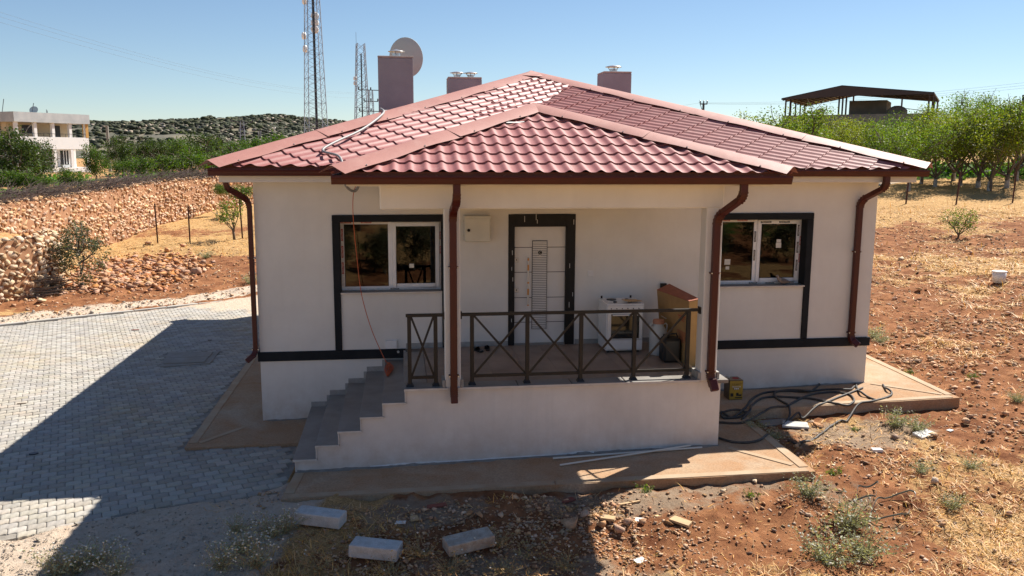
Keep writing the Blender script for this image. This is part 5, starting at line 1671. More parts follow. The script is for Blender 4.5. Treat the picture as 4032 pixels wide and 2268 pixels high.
for (x, y, s, t) in ((1555, 1345, .11, 'squarish red rock just right of the shadow edge, nearest the camera'), (1580, 1322, .085, 'red rock above the squarish one in the sun'), (1618, 1318, .075, 'red rock right of the crumpled white shard'), (1515, 1330, .09, 'red clod right on the shadow edge'),
                     (2055, 1078, .12, 'rough red rock on grey dust below the right apron'), (2348, 1100, .09, 'red stone right of the dry weed and pale slab'), (2430, 1066, .10, 'red clod right of the apron corner, near the white scrap'), (2440, 1050, .08, 'upper red clod right of the apron corner'),
                     (2350, 1217, .085, 'pale rock in the middle of the right foreground'), (2425, 1252, .06, 'small pale rock towards the right edge of the foreground'), (1900, 1215, .06, 'pale pebble right below the apron corner'),
                     (2500, 1000, .09, 'red rock beyond the apron corner at the right'), (2330, 985, .10, 'pale red rock between dug earth and right apron'), (2312, 735, .13, 'red rock far right on the field below the bucket'), (2265, 655, .14, 'pale rock on the field behind the right corner of the house'),
                     (2440, 640, .13, 'dark rock on the field left of the shrub'), (1205, 1305, .08, 'grey rock in the shade between the blocks'), (1820, 1240, .06, 'round pale stone by the apron edge in the sun'), (35, 770, .10, 'orange rock on the gravel beyond the kerb'),
                     (105, 760, .17, 'pale boulder before the dry stone wall'), (420, 632, .22, 'single brown rock at the end of the rubble')):
    rock('rock', x, y, s, M['stone_pale'] if 'pale' in t else M['rock'], t)

# white bucket
bp = pix(2512, 712)
bk = thing('bucket', 'white plastic bucket standing alone on the field at the right', 'bucket', (bp.x, bp.y, gz(bp.x, bp.y)))
local('body', MB().lathe([(0.001, 0.0), (0.165, 0.0), (0.185, 0.33), (0.17, 0.33), (0.155, 0.02), (0.001, 0.02)], 24).mesh('body', M['bucket'], True), bk)
local('rim', MB().lathe([(0.183, 0.30), (0.197, 0.30), (0.197, 0.335), (0.175, 0.335)], 24).mesh('rim', M['bucket']), bk)
local('contents', MB().lathe([(0.001, 0.325), (0.172, 0.325), (0.172, 0.33), (0.001, 0.33)], 20).mesh('contents', M['paper']), bk)

# loops of plastic strapping
for i, (px_, py_, r, lab) in enumerate(((2245, 1290, .26, 'dark green strapping band curled in a loop beside the big dry weed'), (2180, 1245, .20, 'grey strapping band looped behind the big dry weed'))):
    p = pix(px_, py_)
    pts = [(p.x + r * (1 + .3 * math.sin(2 * t)) * math.cos(t) * (1.3 if i == 0 else .9), p.y + r * .8 * math.sin(t + .3), 0) for t in np.linspace(0, 5.6, 26)]
    pts = [(a, b, gz(a, b) + .075 + .035 * math.sin(k * .7 + i)) for k, (a, b, c) in enumerate(pts)]
    ob = MB()
    for a, b in zip(pts[:-1], pts[1:]): ob.bar(a, b, .004, .022)
    ob = ob.build('strapping_band', M['strap'])
    tag(ob, lab, 'strap')

# ------------------------------------------------------------------ dry stone walls
def poly_at(pts, s):
    for a, b in zip(pts[:-1], pts[1:]):
        a, b = Vector(a), Vector(b)
        L = (b - a).length
        if s <= L or (b - Vector(pts[-1])).length < 1e-6:
            d_ = (b - a) / L
            return a + d_ * s, d_
        s -= L
def clean(me_v):
    return me_v
STONE_ME = [np_mesh('stone', V_, F_, M['stone']) for V_, F_ in ROCKS]
STONE_PALE = [np_mesh('stone', V_, F_, M['stone_pale']) for V_, F_ in ROCKS]
def stone_wall(name, label, pts, s0, s1, foot, head, size, batter, nmax, meshes, core):
    """courses of fitted stones on the right hand face of the line"""
    w = thing(name, label, 'stone wall', (*poly_at(pts, s0)[0][:2], 0.0) if False else (poly_at(pts, s0)[0].x, poly_at(pts, s0)[0].y, 0))
    # earth core so that no light comes through the gaps
    mb = MB()
    n_ = max(2, int((s1 - s0) / 0.8))
    rows_ = []
    for i in range(n_ + 1):
        p, d_ = poly_at(pts, s0 + (s1 - s0) * i / n_)
        nr = Vector((d_.y, -d_.x))
        zf, zh = foot(p.x, p.y) - 0.2, head(p.x, p.y)
        rows_.append([(p.x + nr.x * 0.02, p.y + nr.y * 0.02, zf), (p.x - nr.x * (batter - .05), p.y - nr.y * (batter - .05), zh - .05), (p.x - nr.x * .9, p.y - nr.y * .9, zh - .08), (p.x - nr.x * .9, p.y - nr.y * .9, zf)])
    vs = [q_ for r_ in rows_ for q_ in r_]
    fs = []
    for i in range(n_):
        for j in range(4):
            a, b = i * 4 + j, i * 4 + (j + 1) % 4
            fs.append((a, b, b + 4, a + 4))
    fs += [(0, 1, 2, 3), tuple(n_ * 4 + k for k in (3, 2, 1, 0))]
    mb.add(vs, fs).build('core', core, w)
    items = []
    s = s0
    z_rel = 0.0
    maxh = max(head(*poly_at(pts, s0 + (s1 - s0) * t)[0][:2]) - foot(*poly_at(pts, s0 + (s1 - s0) * t)[0][:2]) for t in np.linspace(0, 1, 12))
    while z_rel < maxh + size * .3:
        hgt = size * rnd.uniform(.72, 1.0)
        s = s0 + rnd.uniform(0, size)
        while s < s1:
            k_ = rnd.choice((.6, .8, .9, 1.0, 1.0, 1.15, 1.45))
            L = size * rnd.uniform(.75, 1.4) * k_
            hh = hgt * rnd.uniform(.8, 1.25) * (k_ ** .7)
            p, d_ = poly_at(pts, min(s + L / 2, s1 - .01))
            nr = Vector((d_.y, -d_.x))
            zf, zh = foot(p.x, p.y), head(p.x, p.y)
            z = zf + z_rel + hgt / 2 + rnd.uniform(-.12, .12) * size * 2
            if z < zh + .05 * size:
                k = batter * (z - zf) / max(zh - zf, .3)
                off = -k + rnd.uniform(-.05, .07)
                items.append((p.x + nr.x * off, p.y + nr.y * off, z, math.atan2(d_.y, d_.x) + rnd.uniform(-.3, .3), L * .56, size * rnd.uniform(.45, .7), hh * .62))
            s += L * rnd.uniform(.86, .98)
        z_rel += hgt * .80
    # cope: bigger stones along the top
    s = s0
    while s < s1:
        L = size * rnd.uniform(1.0, 2.1)
        p, d_ = poly_at(pts, min(s + L / 2, s1 - .01))
        nr = Vector((d_.y, -d_.x))
        for row in range(2):
            off = -batter - .05 - row * size * .9 + rnd.uniform(-.06, .05)
            items.append((p.x + nr.x * off, p.y + nr.y * off, head(p.x, p.y) + rnd.uniform(-.06, .05), math.atan2(d_.y, d_.x) + rnd.uniform(-.6, .6), L * .5, size * .55, size * .42))
        s += L * .95
    def seen(it):
        v = Vector(it[:3]) - CAM
        dp = v.dot(_f)
        u_ = v.dot(_r2) / dp
        return it[4] / dp if abs(u_) < .62 and dp > 1 else 0
    items.sort(key=seen, reverse=True)
    for it in items[:nmax]:
        o_ = local('stone', rnd.choice(meshes), w, (it[0] - w.location.x, it[1] - w.location.y, it[2]), (rnd.uniform(-.5, .5), rnd.uniform(-.5, .5), it[3]), (it[4], it[5], it[6]))
    rest_ = items[nmax:]
    if rest_:
        A_ = np.array(rest_)
        V_, F_ = scatter_mesh(ROCKS, A_[:, :3], A_[:, 3], A_[:, 4:7], 0.2)
        o_ = link('stone_infill', np_mesh('stone_infill', V_, F_, M['stone_i']), w)
        tag(o_, kind='stuff')
    return w
def below(pts, off):
    """soil level just in front of a wall"""
    def f_(x, y):
        best = None
        for a, b in zip(pts[:-1], pts[1:]):
            a_, b_ = Vector(a), Vector(b)
            d_ = (b_ - a_)
            t = max(0, min(1, (Vector((x, y)) - a_).dot(d_) / d_.length_squared))
            q_ = a_ + d_ * t
            dd = (Vector((x, y)) - q_).length
            if best is None or dd < best[0]:
                n_ = Vector((d_.y, -d_.x)).normalized()
                best = (dd, q_ + n_ * off)
        return float(terrain(np.array([best[1].x]), np.array([best[1].y]), False)[0])
    return f_
M['core'] = pm('wall_core_earth', (0.30, 0.14, 0.065), 0.98, (0.38, 0.2, 0.105), 4, bmp=0.5)
bw_len = sum((Vector(b) - Vector(a)).length for a, b in zip(BACKWALL[:-1], BACKWALL[1:]))
stone_wall('stone_wall', 'long dry stone retaining wall below the garden with brushwood on top', BACKWALL, 3.0, 44.0, below(BACKWALL, .35),
           lambda x, y: 1.48 + 0.40 * float(sstep(14, 40, y)) + .02, 0.215, 0.22, 300, STONE_ME, M['core'])
NW = NEARWALL
stone_wall('stone_wall', 'short pale dry stone wall ending in rubble at the left edge', NW, 3.2, 11.2, below(NW, .35), lambda x, y: 0.66, 0.22, 0.30, 300, STONE_PALE, M['core'])

# rubble spilling from the end of the near wall
n = 3200
X = R_.normal(-7.5, 1.25, n); Y = R_.normal(17.3, 2.0, n)
a = 0.62 * np.ones(n)
keep = (lineside(X, Y, NEARWALL) > -0.7) & (lineside(X, Y, BACKWALL) > .2) & (Y > 13.6) & (X < -4.6)
X, Y = X[keep], Y[keep]
s = R_.gamma(1.8, 0.027, len(X)) + 0.025
V, Fc = scatter_mesh(ROCKS, np.stack([X, Y, terrain(X, Y) + s * .3], 1), R_.uniform(0, 6.28, len(X)), np.stack([s * 1.15, s, s * .8], 1), .3)
tag(link('rubble', np_mesh('rubble', V, Fc, M['rubble'])), 'red stone rubble heaped beside the short stone wall', 'rubble', kind='stuff')

# brushwood along the top of the long wall
def sticks(n_, pf, L, r, seed):
    rr = random.Random(seed)
    V_, F_ = [], []
    for i in range(n_):
        p, dr = pf(rr)
        l_ = rr.uniform(*L)
        d_ = Vector((dr[0] + rr.gauss(0, .45), dr[1] + rr.gauss(0, .45), rr.gauss(.10, .28))).normalized() * l_
        b_ = Vector(p) + d_
        m_ = Vector(p) + d_ * .5 + Vector((rr.gauss(0, .05), rr.gauss(0, .05), rr.gauss(0.02, .04))) * l_
        n0 = len(V_)
        ra = rr.uniform(*r)
        for q_, rad in ((Vector(p), ra), (m_, ra * .8), (b_, ra * .4)):
            for k in range(3):
                t = 2.094 * k
                V_.append((q_.x + rad * math.cos(t), q_.y + rad * math.cos(t) * .3, q_.z + rad * math.sin(t)))
        for j in range(2):
            for k in range(3):
                F_.append((n0 + j * 3 + k, n0 + j * 3 + (k + 1) % 3, n0 + j * 3 + 3 + (k + 1) % 3, n0 + j * 3 + 3 + k))
    return np.array(V_), np.array(F_)
def on_bw(rr):
    s_ = rr.uniform(1.0, 42)
    p, d_ = poly_at(BACKWALL, s_)
    o_ = rr.uniform(.10, .85)
    h_ = 1.48 + 0.40 * float(sstep(14, 40, p.y)) + rr.random() ** 1.4 * (.44 - .25 * abs(o_ - .45))
    return (p.x - d_.y * o_, p.y + d_.x * o_, h_), (d_.x, d_.y)
V, Fc = sticks(7000, on_bw, (.3, .95), (.005, .012), 5)
tag(link('brushwood', np_mesh('brushwood', V, Fc, M['twig'])), 'dark brushwood laid along the top of the long stone wall', 'brushwood', kind='stuff')
# firewood heap before the short wall
fw0 = pix(115, 740)
fwp = thing('firewood_pile', 'heap of cut grey branches before the short stone wall', 'firewood', (fw0.x, fw0.y, gz(fw0.x, fw0.y)))
for i in range(46):
    a = rnd.gauss(.25, .16)
    l_ = rnd.uniform(.6, 1.25)
    lev = int(rnd.random() ** 1.3 * 9)
    c = Vector((rnd.gauss(0, .16), rnd.uniform(-.5, .5) * (1 - lev / 13), .03 + lev * .055))
    d_ = Vector((math.cos(a), math.sin(a) * .6, rnd.gauss(.12, .10))) * l_ / 2
    me = MB().tube([c - d_, c + Vector((0, 0, rnd.gauss(0, .03))) + d_ * .1, c + d_], [rnd.uniform(.016, .03), .02, .011], 6).mesh('branch', M['wood'])
    local('branch', me, fwp)

# fence posts
def post(px_, py_, h_, label, lean=(0, 0), group='rusty fence posts'):
    p = pix(px_, py_)
    t = thing('fence_post', label, 'fence post', (p.x, p.y, p.z), 0, group)
    t.rotation_euler = (lean[0], lean[1], 0.4)
    # angle iron: two flanges
    local('flange', MB().box(-.028, -.028, -.2, .028, -.021, h_).mesh('flange', M['rust']), t)
    local('flange', MB().box(-.028, -.0205, -.2, -.021, .028, h_).mesh('flange', M['rust']), t)
for (x, y, h_, l_, lab) in ((280, 612, 1.72, -.05, 'rusty fence post nearest the grey green bush by the stone wall'), (397, 612, 1.75, -.02, 'second rusty fence post from the bush, before the stone wall'), (478, 610, 1.62, 0.0, 'third rusty fence post, left of the thin sapling'), (610, 600, 1.95, -.03, 'rusty fence post behind the thin sapling by the downspout')):
    post(x, y, h_, lab, (0, l_))
for (x, y, h_, l_, lab) in ((2279, 512, 1.55, .06, 'rusty fence post just right of the house corner, partly hidden by the eaves'), (2405, 515, 1.62, .10, 'leaning rusty fence post before the orchard, middle one of three'), (2547, 510, 1.65, .06, 'rusty fence post before the orchard at the right edge')):
    post(x, y, h_, lab, (0, l_))

# ------------------------------------------------------------------ trees and shrubs
def leaf_quads(C, size, ratio=.55, up=.35):
    """C (n,3) centres -> diamond leaves in all directions"""
    n_ = len(C)
    d_ = R_.normal(0, 1, (n_, 3)); d_[:, 2] = d_[:, 2] * .6 - .1
    d_ /= np.linalg.norm(d_, axis=1, keepdims=True)
    w_ = np.cross(d_, R_.normal(0, 1, (n_, 3)))
    w_ /= np.linalg.norm(w_, axis=1, keepdims=True)
    s_ = (size * R_.uniform(.6, 1.35, n_))[:, None]
    V_ = np.stack([C - d_ * s_ * .5, C + w_ * s_ * ratio * .5, C + d_ * s_ * .5, C - w_ * s_ * ratio * .5], 1).reshape(-1, 3)
    return V_, np.arange(n_ * 4).reshape(-1, 4)

def tree_meshes(seed, H, rad, stem, nlimb, nleaf, leaf, lm, bark=None, shape='vase', white=0.0, gap=.35):
    """(trunk mesh, crown mesh, whitewashed foot or None) around the origin"""
    rr = random.Random(seed)
    br = MB()
    tips = []
    r0 = H * .022 + .02
    if shape == 'round': stemtop = stem
    br.tube([(0, 0, -.15), (rr.gauss(0, .02), rr.gauss(0, .02), stem * .5), (rr.gauss(0, .05), rr.gauss(0, .05), stem)], [r0 * 1.25, r0, r0 * .9], 8)
    def limb(p, d_, l_, r, lev):
        pts, rs = [p.copy()], [r]
        q_ = p.copy()
        dd = d_.copy()
        k = 5
        for i in range(k):
            dd = (dd + Vector((rr.gauss(0, .16), rr.gauss(0, .16), rr.gauss(.06 if shape == 'vase' else 0.0, .10)))).normalized()
            q_ = q_ + dd * (l_ / k)
            pts.append(q_.copy()); rs.append(max(r * (1 - (i + 1) / (k + .6)), .004))
            if lev < 2 and i >= 1:
                for c in range(2 if lev == 0 else 1):
                    sd_ = (dd + Vector((rr.gauss(0, .65), rr.gauss(0, .65), rr.gauss(.1, .45)))).normalized()
                    limb(q_, sd_, l_ * rr.uniform(.35, .6), r * .5, lev + 1)
            if lev >= 1 or i >= 2: tips.append((q_.copy(), lev))
        if lev < 2: br.tube(pts[:-1] if lev else pts, rs[:-1] if lev else rs, 5 if lev == 0 else 3, cap=False)
    for i in range(nlimb):
        a = 6.283 * i / nlimb + rr.gauss(0, .3)
        el = rr.uniform(.55, 1.15) if shape == 'vase' else rr.uniform(.1, 1.2)
        d_ = Vector((math.cos(a) * math.cos(el), math.sin(a) * math.cos(el), math.sin(el)))
        L_ = (H - stem) * rr.uniform(.75, 1.0) if shape == 'vase' else rad * rr.uniform(.8, 1.15)
        limb(Vector((0, 0, stem * rr.uniform(.8, 1.0) if shape == 'vase' else stem + (H - stem) * rr.uniform(0, .55))), d_, L_, r0 * .55, 0)
    # leaves gather around the twig ends, thinned to leave gaps
    T = np.array([t[0][:] for t in tips])
    hor = np.hypot(T[:, 0], T[:, 1])
    T = T[(hor < rad * 1.25) & (T[:, 2] < H * 1.08) & (T[:, 2] > stem * .8)]
    clump = T[R_.random(len(T)) > gap * .6]
    if shape == 'round':        # rounded crown of separate leaf clumps
        nc = 46
        D_ = R_.normal(0, 1, (nc, 3)); D_ /= np.linalg.norm(D_, axis=1, keepdims=True)
        rr_ = R_.uniform(.45, 1.0, nc)[:, None]
        cc = np.array([0, 0, stem * .6 + (H - stem * .6) * .5])
        clump = cc + D_ * rr_ * np.array([rad, rad, (H - stem * .6) * .5]) * R_.uniform(.85, 1.1, (nc, 1))
        clump = clump[clump[:, 2] > stem * .5]
    idx = R_.integers(0, len(clump), nleaf)
    spread = rad * (.125 if shape == 'vase' else .155)
    C = clump[idx] + R_.normal(0, 1, (nleaf, 3)) * np.array([spread, spread, spread * .9])
    V_, F_ = leaf_quads(C, leaf)
    tm = br.mesh('trunk', bark or M['bark'], True)
    cm = np_mesh('crown', V_, F_, lm)
    wm = None
    if white > 0:
        wm = MB().tube([(0, 0, -.1), (0, 0, white * .5), (rr.gauss(0, .01), 0, white)], [r0 * 1.33, r0 * 1.12, r0 * 1.04], 9, cap=False).mesh('limewash', M['bark_white'], True)
    return tm, cm, wm
ORCH = [tree_meshes(20 + i, 4.2 + .3 * (i % 3), 1.9, .75, 6, 6000, .125, M['leaf_orchard' if i % 2 == 0 else 'leaf_orchard2'], white=.55, gap=.35) for i in range(5)]
GARD = [tree_meshes(40 + i, 3.3, 1.7, .5, 10, 5200, .15, M['leaf_green' if i != 1 else 'leaf_dark'], shape='round', gap=.3) for i in range(3)]
DARK = [tree_meshes(60 + i, 3.6, 1.9, .35, 12, 7000, .16, M['leaf_dark'], shape='round', gap=.25) for i in range(2)]
BUSH = [tree_meshes(80 + i, 1.9, 1.2, .15, 9, 2600, .13, M['leaf_green'], shape='round', gap=.2) for i in range(2)]

def tree(name, label, cat, ms, loc, sc=1.0, rz=0.0, group=None, sz=None):
    t = thing(name, label, cat, loc, rz, group)
    t.scale = (sc, sc, sz or sc)
    local('trunk', ms[0], t)
    local('crown', ms[1], t)
    if ms[2]: local('limewash', ms[2], t)
    return t
# the orchard at the right: rows parallel to the fence
front = [(2285, 480), (2352, 470), (2460, 471), (2488, 480), (2532, 472), (2318, 462), (2415, 466)]
lab_front = ['front row orchard tree with limewashed foot right of the house corner, behind the eaves', 'orchard tree with limewashed foot in the front row, second right of the eaves', 'orchard tree with limewashed foot and leaning stem, left of the forked one', 'forked orchard tree with bright limewashed foot between the two right fence posts', 'front orchard tree with limewashed foot beside the rightmost fence post',
             'orchard tree behind the gutter corner with a dark stem', 'orchard tree behind the leaning fence post']
for i, ((px_, py_), lab) in enumerate(zip(front, lab_front)):
    p = pix(px_, py_)
    tree('orchard_tree', lab, 'orchard tree', ORCH[i % 5], (p.x, p.y, gz(p.x, p.y)), rnd.uniform(.80, .90) * (1.1 if px_ > 2440 else 1), rnd.uniform(0, 6), 'orchard trees at the right')
p0 = pix(2400, 478)
ax_, ay_ = Vector((.83, -.55)), Vector((.55, .83))
cnt = 0
for r in range(1, 4):
    for c in range(-6, 8):
        x, y = p0.x + ax_.x * c * 3.4 + ay_.x * (r * 4.4 + 1.5) + rnd.gauss(0, .4), p0.y + ax_.y * c * 3.4 + ay_.y * (r * 4.4 + 1.5) + rnd.gauss(0, .4)
        v = Vector((x, y, 1)) - CAM
        u_ = 1288 + 2121.2 * v.dot(_r2) / v.dot(_f)
        if 1860 < u_ < 2680:
            sc = rnd.uniform(.86, 1.0) * (1.03 if u_ > 2440 else (1.0 if u_ > 2360 else .84))
            tree('orchard_tree', 'orchard tree in the rows behind the front ones, its foot hidden by them', 'orchard tree', ORCH[rnd.randrange(5)], (x, y, gz(x, y)), sc, rnd.uniform(0, 6), 'orchard trees in the back rows')
for i, (px_, dep, top) in enumerate(((1905, 44, 292), (1955, 45, 285), (2000, 43, 290))):
    p = at_depth(px_, 386, dep)
    z = gz(p.x, p.y)
    hz = 3.33 + (386 - top) * dep / 2121
    tree('orchard_tree', ['slim orchard tree left of the canopy building, leftmost against the sky', 'slim orchard tree left of the canopy building, middle one against the sky', 'orchard tree just left below the canopy building'][i], 'orchard tree', ORCH[i], (p.x, p.y, z), (hz - z) / 4.9, i * 2.0, 'orchard trees at the right')
# crops under the trees
n = 9000
X = R_.uniform(28, 62, n); Y = R_.uniform(30, 52, n)
k = (Y - 35.5) - (X - 36) * -.60
keep = (k > 0) & (k < 9.5)
X, Y = X[keep], Y[keep]
C = np.stack([X, Y, terrain(X, Y) + R_.uniform(.1, .62, len(X))], 1)
V, Fc = leaf_quads(C, .30, .8)
tag(link('crop_plants', np_mesh('crop_plants', V, Fc, M['leaf_crop'])), 'bright green low crop behind the orchard trunks', 'crop', kind='stuff')

# garden on the upper terrace at the left
def gtree(name, label, ms, px_, dep, top, h0, rz, group='garden trees at the left', wide=1.0):
    p = at_depth(px_, 386, dep)
    z = gz(p.x, p.y)
    hz = 3.33 + (386 - top) * dep / 2121.0
    s_ = (hz - z) / h0
    t = tree(name, label, 'tree' if 'tree' in name else 'bush', ms, (p.x, p.y, z), s_ * wide, rz, group, s_)
    return t
gtree('walnut_tree', 'big dark leafy tree at the left edge before the white building', DARK[0], 38, 40, 328, 3.7, 0.4, wide=1.06)
gtree('walnut_tree', 'dark leafy tree cut by the left edge of the picture', DARK[1], -40, 41, 335, 3.7, 2.2, wide=1.1)
gtree('walnut_tree', 'dark leafy tree right of the big one, covering the building corner', DARK[1], 95, 43, 352, 3.7, 1.1, wide=.75)
gtree('garden_bush', 'round green bush before the white building', BUSH[0], 168, 36, 418, 2.0, .3, wide=.85)
gtree('garden_bush', 'low green bush under the big dark tree', BUSH[1], 100, 36, 445, 2.0, 1.3)
gtree('fruit_tree', 'small fruit tree with bare stem right of the white building', GARD[0], 238, 44, 364, 3.4, 0.2, wide=.7)
gtree('fruit_tree', 'brownish slender tree behind the concrete pole', GARD[1], 298, 62, 352, 3.4, 1.7, wide=.85)
gtree('fruit_tree', 'dark green tree in the middle of the garden row', DARK[0], 378, 58, 352, 3.7, 2.9, wide=.95)
gtree('fruit_tree', 'yellow green tree right of the dark middle tree', GARD[2], 452, 60, 350, 3.4, .7, wide=1.1)
gtree('fruit_tree', 'tall olive coloured tree standing behind the garden row', DARK[1], 515, 82, 333, 3.7, 4.0, wide=1.2)
gtree('fruit_tree', 'green tree left of the roof end', GARD[0], 580, 66, 352, 3.4, 3.0, wide=1.2)
gtree('fruit_tree', 'bright green tree just above the left roof end', GARD[2], 640, 64, 348, 3.4, 5.0, wide=1.1)
gtree('fruit_tree', 'green tree over the left hip of the roof', GARD[0], 700, 68, 338, 3.4, 1.0, wide=1.2)
gtree('fruit_tree', 'tree rightmost of the garden row, below the tall mast', GARD[2], 755, 75, 345, 3.4, 2.0, wide=1.2)
gtree('fruit_tree', 'dark tree behind the others between concrete pole and middle tree', DARK[0], 330, 75, 360, 3.7, .9)
gtree('fruit_tree', 'dark tree seen between the two tallest garden trees', DARK[1], 420, 78, 358, 3.7, .2)
for i, (px_, dep, top, k_, lab) in enumerate(((305, 50, 400, 0, 'low green bush right of the small fruit tree'), (350, 47, 392, 1, 'low bush behind the brushwood under the middle trees'), (410, 50, 385, 0, 'leafy bush under the dark middle tree'), (480, 52, 378, 1, 'leafy bush under the yellow green tree'), (545, 55, 375, 0, 'green bush behind the right end of the brushwood'), (610, 56, 372, 1, 'green bush over the left gutter end'), (60, 36, 430, 1, 'low bright bush behind the brushwood at the left'), (10, 36, 425, 0, 'low bush at the very left edge behind the brushwood'))):
    gtree('garden_bush', lab, BUSH[k_], px_, dep, top, 2.0, i * 1.1, wide=1.25)
n = 6000
X = R_.uniform(-24, -9, n); Y = R_.uniform(18, 46, n)
ub = lineside(X, Y, BACKWALL)
keep = (ub < -1.2) & (ub > -7) & (fbm(X, Y, .3, 3) > .46)
X, Y = X[keep], Y[keep]
C = np.stack([X, Y, terrain(X, Y) + R_.uniform(.02, .5, len(X)) * fbm(X, Y, .4, 2)], 1)
V, Fc = leaf_quads(C, .20, .8)
tag(link('garden_plants', np_mesh('garden_plants', V, Fc, M['leaf_crop'])), 'low green vegetable plants behind the brushwood', 'plants', kind='stuff')

# shrubs
scrub = tree_meshes(91, 2.3, .85, .2, 8, 3600, .075, M['leaf_olive'], shape='round', gap=.45)
p = at_depth(200, 640, 27.6)
tree('oak_shrub', 'grey green shrub growing at the end of the short stone wall', 'shrub', scrub, (p.x, p.y, gz(p.x, p.y) - .05), 1.0, .5)
sap = tree_meshes(92, 1.9, .65, .5, 5, 900, .10, M['leaf_orchard'], shape='vase', gap=.5)
p = pix(590, 603)
tree('sapling', 'thin young sapling before the fence post left of the downspout', 'sapling', sap, (p.x, p.y, p.z), .9, .5)
for i, (px_, dep, by) in enumerate(((556, 47, 495), (608, 46, 510))):
    p = at_depth(px_, by, dep)
    tree('wall_shrub', ['green shrub growing out of the stone wall near the left roof end', 'green shrub growing from the stone wall behind the downspout'][i], 'shrub', BUSH[i], (p.x, p.y, p.z), .42 + .1 * i, i * 2.0)
shr = tree_meshes(93, 1.25, .62, .1, 7, 1300, .075, M['leaf_orchard'], shape='vase', gap=.4)
p = pix(2410, 598)
tree('shrub', 'small green shrub standing alone on the right field', 'shrub', shr, (p.x, p.y, p.z), .82, 1.0)
# scrub on the bank behind the photographer, seen only mirrored in the windows
for i in range(24):
    if i < 13: x, y = R_.uniform(-1.5, 5.5), -R_.uniform(17.5, 26)
    else: x, y = R_.uniform(13, 25), -R_.uniform(18, 29)
    tree('bank_shrub', 'scrub oak on the bank opposite the house, mirrored in the windows', 'shrub', scrub, (x, y, gz(x, y)), R_.uniform(.5, 1.2), R_.uniform(0, 6), 'scrub oaks on the opposite bank')

# weeds: wiry stems with small leaves and pale seed heads
def weed_meshes(seed, H, nst, spread, nleaf, heads, lm, sm):
    rr = random.Random(seed)
    st, hd = MB(), MB()
    C = []
    for i in range(nst):
        a = rr.uniform(0, 6.283)
        d_ = Vector((math.cos(a) * spread, math.sin(a) * spread, 1)).normalized()
        q_ = Vector((rr.gauss(0, .04), rr.gauss(0, .04), -.02))
        pts = [q_.copy()]
        l_ = H * rr.uniform(.55, 1.1)
        for k in range(5):
            d_ = (d_ + Vector((rr.gauss(0, .22), rr.gauss(0, .22), rr.gauss(-.05, .12)))).normalized()
            q_ = q_ + d_ * l_ / 5
            pts.append(q_.copy())
            for j in range(max(1, nleaf // (nst * 5))): C.append((q_ + Vector((rr.gauss(0, .025), rr.gauss(0, .025), rr.gauss(0, .02))))[:])
        st.tube(pts, [.0042, .004, .0034, .003, .0026, .002], 3, cap=False)
        if rr.random() < heads:
            hd.lathe([(.001, -.012), (.013, -.004), (.013, .005), (.001, .012)], 6, q_)
    V_, F_ = leaf_quads(np.array(C), .045, .35)
    return st.mesh('stems', sm), np_mesh('leaves', V_, F_, lm), (hd.mesh('seed_heads', M['flower']) if hd.v else None)
M['stem_dry'] = pm('dry_stem', (0.36, 0.27, 0.14), 0.9)
M['stem_green'] = pm('grey_green_stem', (0.22, 0.22, 0.12), 0.9)
WG = [weed_meshes(i, .48, 46, .9, 900, .25, M['leaf_grey'], M['stem_green']) for i in range(3)]
WF = [weed_meshes(10 + i, .42, 40, .7, 420, .85, M['leaf_grey'], M['stem_dry']) for i in range(2)]
WD = [weed_meshes(20 + i, .34, 46, 1.3, 140, .1, M['drygrass'], M['stem_dry']) for i in range(3)]
WS = [weed_meshes(30 + i, .16, 16, 1.0, 160, .0, M['leaf_orchard'], M['stem_green']) for i in range(2)]
def weed(ms, px_, py_, s_, label, group=None):
    p = pix(px_, py_)
    t = thing('weed', label, 'weed', (p.x, p.y, gz(p.x, p.y)), rnd.uniform(0, 6), group)
    t.scale = (s_, s_, s_)
    local('stems', ms[0], t)
    local('leaves', ms[1], t)
    if ms[2]: local('seed_heads', ms[2], t)['kind'] = 'stuff'
for (x, y, s_, lab) in ((2130, 1330, 1.1, 'big pale grey green weed in the middle of the right foreground'), (2080, 1420, 1.15, 'pale grey green weed at the bottom edge, right of the middle'), (2175, 1400, 1.0, 'pale weed at the bottom edge under the big weed'), (2035, 1250, .8, 'grey green weed below the front apron corner'), (2250, 1075, .85, 'grey green weed along the front of the right apron'),
                        (2310, 1085, .7, 'grey green weed beside the pale broken slab'), (2200, 850, .8, 'grey weed behind the right house corner'), (2215, 862, .6, 'second small grey weed behind the right house corner'), (2560, 1010, .6, 'grey weed at the right edge level with the apron'), (1900, 1080, .55, 'dark green weed under the hoses beside the lower apron'), (1950, 1105, .45, 'green weed in the shade of the lower apron edge'),
                        (2440, 1180, .55, 'small weed right of the pale rock in the foreground'), (2400, 1280, .6, 'low grey weed beside the strapping at the right'), (2320, 1190, .5, 'wispy weed in the right foreground left of a pale rock'), (630, 715, 1.0, 'pale bushy weed by the gravel strip left of the house'), (520, 650, 1.0, 'pale weed on the dry field behind the gravel')):
    weed(WG[rnd.randrange(3)], x, y, s_, lab, 'grey green weeds')
for (x, y, s_, lab) in ((190, 1440, .95, 'weed with white seed heads at the bottom left, left one'), (245, 1425, .85, 'weed with white seed heads at the bottom left, middle one'), (140, 1450, .9, 'leftmost weed with white seed heads at the bottom edge'), (610, 1390, .85, 'white headed weed left of the second block'), (680, 1350, .8, 'white headed weed below the first block'), (720, 1345, .8, 'white headed weed right under the first block'),
                        (560, 1430, .8, 'white headed weed at the edge of the gravel'), (640, 1430, .9, 'white headed weed left of the lowest block'), (600, 1340, .6, 'white headed weed on the gravel left of the first block'), (300, 1445, .7, 'white headed weed rightmost of the bottom left cluster')):
    weed(WF[rnd.randrange(2)], x, y, s_, lab, 'weeds with white seed heads')
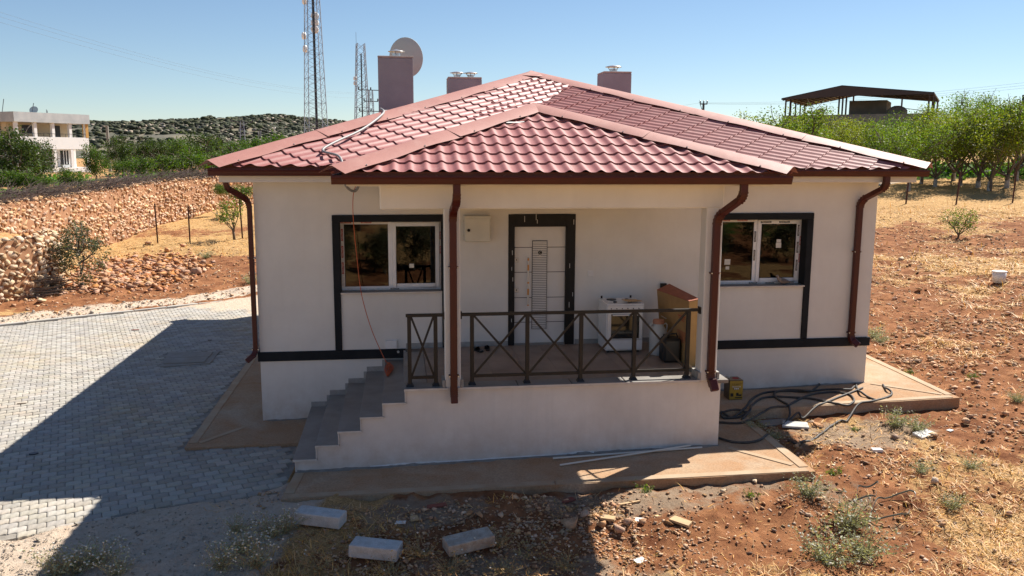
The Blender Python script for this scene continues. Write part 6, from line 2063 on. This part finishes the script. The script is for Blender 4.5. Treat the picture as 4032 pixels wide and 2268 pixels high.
for (x, y, s_, lab) in ((1060, 1400, .9, 'tangle of dry weed between the two lower blocks'), (1250, 1370, .9, 'dry weed overgrowing the soil stained block'), (1130, 1440, .9, 'dry weed at the bottom edge right of the lowest block'), (1330, 1400, .9, 'dry weed right of the soil stained block'), (800, 1430, .8, 'dry weed at the bottom edge left of the lowest block'), (1420, 1430, .8, 'dry weed at the bottom just left of the shadow edge'), (980, 1445, .8, 'dry weed below the lowest block'), (1270, 1440, .8, 'dry weed at the bottom edge in the middle')):
    weed(WD[rnd.randrange(3)], x, y, s_, lab, 'dry weeds in the shade')
for (x, y, s_, lab) in ((1625, 1235, .8, 'tiny green weed at the shadow edge by the apron'), (1888, 1250, .7, 'tiny green weed right of the apron corner'), (2150, 1085, .6, 'tiny green weed on grey dust'), (2100, 1195, .9, 'small green weed below the lower apron corner'), (2290, 940, .8, 'small green weed in the dug earth right of the house'), (2450, 950, .8, 'small green weed at the right in the dug earth')):
    weed(WS[rnd.randrange(2)], x, y, s_, lab, 'small green weeds')

# ------------------------------------------------------------------ straw, pebbles, gravel
def view_points(n_, y0_, y1_, x0_=0, x1_=2576):
    """ground points spread evenly over a part of the view"""
    a = R_.uniform(x0_, x1_, n_)
    b = y0_ + (y1_ - y0_) * R_.random(n_)
    D = np.array(_f)[None] + np.array(_r2)[None] * ((a * 1.565217 - 2016) / F_PX)[:, None] - np.array(_u2)[None] * ((b * 1.565217 - 1134) / F_PX)[:, None]
    t = (-1.2 - CAM.z) / np.minimum(D[:, 2], -1e-3)
    for _ in range(12):
        z = terrain(CAM.x + D[:, 0] * t, CAM.y + D[:, 1] * t, False)
        t = .5 * t + .5 * (z - CAM.z) / D[:, 2]
    Xp, Yp = CAM.x + D[:, 0] * t, CAM.y + D[:, 1] * t
    return Xp, Yp
def free(Xp, Yp):
    """off the paving, slabs and house"""
    inside = ((Xp > -1.05) & (Xp < 12.22) & (Yp > -1.26) & (Yp < 12.7)) | ((Xp > .72) & (Xp < 8.14) & (Yp > -3.86) & (Yp < 0))
    return ~inside & (pave_mask(Xp, Yp) < .05)
# straw litter
Xs, Ys = [], []
for (n_, a, b, c, d_) in ((44000, 880, 1600, 1300, 2700), (34000, 520, 900, 2150, 2650), (14000, 1250, 1600, 520, 1500), (9000, 540, 720, 230, 660), (3000, 440, 540, 2150, 2650)):
    x_, y_ = view_points(n_, a, b, c, d_)
    Xs.append(x_); Ys.append(y_)
X, Y = np.concatenate(Xs), np.concatenate(Ys)
mm = masks(X, Y)
prob = np.clip((mm['dry'] + fbm(X, Y, 3.2, 4) - .72) * 2.2, 0.03, 1) * (1 - np.clip(mm['gravel'] * 1.2, 0, .95)) * (1 - .7 * np.clip(mm['grey'], 0, 1))
keep = free(X, Y) & (R_.random(len(X)) < prob) & (lineside(X, Y, BACKWALL) > .3)
X, Y = X[keep], Y[keep]
n = len(X)
dist = np.hypot(X - CAM.x, Y - CAM.y)
L = R_.uniform(.07, .24, n) * np.clip(dist / 16, .8, 1.6)
wd = R_.uniform(.0018, .0045, n) * np.clip(dist / 9, 1, 3.4)
az = R_.uniform(0, 6.283, n)
el = np.abs(R_.normal(0, .28, n)) * np.clip(13 / dist, .35, 1)
el = np.where(R_.random(n) < .10 * np.clip(12 / dist, .2, 1), R_.uniform(.5, 1.3, n), el)
D = np.stack([np.cos(az) * np.cos(el), np.sin(az) * np.cos(el), np.sin(el)], 1)
Wv = np.stack([-np.sin(az), np.cos(az), np.zeros(n)], 1) * wd[:, None]
Bp = np.stack([X, Y, terrain(X, Y) + .004], 1)
mid = Bp + D * (L * .5)[:, None] + np.stack([R_.normal(0, .012, n), R_.normal(0, .012, n), R_.uniform(0, .02, n)], 1)
V = np.stack([Bp - Wv, Bp + Wv, mid + Wv * .8, mid - Wv * .8, Bp + D * L[:, None]], 1).reshape(-1, 3)
b5 = np.arange(n)[:, None] * 5
tri = np.concatenate([b5 + np.array([[0, 1, 2]]), b5 + np.array([[0, 2, 3]]), b5 + np.array([[3, 2, 4]])], 0)
tag(link('straw', np_mesh('straw', V, tri, M['straw'])), 'dry straw litter lying over the red earth', 'straw', kind='stuff')

# pebbles and clods
Xs, Ys = [], []
for (n_, a, b, c, d_) in ((24000, 900, 1560, 1000, 2700), (12000, 1240, 1560, 650, 1600), (8500, 545, 920, 2150, 2650), (3800, 640, 800, 60, 660)):
    x_, y_ = view_points(n_, a, b, c, d_)
    Xs.append(x_); Ys.append(y_)
X, Y = np.concatenate(Xs), np.concatenate(Ys)
mm = masks(X, Y)
prob = np.clip(1.25 - mm['dry'] * 1.1, .25, 1) * np.clip((fbm(X + 9, Y, .9, 4) - .42) * 6, .30, 1)
keep = free(X, Y) & (R_.random(len(X)) < prob) & (lineside(X, Y, NEARWALL) > 0)
X, Y = X[keep], Y[keep]
dist = np.hypot(X - CAM.x, Y - CAM.y)
s = np.where(R_.random(len(X)) < .14, R_.uniform(.016, .042, len(X)), R_.gamma(1.2, .008, len(X)) + .005) * np.clip(dist / 12, .8, 1.7)
V, Fc = scatter_mesh(ROCKS, np.stack([X, Y, terrain(X, Y) + s * .25], 1), R_.uniform(0, 6.28, len(X)), np.stack([s * 1.2, s, s * .75], 1), .3)
tag(link('pebbles', np_mesh('pebbles', V, Fc, M['pebble'])), 'small stones and clods strewn over the earth', 'pebbles', kind='stuff')
# gravel chips on the sandy strip
x_, y_ = view_points(12000, 1180, 1580, -60, 1000)
x2, y2 = view_points(5000, 715, 815, -30, 660)
X, Y = np.concatenate([x_, x2]), np.concatenate([y_, y2])
mm = masks(X, Y)
keep = free(X, Y) & (mm['gravel'] > .45)
X, Y = X[keep], Y[keep]
dist = np.hypot(X - CAM.x, Y - CAM.y)
s = (R_.gamma(1.3, .0035, len(X)) + .003) * np.clip(dist / 10, .9, 2.2)
V, Fc = scatter_mesh(ROCKS, np.stack([X, Y, terrain(X, Y) + s * .3], 1), R_.uniform(0, 6.28, len(X)), np.stack([s * 1.1, s, s * .8], 1), .3)
tag(link('gravel', np_mesh('gravel', V, Fc, M['gravel'])), 'pale gravel chips on the sandy edge of the paving', 'gravel', kind='stuff')

# ------------------------------------------------------------------ background buildings, masts, poles, wires
# white two storey house at the left, seen from its corner
wb0 = at_depth(48, 437, 82)
wbz = 1.0
RB = Matrix.Translation((wb0.x, wb0.y, wbz)) @ Matrix.Rotation(math.radians(56), 4, 'Z')
wh = thing('white_house', 'white two storey house with open loggias behind the garden trees at the left', 'house', (wb0.x, wb0.y, wbz))
def HB(name, m, *boxes, parent=wh):
    mb = MB()
    for b_ in boxes: mb.box(*b_, M=RB)
    return mb.build(name, M[m], parent)
# local x runs along the right hand front (away to the right), local y along the left hand front
LX, LY = 7.9, 9.0
HB('wall', 'white_paint', (0, 0, -.5, LX, LY, 0.7))
HB('wall', 'white_paint', (0.3, 2.2, 0.7, LX, LY, 2.85))
HB('wall', 'cream', (0.4, 2.0, 3.75, LX - .4, LY, 5.15))
HB('balcony_wall', 'white_paint', (0, 0, 2.55, LX, .14, 3.75))
HB('balcony_wall', 'white_paint', (0, .14, 2.55, .14, LY, 3.75))
HB('balcony_floor', 'white_paint', (.14, .14, 2.6, LX, 2.2, 2.8))
HB('parapet', 'parapet', (-.15, -.15, 5.15, LX + .15, LY, 6.1))
for x in (0.02, 1.95, 3.85, 5.75, LX - .32):
    HB('column', 'white_paint', (x, .02, 3.75, x + .3, .32, 5.15))
    HB('column', 'white_paint', (x, .02, .7, x + .3, .32, 2.55))
for y in (2.8, 5.6, 8.4):
    HB('column', 'white_paint', (.02, y, 3.75, .32, y + .3, 5.15))
HB('stone_edge', 'ochre', (LX - .3, -.02, 3.75, LX + .02, .5, 5.15))
for i, (a, b) in enumerate(((2.2, 3.7), (4.2, 5.7), (6.1, 7.6))):
    w_ = HB('window', 'dark_open', (a, 2.12, .95, b, 2.2, 2.4))
    for k in range(1, 5):
        x = a + (b - a) * k / 5
        HB('window_bar', 'white_paint', (x - .03, 2.08, .95, x + .03, 2.119, 2.4), parent=w_)
HB('door', 'dark_open', (5.2, 1.93, 3.75, 6.1, 1.995, 4.95))
HB('window', 'dark_open', (2.0, 1.93, 4.1, 3.2, 1.995, 4.9))
for i in range(12):
    HB('rail_bar', 'dark_open', (.5 + i * .6, .02, 3.75, .53 + i * .6, .05, 4.05))
HB('rail', 'dark_open', (.3, .02, 4.05, LX - .3, .05, 4.09))
for (x, y, h_) in ((.8, 3, 1.3), (3.2, 2, 1.0), (5.5, 3, .5), (6.3, 4, .45)):
    a = RB @ Vector((x, y, 6.1))
    MB().tube([a, a + Vector((.25 * (h_ > .8), 0, h_))], .035, 5).build('aerial', M['wire'], wh)
a = RB @ Vector((3.6, 2.2, 6.1))
MB().lathe([(.001, 0), (.4, .08), (.42, .10), (.001, .05)], 14, a + Vector((0, 0, .3)), Matrix.Rotation(1.1, 4, 'X')).build('dish', M['dish'], wh)

# house with brown canopy roof beyond the orchard
cb0 = at_depth(2108, 330, 80)
cz = 3.0
RC = Matrix.Translation((cb0.x, cb0.y, cz)) @ Matrix.Rotation(math.radians(-36), 4, 'Z')
ch = thing('canopy_house', 'unfinished house with brown canopy roof on its flat top beyond the orchard', 'house', (cb0.x, cb0.y, cz))
def CB(name, m, *boxes, parent=ch):
    mb = MB()
    for b_ in boxes: mb.box(*b_, M=RC)
    return mb.build(name, M[m], parent)
top = 3.33 + (386 - 292) * 80 / 2121.0 - cz       # roof terrace parapet
pk = 3.33 + (386 - 226) * 80 / 2121.0 - cz
ev = 3.33 + (386 - 252) * 80 / 2121.0 - cz
CB('wall', 'conc_grey', (-4.0, -5.0, -2.0, 8.2, 5.0, top - .9))
CB('parapet', 'conc_grey', (-4.2, -5.2, top - .9, 8.4, -5.0, top))
CB('parapet', 'conc_grey', (-4.2, -5.0, top - .9, -4.0, 5.2, top))
CB('parapet', 'conc_grey', (8.2, -5.0, top - .9, 8.4, 5.2, top - .2))
CB('stair_house', 'conc_grey', (1.0, -1.2, top - .9, 4.2, 3.2, ev - .1))
def roofpt(x, y, z): return RC @ Vector((x, y, z))
xl, xr, xm_ = -4.2, 8.2, 0.9
for (xa, xb, za, zb) in ((xl, xm_, ev, pk), (xm_, xr, pk, ev + .18)):
    vs = [roofpt(xa, -6.0, za), roofpt(xb, -6.0, zb), roofpt(xb, 6.0, zb), roofpt(xa, 6.0, za)]
    MB().add(vs + [v + Vector((0, 0, -.07)) for v in vs], [(0, 1, 2, 3), (0, 4, 5, 1), (1, 5, 6, 2), (2, 6, 7, 3), (3, 7, 4, 0)]).build('canopy_sheet', M['brown_roof'], ch)
    MB().add([v + Vector((0, 0, -.08)) for v in vs], [(3, 2, 1, 0)]).build('canopy_underside', M['under_roof'], ch)
    MB().add([vs[0], vs[1], vs[1] + Vector((0, 0, -.95)), vs[0] + Vector((0, 0, -.16))] if xa == xl else [vs[0], vs[1], vs[1] + Vector((0, 0, -.16)), vs[0] + Vector((0, 0, -.95))], [(0, 1, 2, 3)]).build('fascia', M['brown_roof'], ch)
    for k in range(7):
        y = -5.4 + k * 1.8
        MB().bar(roofpt(xa, y, za - .16), roofpt(xb, y, zb - .16), .08, .10).build('rafter', M['brown_roof'], ch)
    for k in range(1, 6):
        t = k / 6
        MB().bar(roofpt(xa + (xb - xa) * t, -5.9, za + (zb - za) * t - .11), roofpt(xa + (xb - xa) * t, 5.9, za + (zb - za) * t - .11), .06, .06).build('purlin', M['brown_roof'], ch)
def zr(x): return ev + (pk - ev) * (x - xl) / (xm_ - xl) if x < xm_ else pk + (ev + .18 - pk) * (x - xm_) / (xr - xm_)
for (x, y) in ((-4.0, -4.9), (-3.6, -4.9), (-4.0, -2.5), (-4.0, 0), (-4.0, 2.5), (-4.0, 4.9), (.6, -4.9), (.9, -4.9), (1.2, -4.9), (.6, 4.9), (8.1, -4.9), (8.1, -2.0), (8.1, 4.9), (5.0, 4.9), (7.8, -4.9)):
    MB().bar(roofpt(x, y, top - .9), roofpt(x, y, zr(x) - .1), .11).build('canopy_post', M['brown_roof'], ch)
MB().lathe([(.001, 0), (.8, 0), (.85, .3), (.85, .9), (.6, 1.15), (.25, 1.3), (.001, 1.3)], 18, roofpt(5.2, -2.6, top - .5)).build('water_tank', M['conc_grey'], ch, smooth=True)
MB().bar(roofpt(5.6, -4.0, top + .55), roofpt(8.3, -4.6, top + .1), .9, .05).build('solar_panel', M['dark_open'], ch)
MB().lathe([(.001, 0), (.38, .07), (.40, .09), (.001, .05)], 16, roofpt(-.9, -5.1, top + .2), RC.to_3x3().to_4x4() @ Matrix.Rotation(1.2, 4, 'X')).build('satellite_dish', M['dish'], ch)

# pole with dish above the orchard at the right edge
pd = at_depth(2562, 386, 60)
dp_ = thing('dish_pole', 'dark pole carrying a small dish above the orchard at the right edge', 'pole', (pd.x, pd.y, gz(pd.x, pd.y)))
zt = 3.33 + (386 - 236) * 60 / 2121.0
MB().tube([(pd.x, pd.y, gz(pd.x, pd.y) - .2), (pd.x, pd.y, zt)], .12, 8).build('pole', M['insul'], dp_)
MB().lathe([(.001, 0), (.36, .07), (.38, .09), (.001, .05)], 16, (pd.x + .35, pd.y - .2, zt - .55), Matrix.Rotation(1.25, 4, 'X') @ Matrix.Rotation(.5, 4, 'Y')).build('dish', M['dish'], dp_)

# lattice masts
def lattice(name, label, base, hgt, w0, w1, npan, legr, brr, m, cat='mast', rz=.5, bands=3):
    t = thing(name, label, cat, base, rz)
    def leg(i, z):
        w_ = (w0 + (w1 - w0) * z / hgt) / 2
        return Vector(((1, 1, -1, -1)[i] * w_, (1, -1, -1, 1)[i] * w_, z))
    for i in range(4):
        local('leg', MB().bar(leg(i, -2), leg(i, hgt), legr).mesh('leg', m), t)
    # bracing of each face as one part
    for i in range(4):
        mb = MB()
        j = (i + 1) % 4
        for k in range(npan):
            za, zb = hgt * k / npan, hgt * (k + 1) / npan
            mb.bar(leg(i, za), leg(j, zb), brr).bar(leg(j, za), leg(i, zb), brr)
            if k % bands == 0: mb.bar(leg(i, za), leg(j, za), brr)
        local('bracing', mb.mesh('bracing', m), t)['kind'] = 'stuff'
    return t
tb0 = at_depth(797, 386, 120)
tz0 = gz(tb0.x, tb0.y)
t1 = lattice('radio_mast', 'tall lattice radio mast with round dishes, cut by the top of the picture', (tb0.x, tb0.y, 0), 34.0, 3.0, 1.15, 30, .085, .032, M['galv'], rz=.35)
local('cable_ladder', MB().box(-.22, -.75, -1, .10, -.60, 33).mesh('cable_ladder', M['insul']), t1)
def drum(px_, py_, dep, r, t, face):
    p = at_depth(px_, py_, dep)
    o_ = MB().lathe([(.001, -.25), (r * .9, -.25), (r, -.12), (r, .12), (r * .8, .22), (.001, .26)], 18, p, face).build('dish_antenna', M['radome'], t, smooth=False)
FR = Matrix.Rotation(math.radians(-7), 4, 'Z') @ Matrix.Rotation(math.radians(90), 4, 'X')
FS = Matrix.Rotation(math.radians(-70), 4, 'Z') @ Matrix.Rotation(math.radians(90), 4, 'X')
for y in (40, 57, 74): drum(792, y, 118.5, .56, t1, FR)
for x, y in ((764, 90), (767, 123), (765, 2)): drum(x, y, 119, .50, t1, FS)
tb1 = at_depth(913, 386, 165)
t2 = lattice('radio_mast', 'shorter lattice radio mast between the tall mast and the chimney', (tb1.x, tb1.y, 0), 3.33 + (386 - 120) * 165 / 2121.0, 3.2, 1.45, 18, .12, .05, M['galv'], rz=.2)
local('cable_ladder', MB().box(-.12, -.5, -1, .12, -.38, 22).mesh('cable_ladder', M['insul']), t2)
for y in (197, 209): drum(893, y, 164, .40, t2, FS)
local('lightning_rod', MB().tube([(-.7, .7, 23), (-.7, .7, 26.2)], .03, 5).mesh('lightning_rod', M['wire']), t2)
# power poles
def power_pole(px_, top_y, dep, label, arms, w=.5):
    b_ = at_depth(px_, 386, dep)
    h_ = 3.33 + (386 - top_y) * dep / 2121.0
    t = lattice('power_pole', label, (b_.x, b_.y, 0), h_, w * 1.7, w * .7, 10, .07, .03, M['galv'], 'power pole', .25)
    for (dz, half) in arms:
        local('cross_arm', MB().box(-half, -.06, h_ - dz - .06, half, .06, h_ - dz + .06).mesh('cross_arm', M['insul']), t)
        for x in (-half * .95, 0, half * .95):
            local('insulator', MB().lathe([(.001, 0), (.09, 0), (.12, .12), (.09, .24), (.12, .36), (.001, .42)], 8, (x, 0, h_ - dz + .06)).mesh('insulator', M['insul']), t)
    return t
power_pole(936, 232, 140, 'lattice power pole with two cross arms half hidden by the tall chimney', ((.0, 2.1), (3.4, 2.0), (1.8, 1.2)), .8)
power_pole(612, 311, 150, 'distant lattice power pole with three insulators over the garden trees', ((.0, 1.9),), .8)
power_pole(655, 333, 220, 'faint far power pole on the hillside', ((.0, 1.9),), .8)
pp = at_depth(1765, 386, 95)
t = thing('power_pole', 'power pole with forked top just above the right roof slope', 'power pole', (pp.x, pp.y, 0))
h_ = 3.33 + (386 - 262) * 95 / 2121.0
MB().tube([(pp.x, pp.y, 0), (pp.x, pp.y, h_)], .13, 8).build('pole', M['insul'], t)
MB().box(pp.x - .42, pp.y - .05, h_ - .06, pp.x + .42, pp.y + .05, h_ + .06).build('cross_arm', M['insul'], t)
for x in (-.4, .0, .4):
    MB().lathe([(.001, 0), (.06, 0), (.08, .1), (.06, .2), (.08, .3), (.001, .36)], 8, (pp.x + x, pp.y, h_ + .06)).build('insulator', M['insul'], t)
MB().bar((pp.x - .4, pp.y, h_ - .02), (pp.x, pp.y, h_ - 1.0), .05).build('brace', M['insul'], t)
cp_ = at_depth(274, 386, 70)
t = MB().tube([(cp_.x, cp_.y, 0), (cp_.x, cp_.y, 3.33 + (386 - 322) * 70 / 2121.0)], [.16, .11], 8).build('concrete_pole', M['pole_conc'])
tag(t, 'plain concrete pole standing in the garden right of the white house', 'pole')
lp = at_depth(365, 386, 52)
t = MB().tube([(lp.x + .1, lp.y, 1.0), (lp.x - .05, lp.y, 2.35)], .06, 7).build('wooden_post', M['pole_conc'])
tag(t, 'leaning grey post behind the brushwood', 'post')

# wires
def wire(a, b, sag, label, r=.006, group='overhead wires'):
    a, b = Vector(a), Vector(b)
    pts = [a.lerp(b, t) - Vector((0, 0, sag * 4 * t * (1 - t))) for t in np.linspace(0, 1, 20)]
    o_ = MB().tube(pts, r, 4, cap=False).build('overhead_wire', M['wire'])
    tag(o_, label, 'wire', group)
for i, (ya, yb2) in enumerate(((18, 233), (30, 236), (44, 246))):
    wire(at_depth(-40, ya, 55), at_depth(925 + 6 * i, yb2, 139), 1.5, ('topmost overhead wire crossing the sky at the upper left', 'middle overhead wire crossing the sky at the upper left', 'lowest overhead wire crossing the sky at the upper left')[i])
for i, (ya, yb2) in enumerate(((258, 203), (260, 210), (261, 217))):
    wire(at_depth(1765 - 8 + 8 * i, ya, 95), at_depth(2620, yb2, 62), .5, ('topmost wire leading right from the forked power pole', 'middle wire leading right from the forked power pole', 'lowest wire leading right from the forked power pole')[i])
wire(at_depth(1765, 258, 95), at_depth(1560, 272, 120), .3, 'wire leading left from the forked power pole to behind the chimney')
for i in range(3):
    wire(at_depth(300 + 5 * i, 392 - 4 * i, 250), at_depth(1000, 340 - 9 * i, 150), 2.0, ('lowest thin wire before the far ridge', 'middle thin wire before the far ridge', 'topmost thin wire before the far ridge')[i], .012)

# mortar left along the feet of the walls: ragged crusts
def crust(a, b, out, zf, w, h_, m, label=None):
    a, b, o_ = Vector(a), Vector(b), Vector(out)
    n_ = max(6, int((b - a).length / .07))
    vs, fs = [], []
    for i in range(n_ + 1):
        p = a.lerp(b, i / n_)
        t = i * .41
        ww = max(.004, w * (.25 + .9 * (mnoise.noise(Vector((p.x * 3.1, p.y * 3.1, 1.7))) * .5 + .5)) * rnd.uniform(.7, 1.2))
        hh = max(.003, h_ * (mnoise.noise(Vector((p.x * 2.3 + 9, p.y * 2.3, 4.2))) * .8 + .5) * rnd.uniform(.6, 1.2))
        z = zf(p.x)
        vs += [(p.x, p.y, z - .03), (p.x + o_.x * .002, p.y + o_.y * .002, z + hh), (p.x + o_.x * ww * .35, p.y + o_.y * ww * .35, z + hh * .45), (p.x + o_.x * ww, p.y + o_.y * ww, z - .004)]
    for i in range(n_):
        for j in range(3):
            q_ = i * 4 + j
            fs.append((q_, q_ + 1, q_ + 5, q_ + 4))
    return MB().add(vs, fs).build('mortar_crust', m, house)
M['mortar'] = pm('grey_mortar', (0.20, 0.18, 0.155), 0.95, (0.30, 0.27, 0.23), 9, bmp=0.6)
crust((0.84, PY + .03, 0), (7.13, PY + .03, 0), (0, -1, 0), lambda x: zs(x) - .003, .10, .035, M['mortar'])
crust((1.9, PY + .028, 0), (5.2, PY + .028, 0), (0, -1, 0), lambda x: zs(x) + .012, .022, .035, M['whiteshard'])
crust((7.13, PY + .03, 0), (7.13, -1.22, 0), (1, 0, 0), lambda x: zs(x) - .003, .05, .03, M['mortar'])
crust((7.14, -.0, 0), (W, -.0, 0), (0, -1, 0), lambda x: zs(x) + .076, .045, .025, M['mortar'])
crust((0.0, -.0, 0), (0.86, -.0, 0), (0, -1, 0), lambda x: PZ + .03 + .02 * x, .05, .03, M['mortar'])
crust((0, 0, 0), (0, 6, 0), (-1, 0, 0), lambda x: PZ + .031, .05, .03, M['mortar'])

# bits lying on the paving
for (px_, py_, L_, w_, m_, lab) in ((85, 1143, .13, .10, 'insul', 'dark oval cap lying on the shaded paving at the left'), (55, 1017, .16, .05, 'wood', 'brown splinter of wood on the sunlit paving at the left edge'), (528, 797 + 60, .10, .04, 'wood', 'small brown splinter on the shaded paving behind the manhole'), (340, 831, .20, .05, 'redtile', 'reddish scrap lying on the sunlit paving')):
    p = pix(px_, py_, PZ)
    k_ = 12
    o = MB().prism([(p.x + L_ / 2 * math.cos(6.283 * i / k_), p.y + w_ / 2 * math.sin(6.283 * i / k_ + .2)) for i in range(k_)], PZ + .006, PZ + .022).build('scrap', M[m_])
    tag(o, lab, 'scrap')
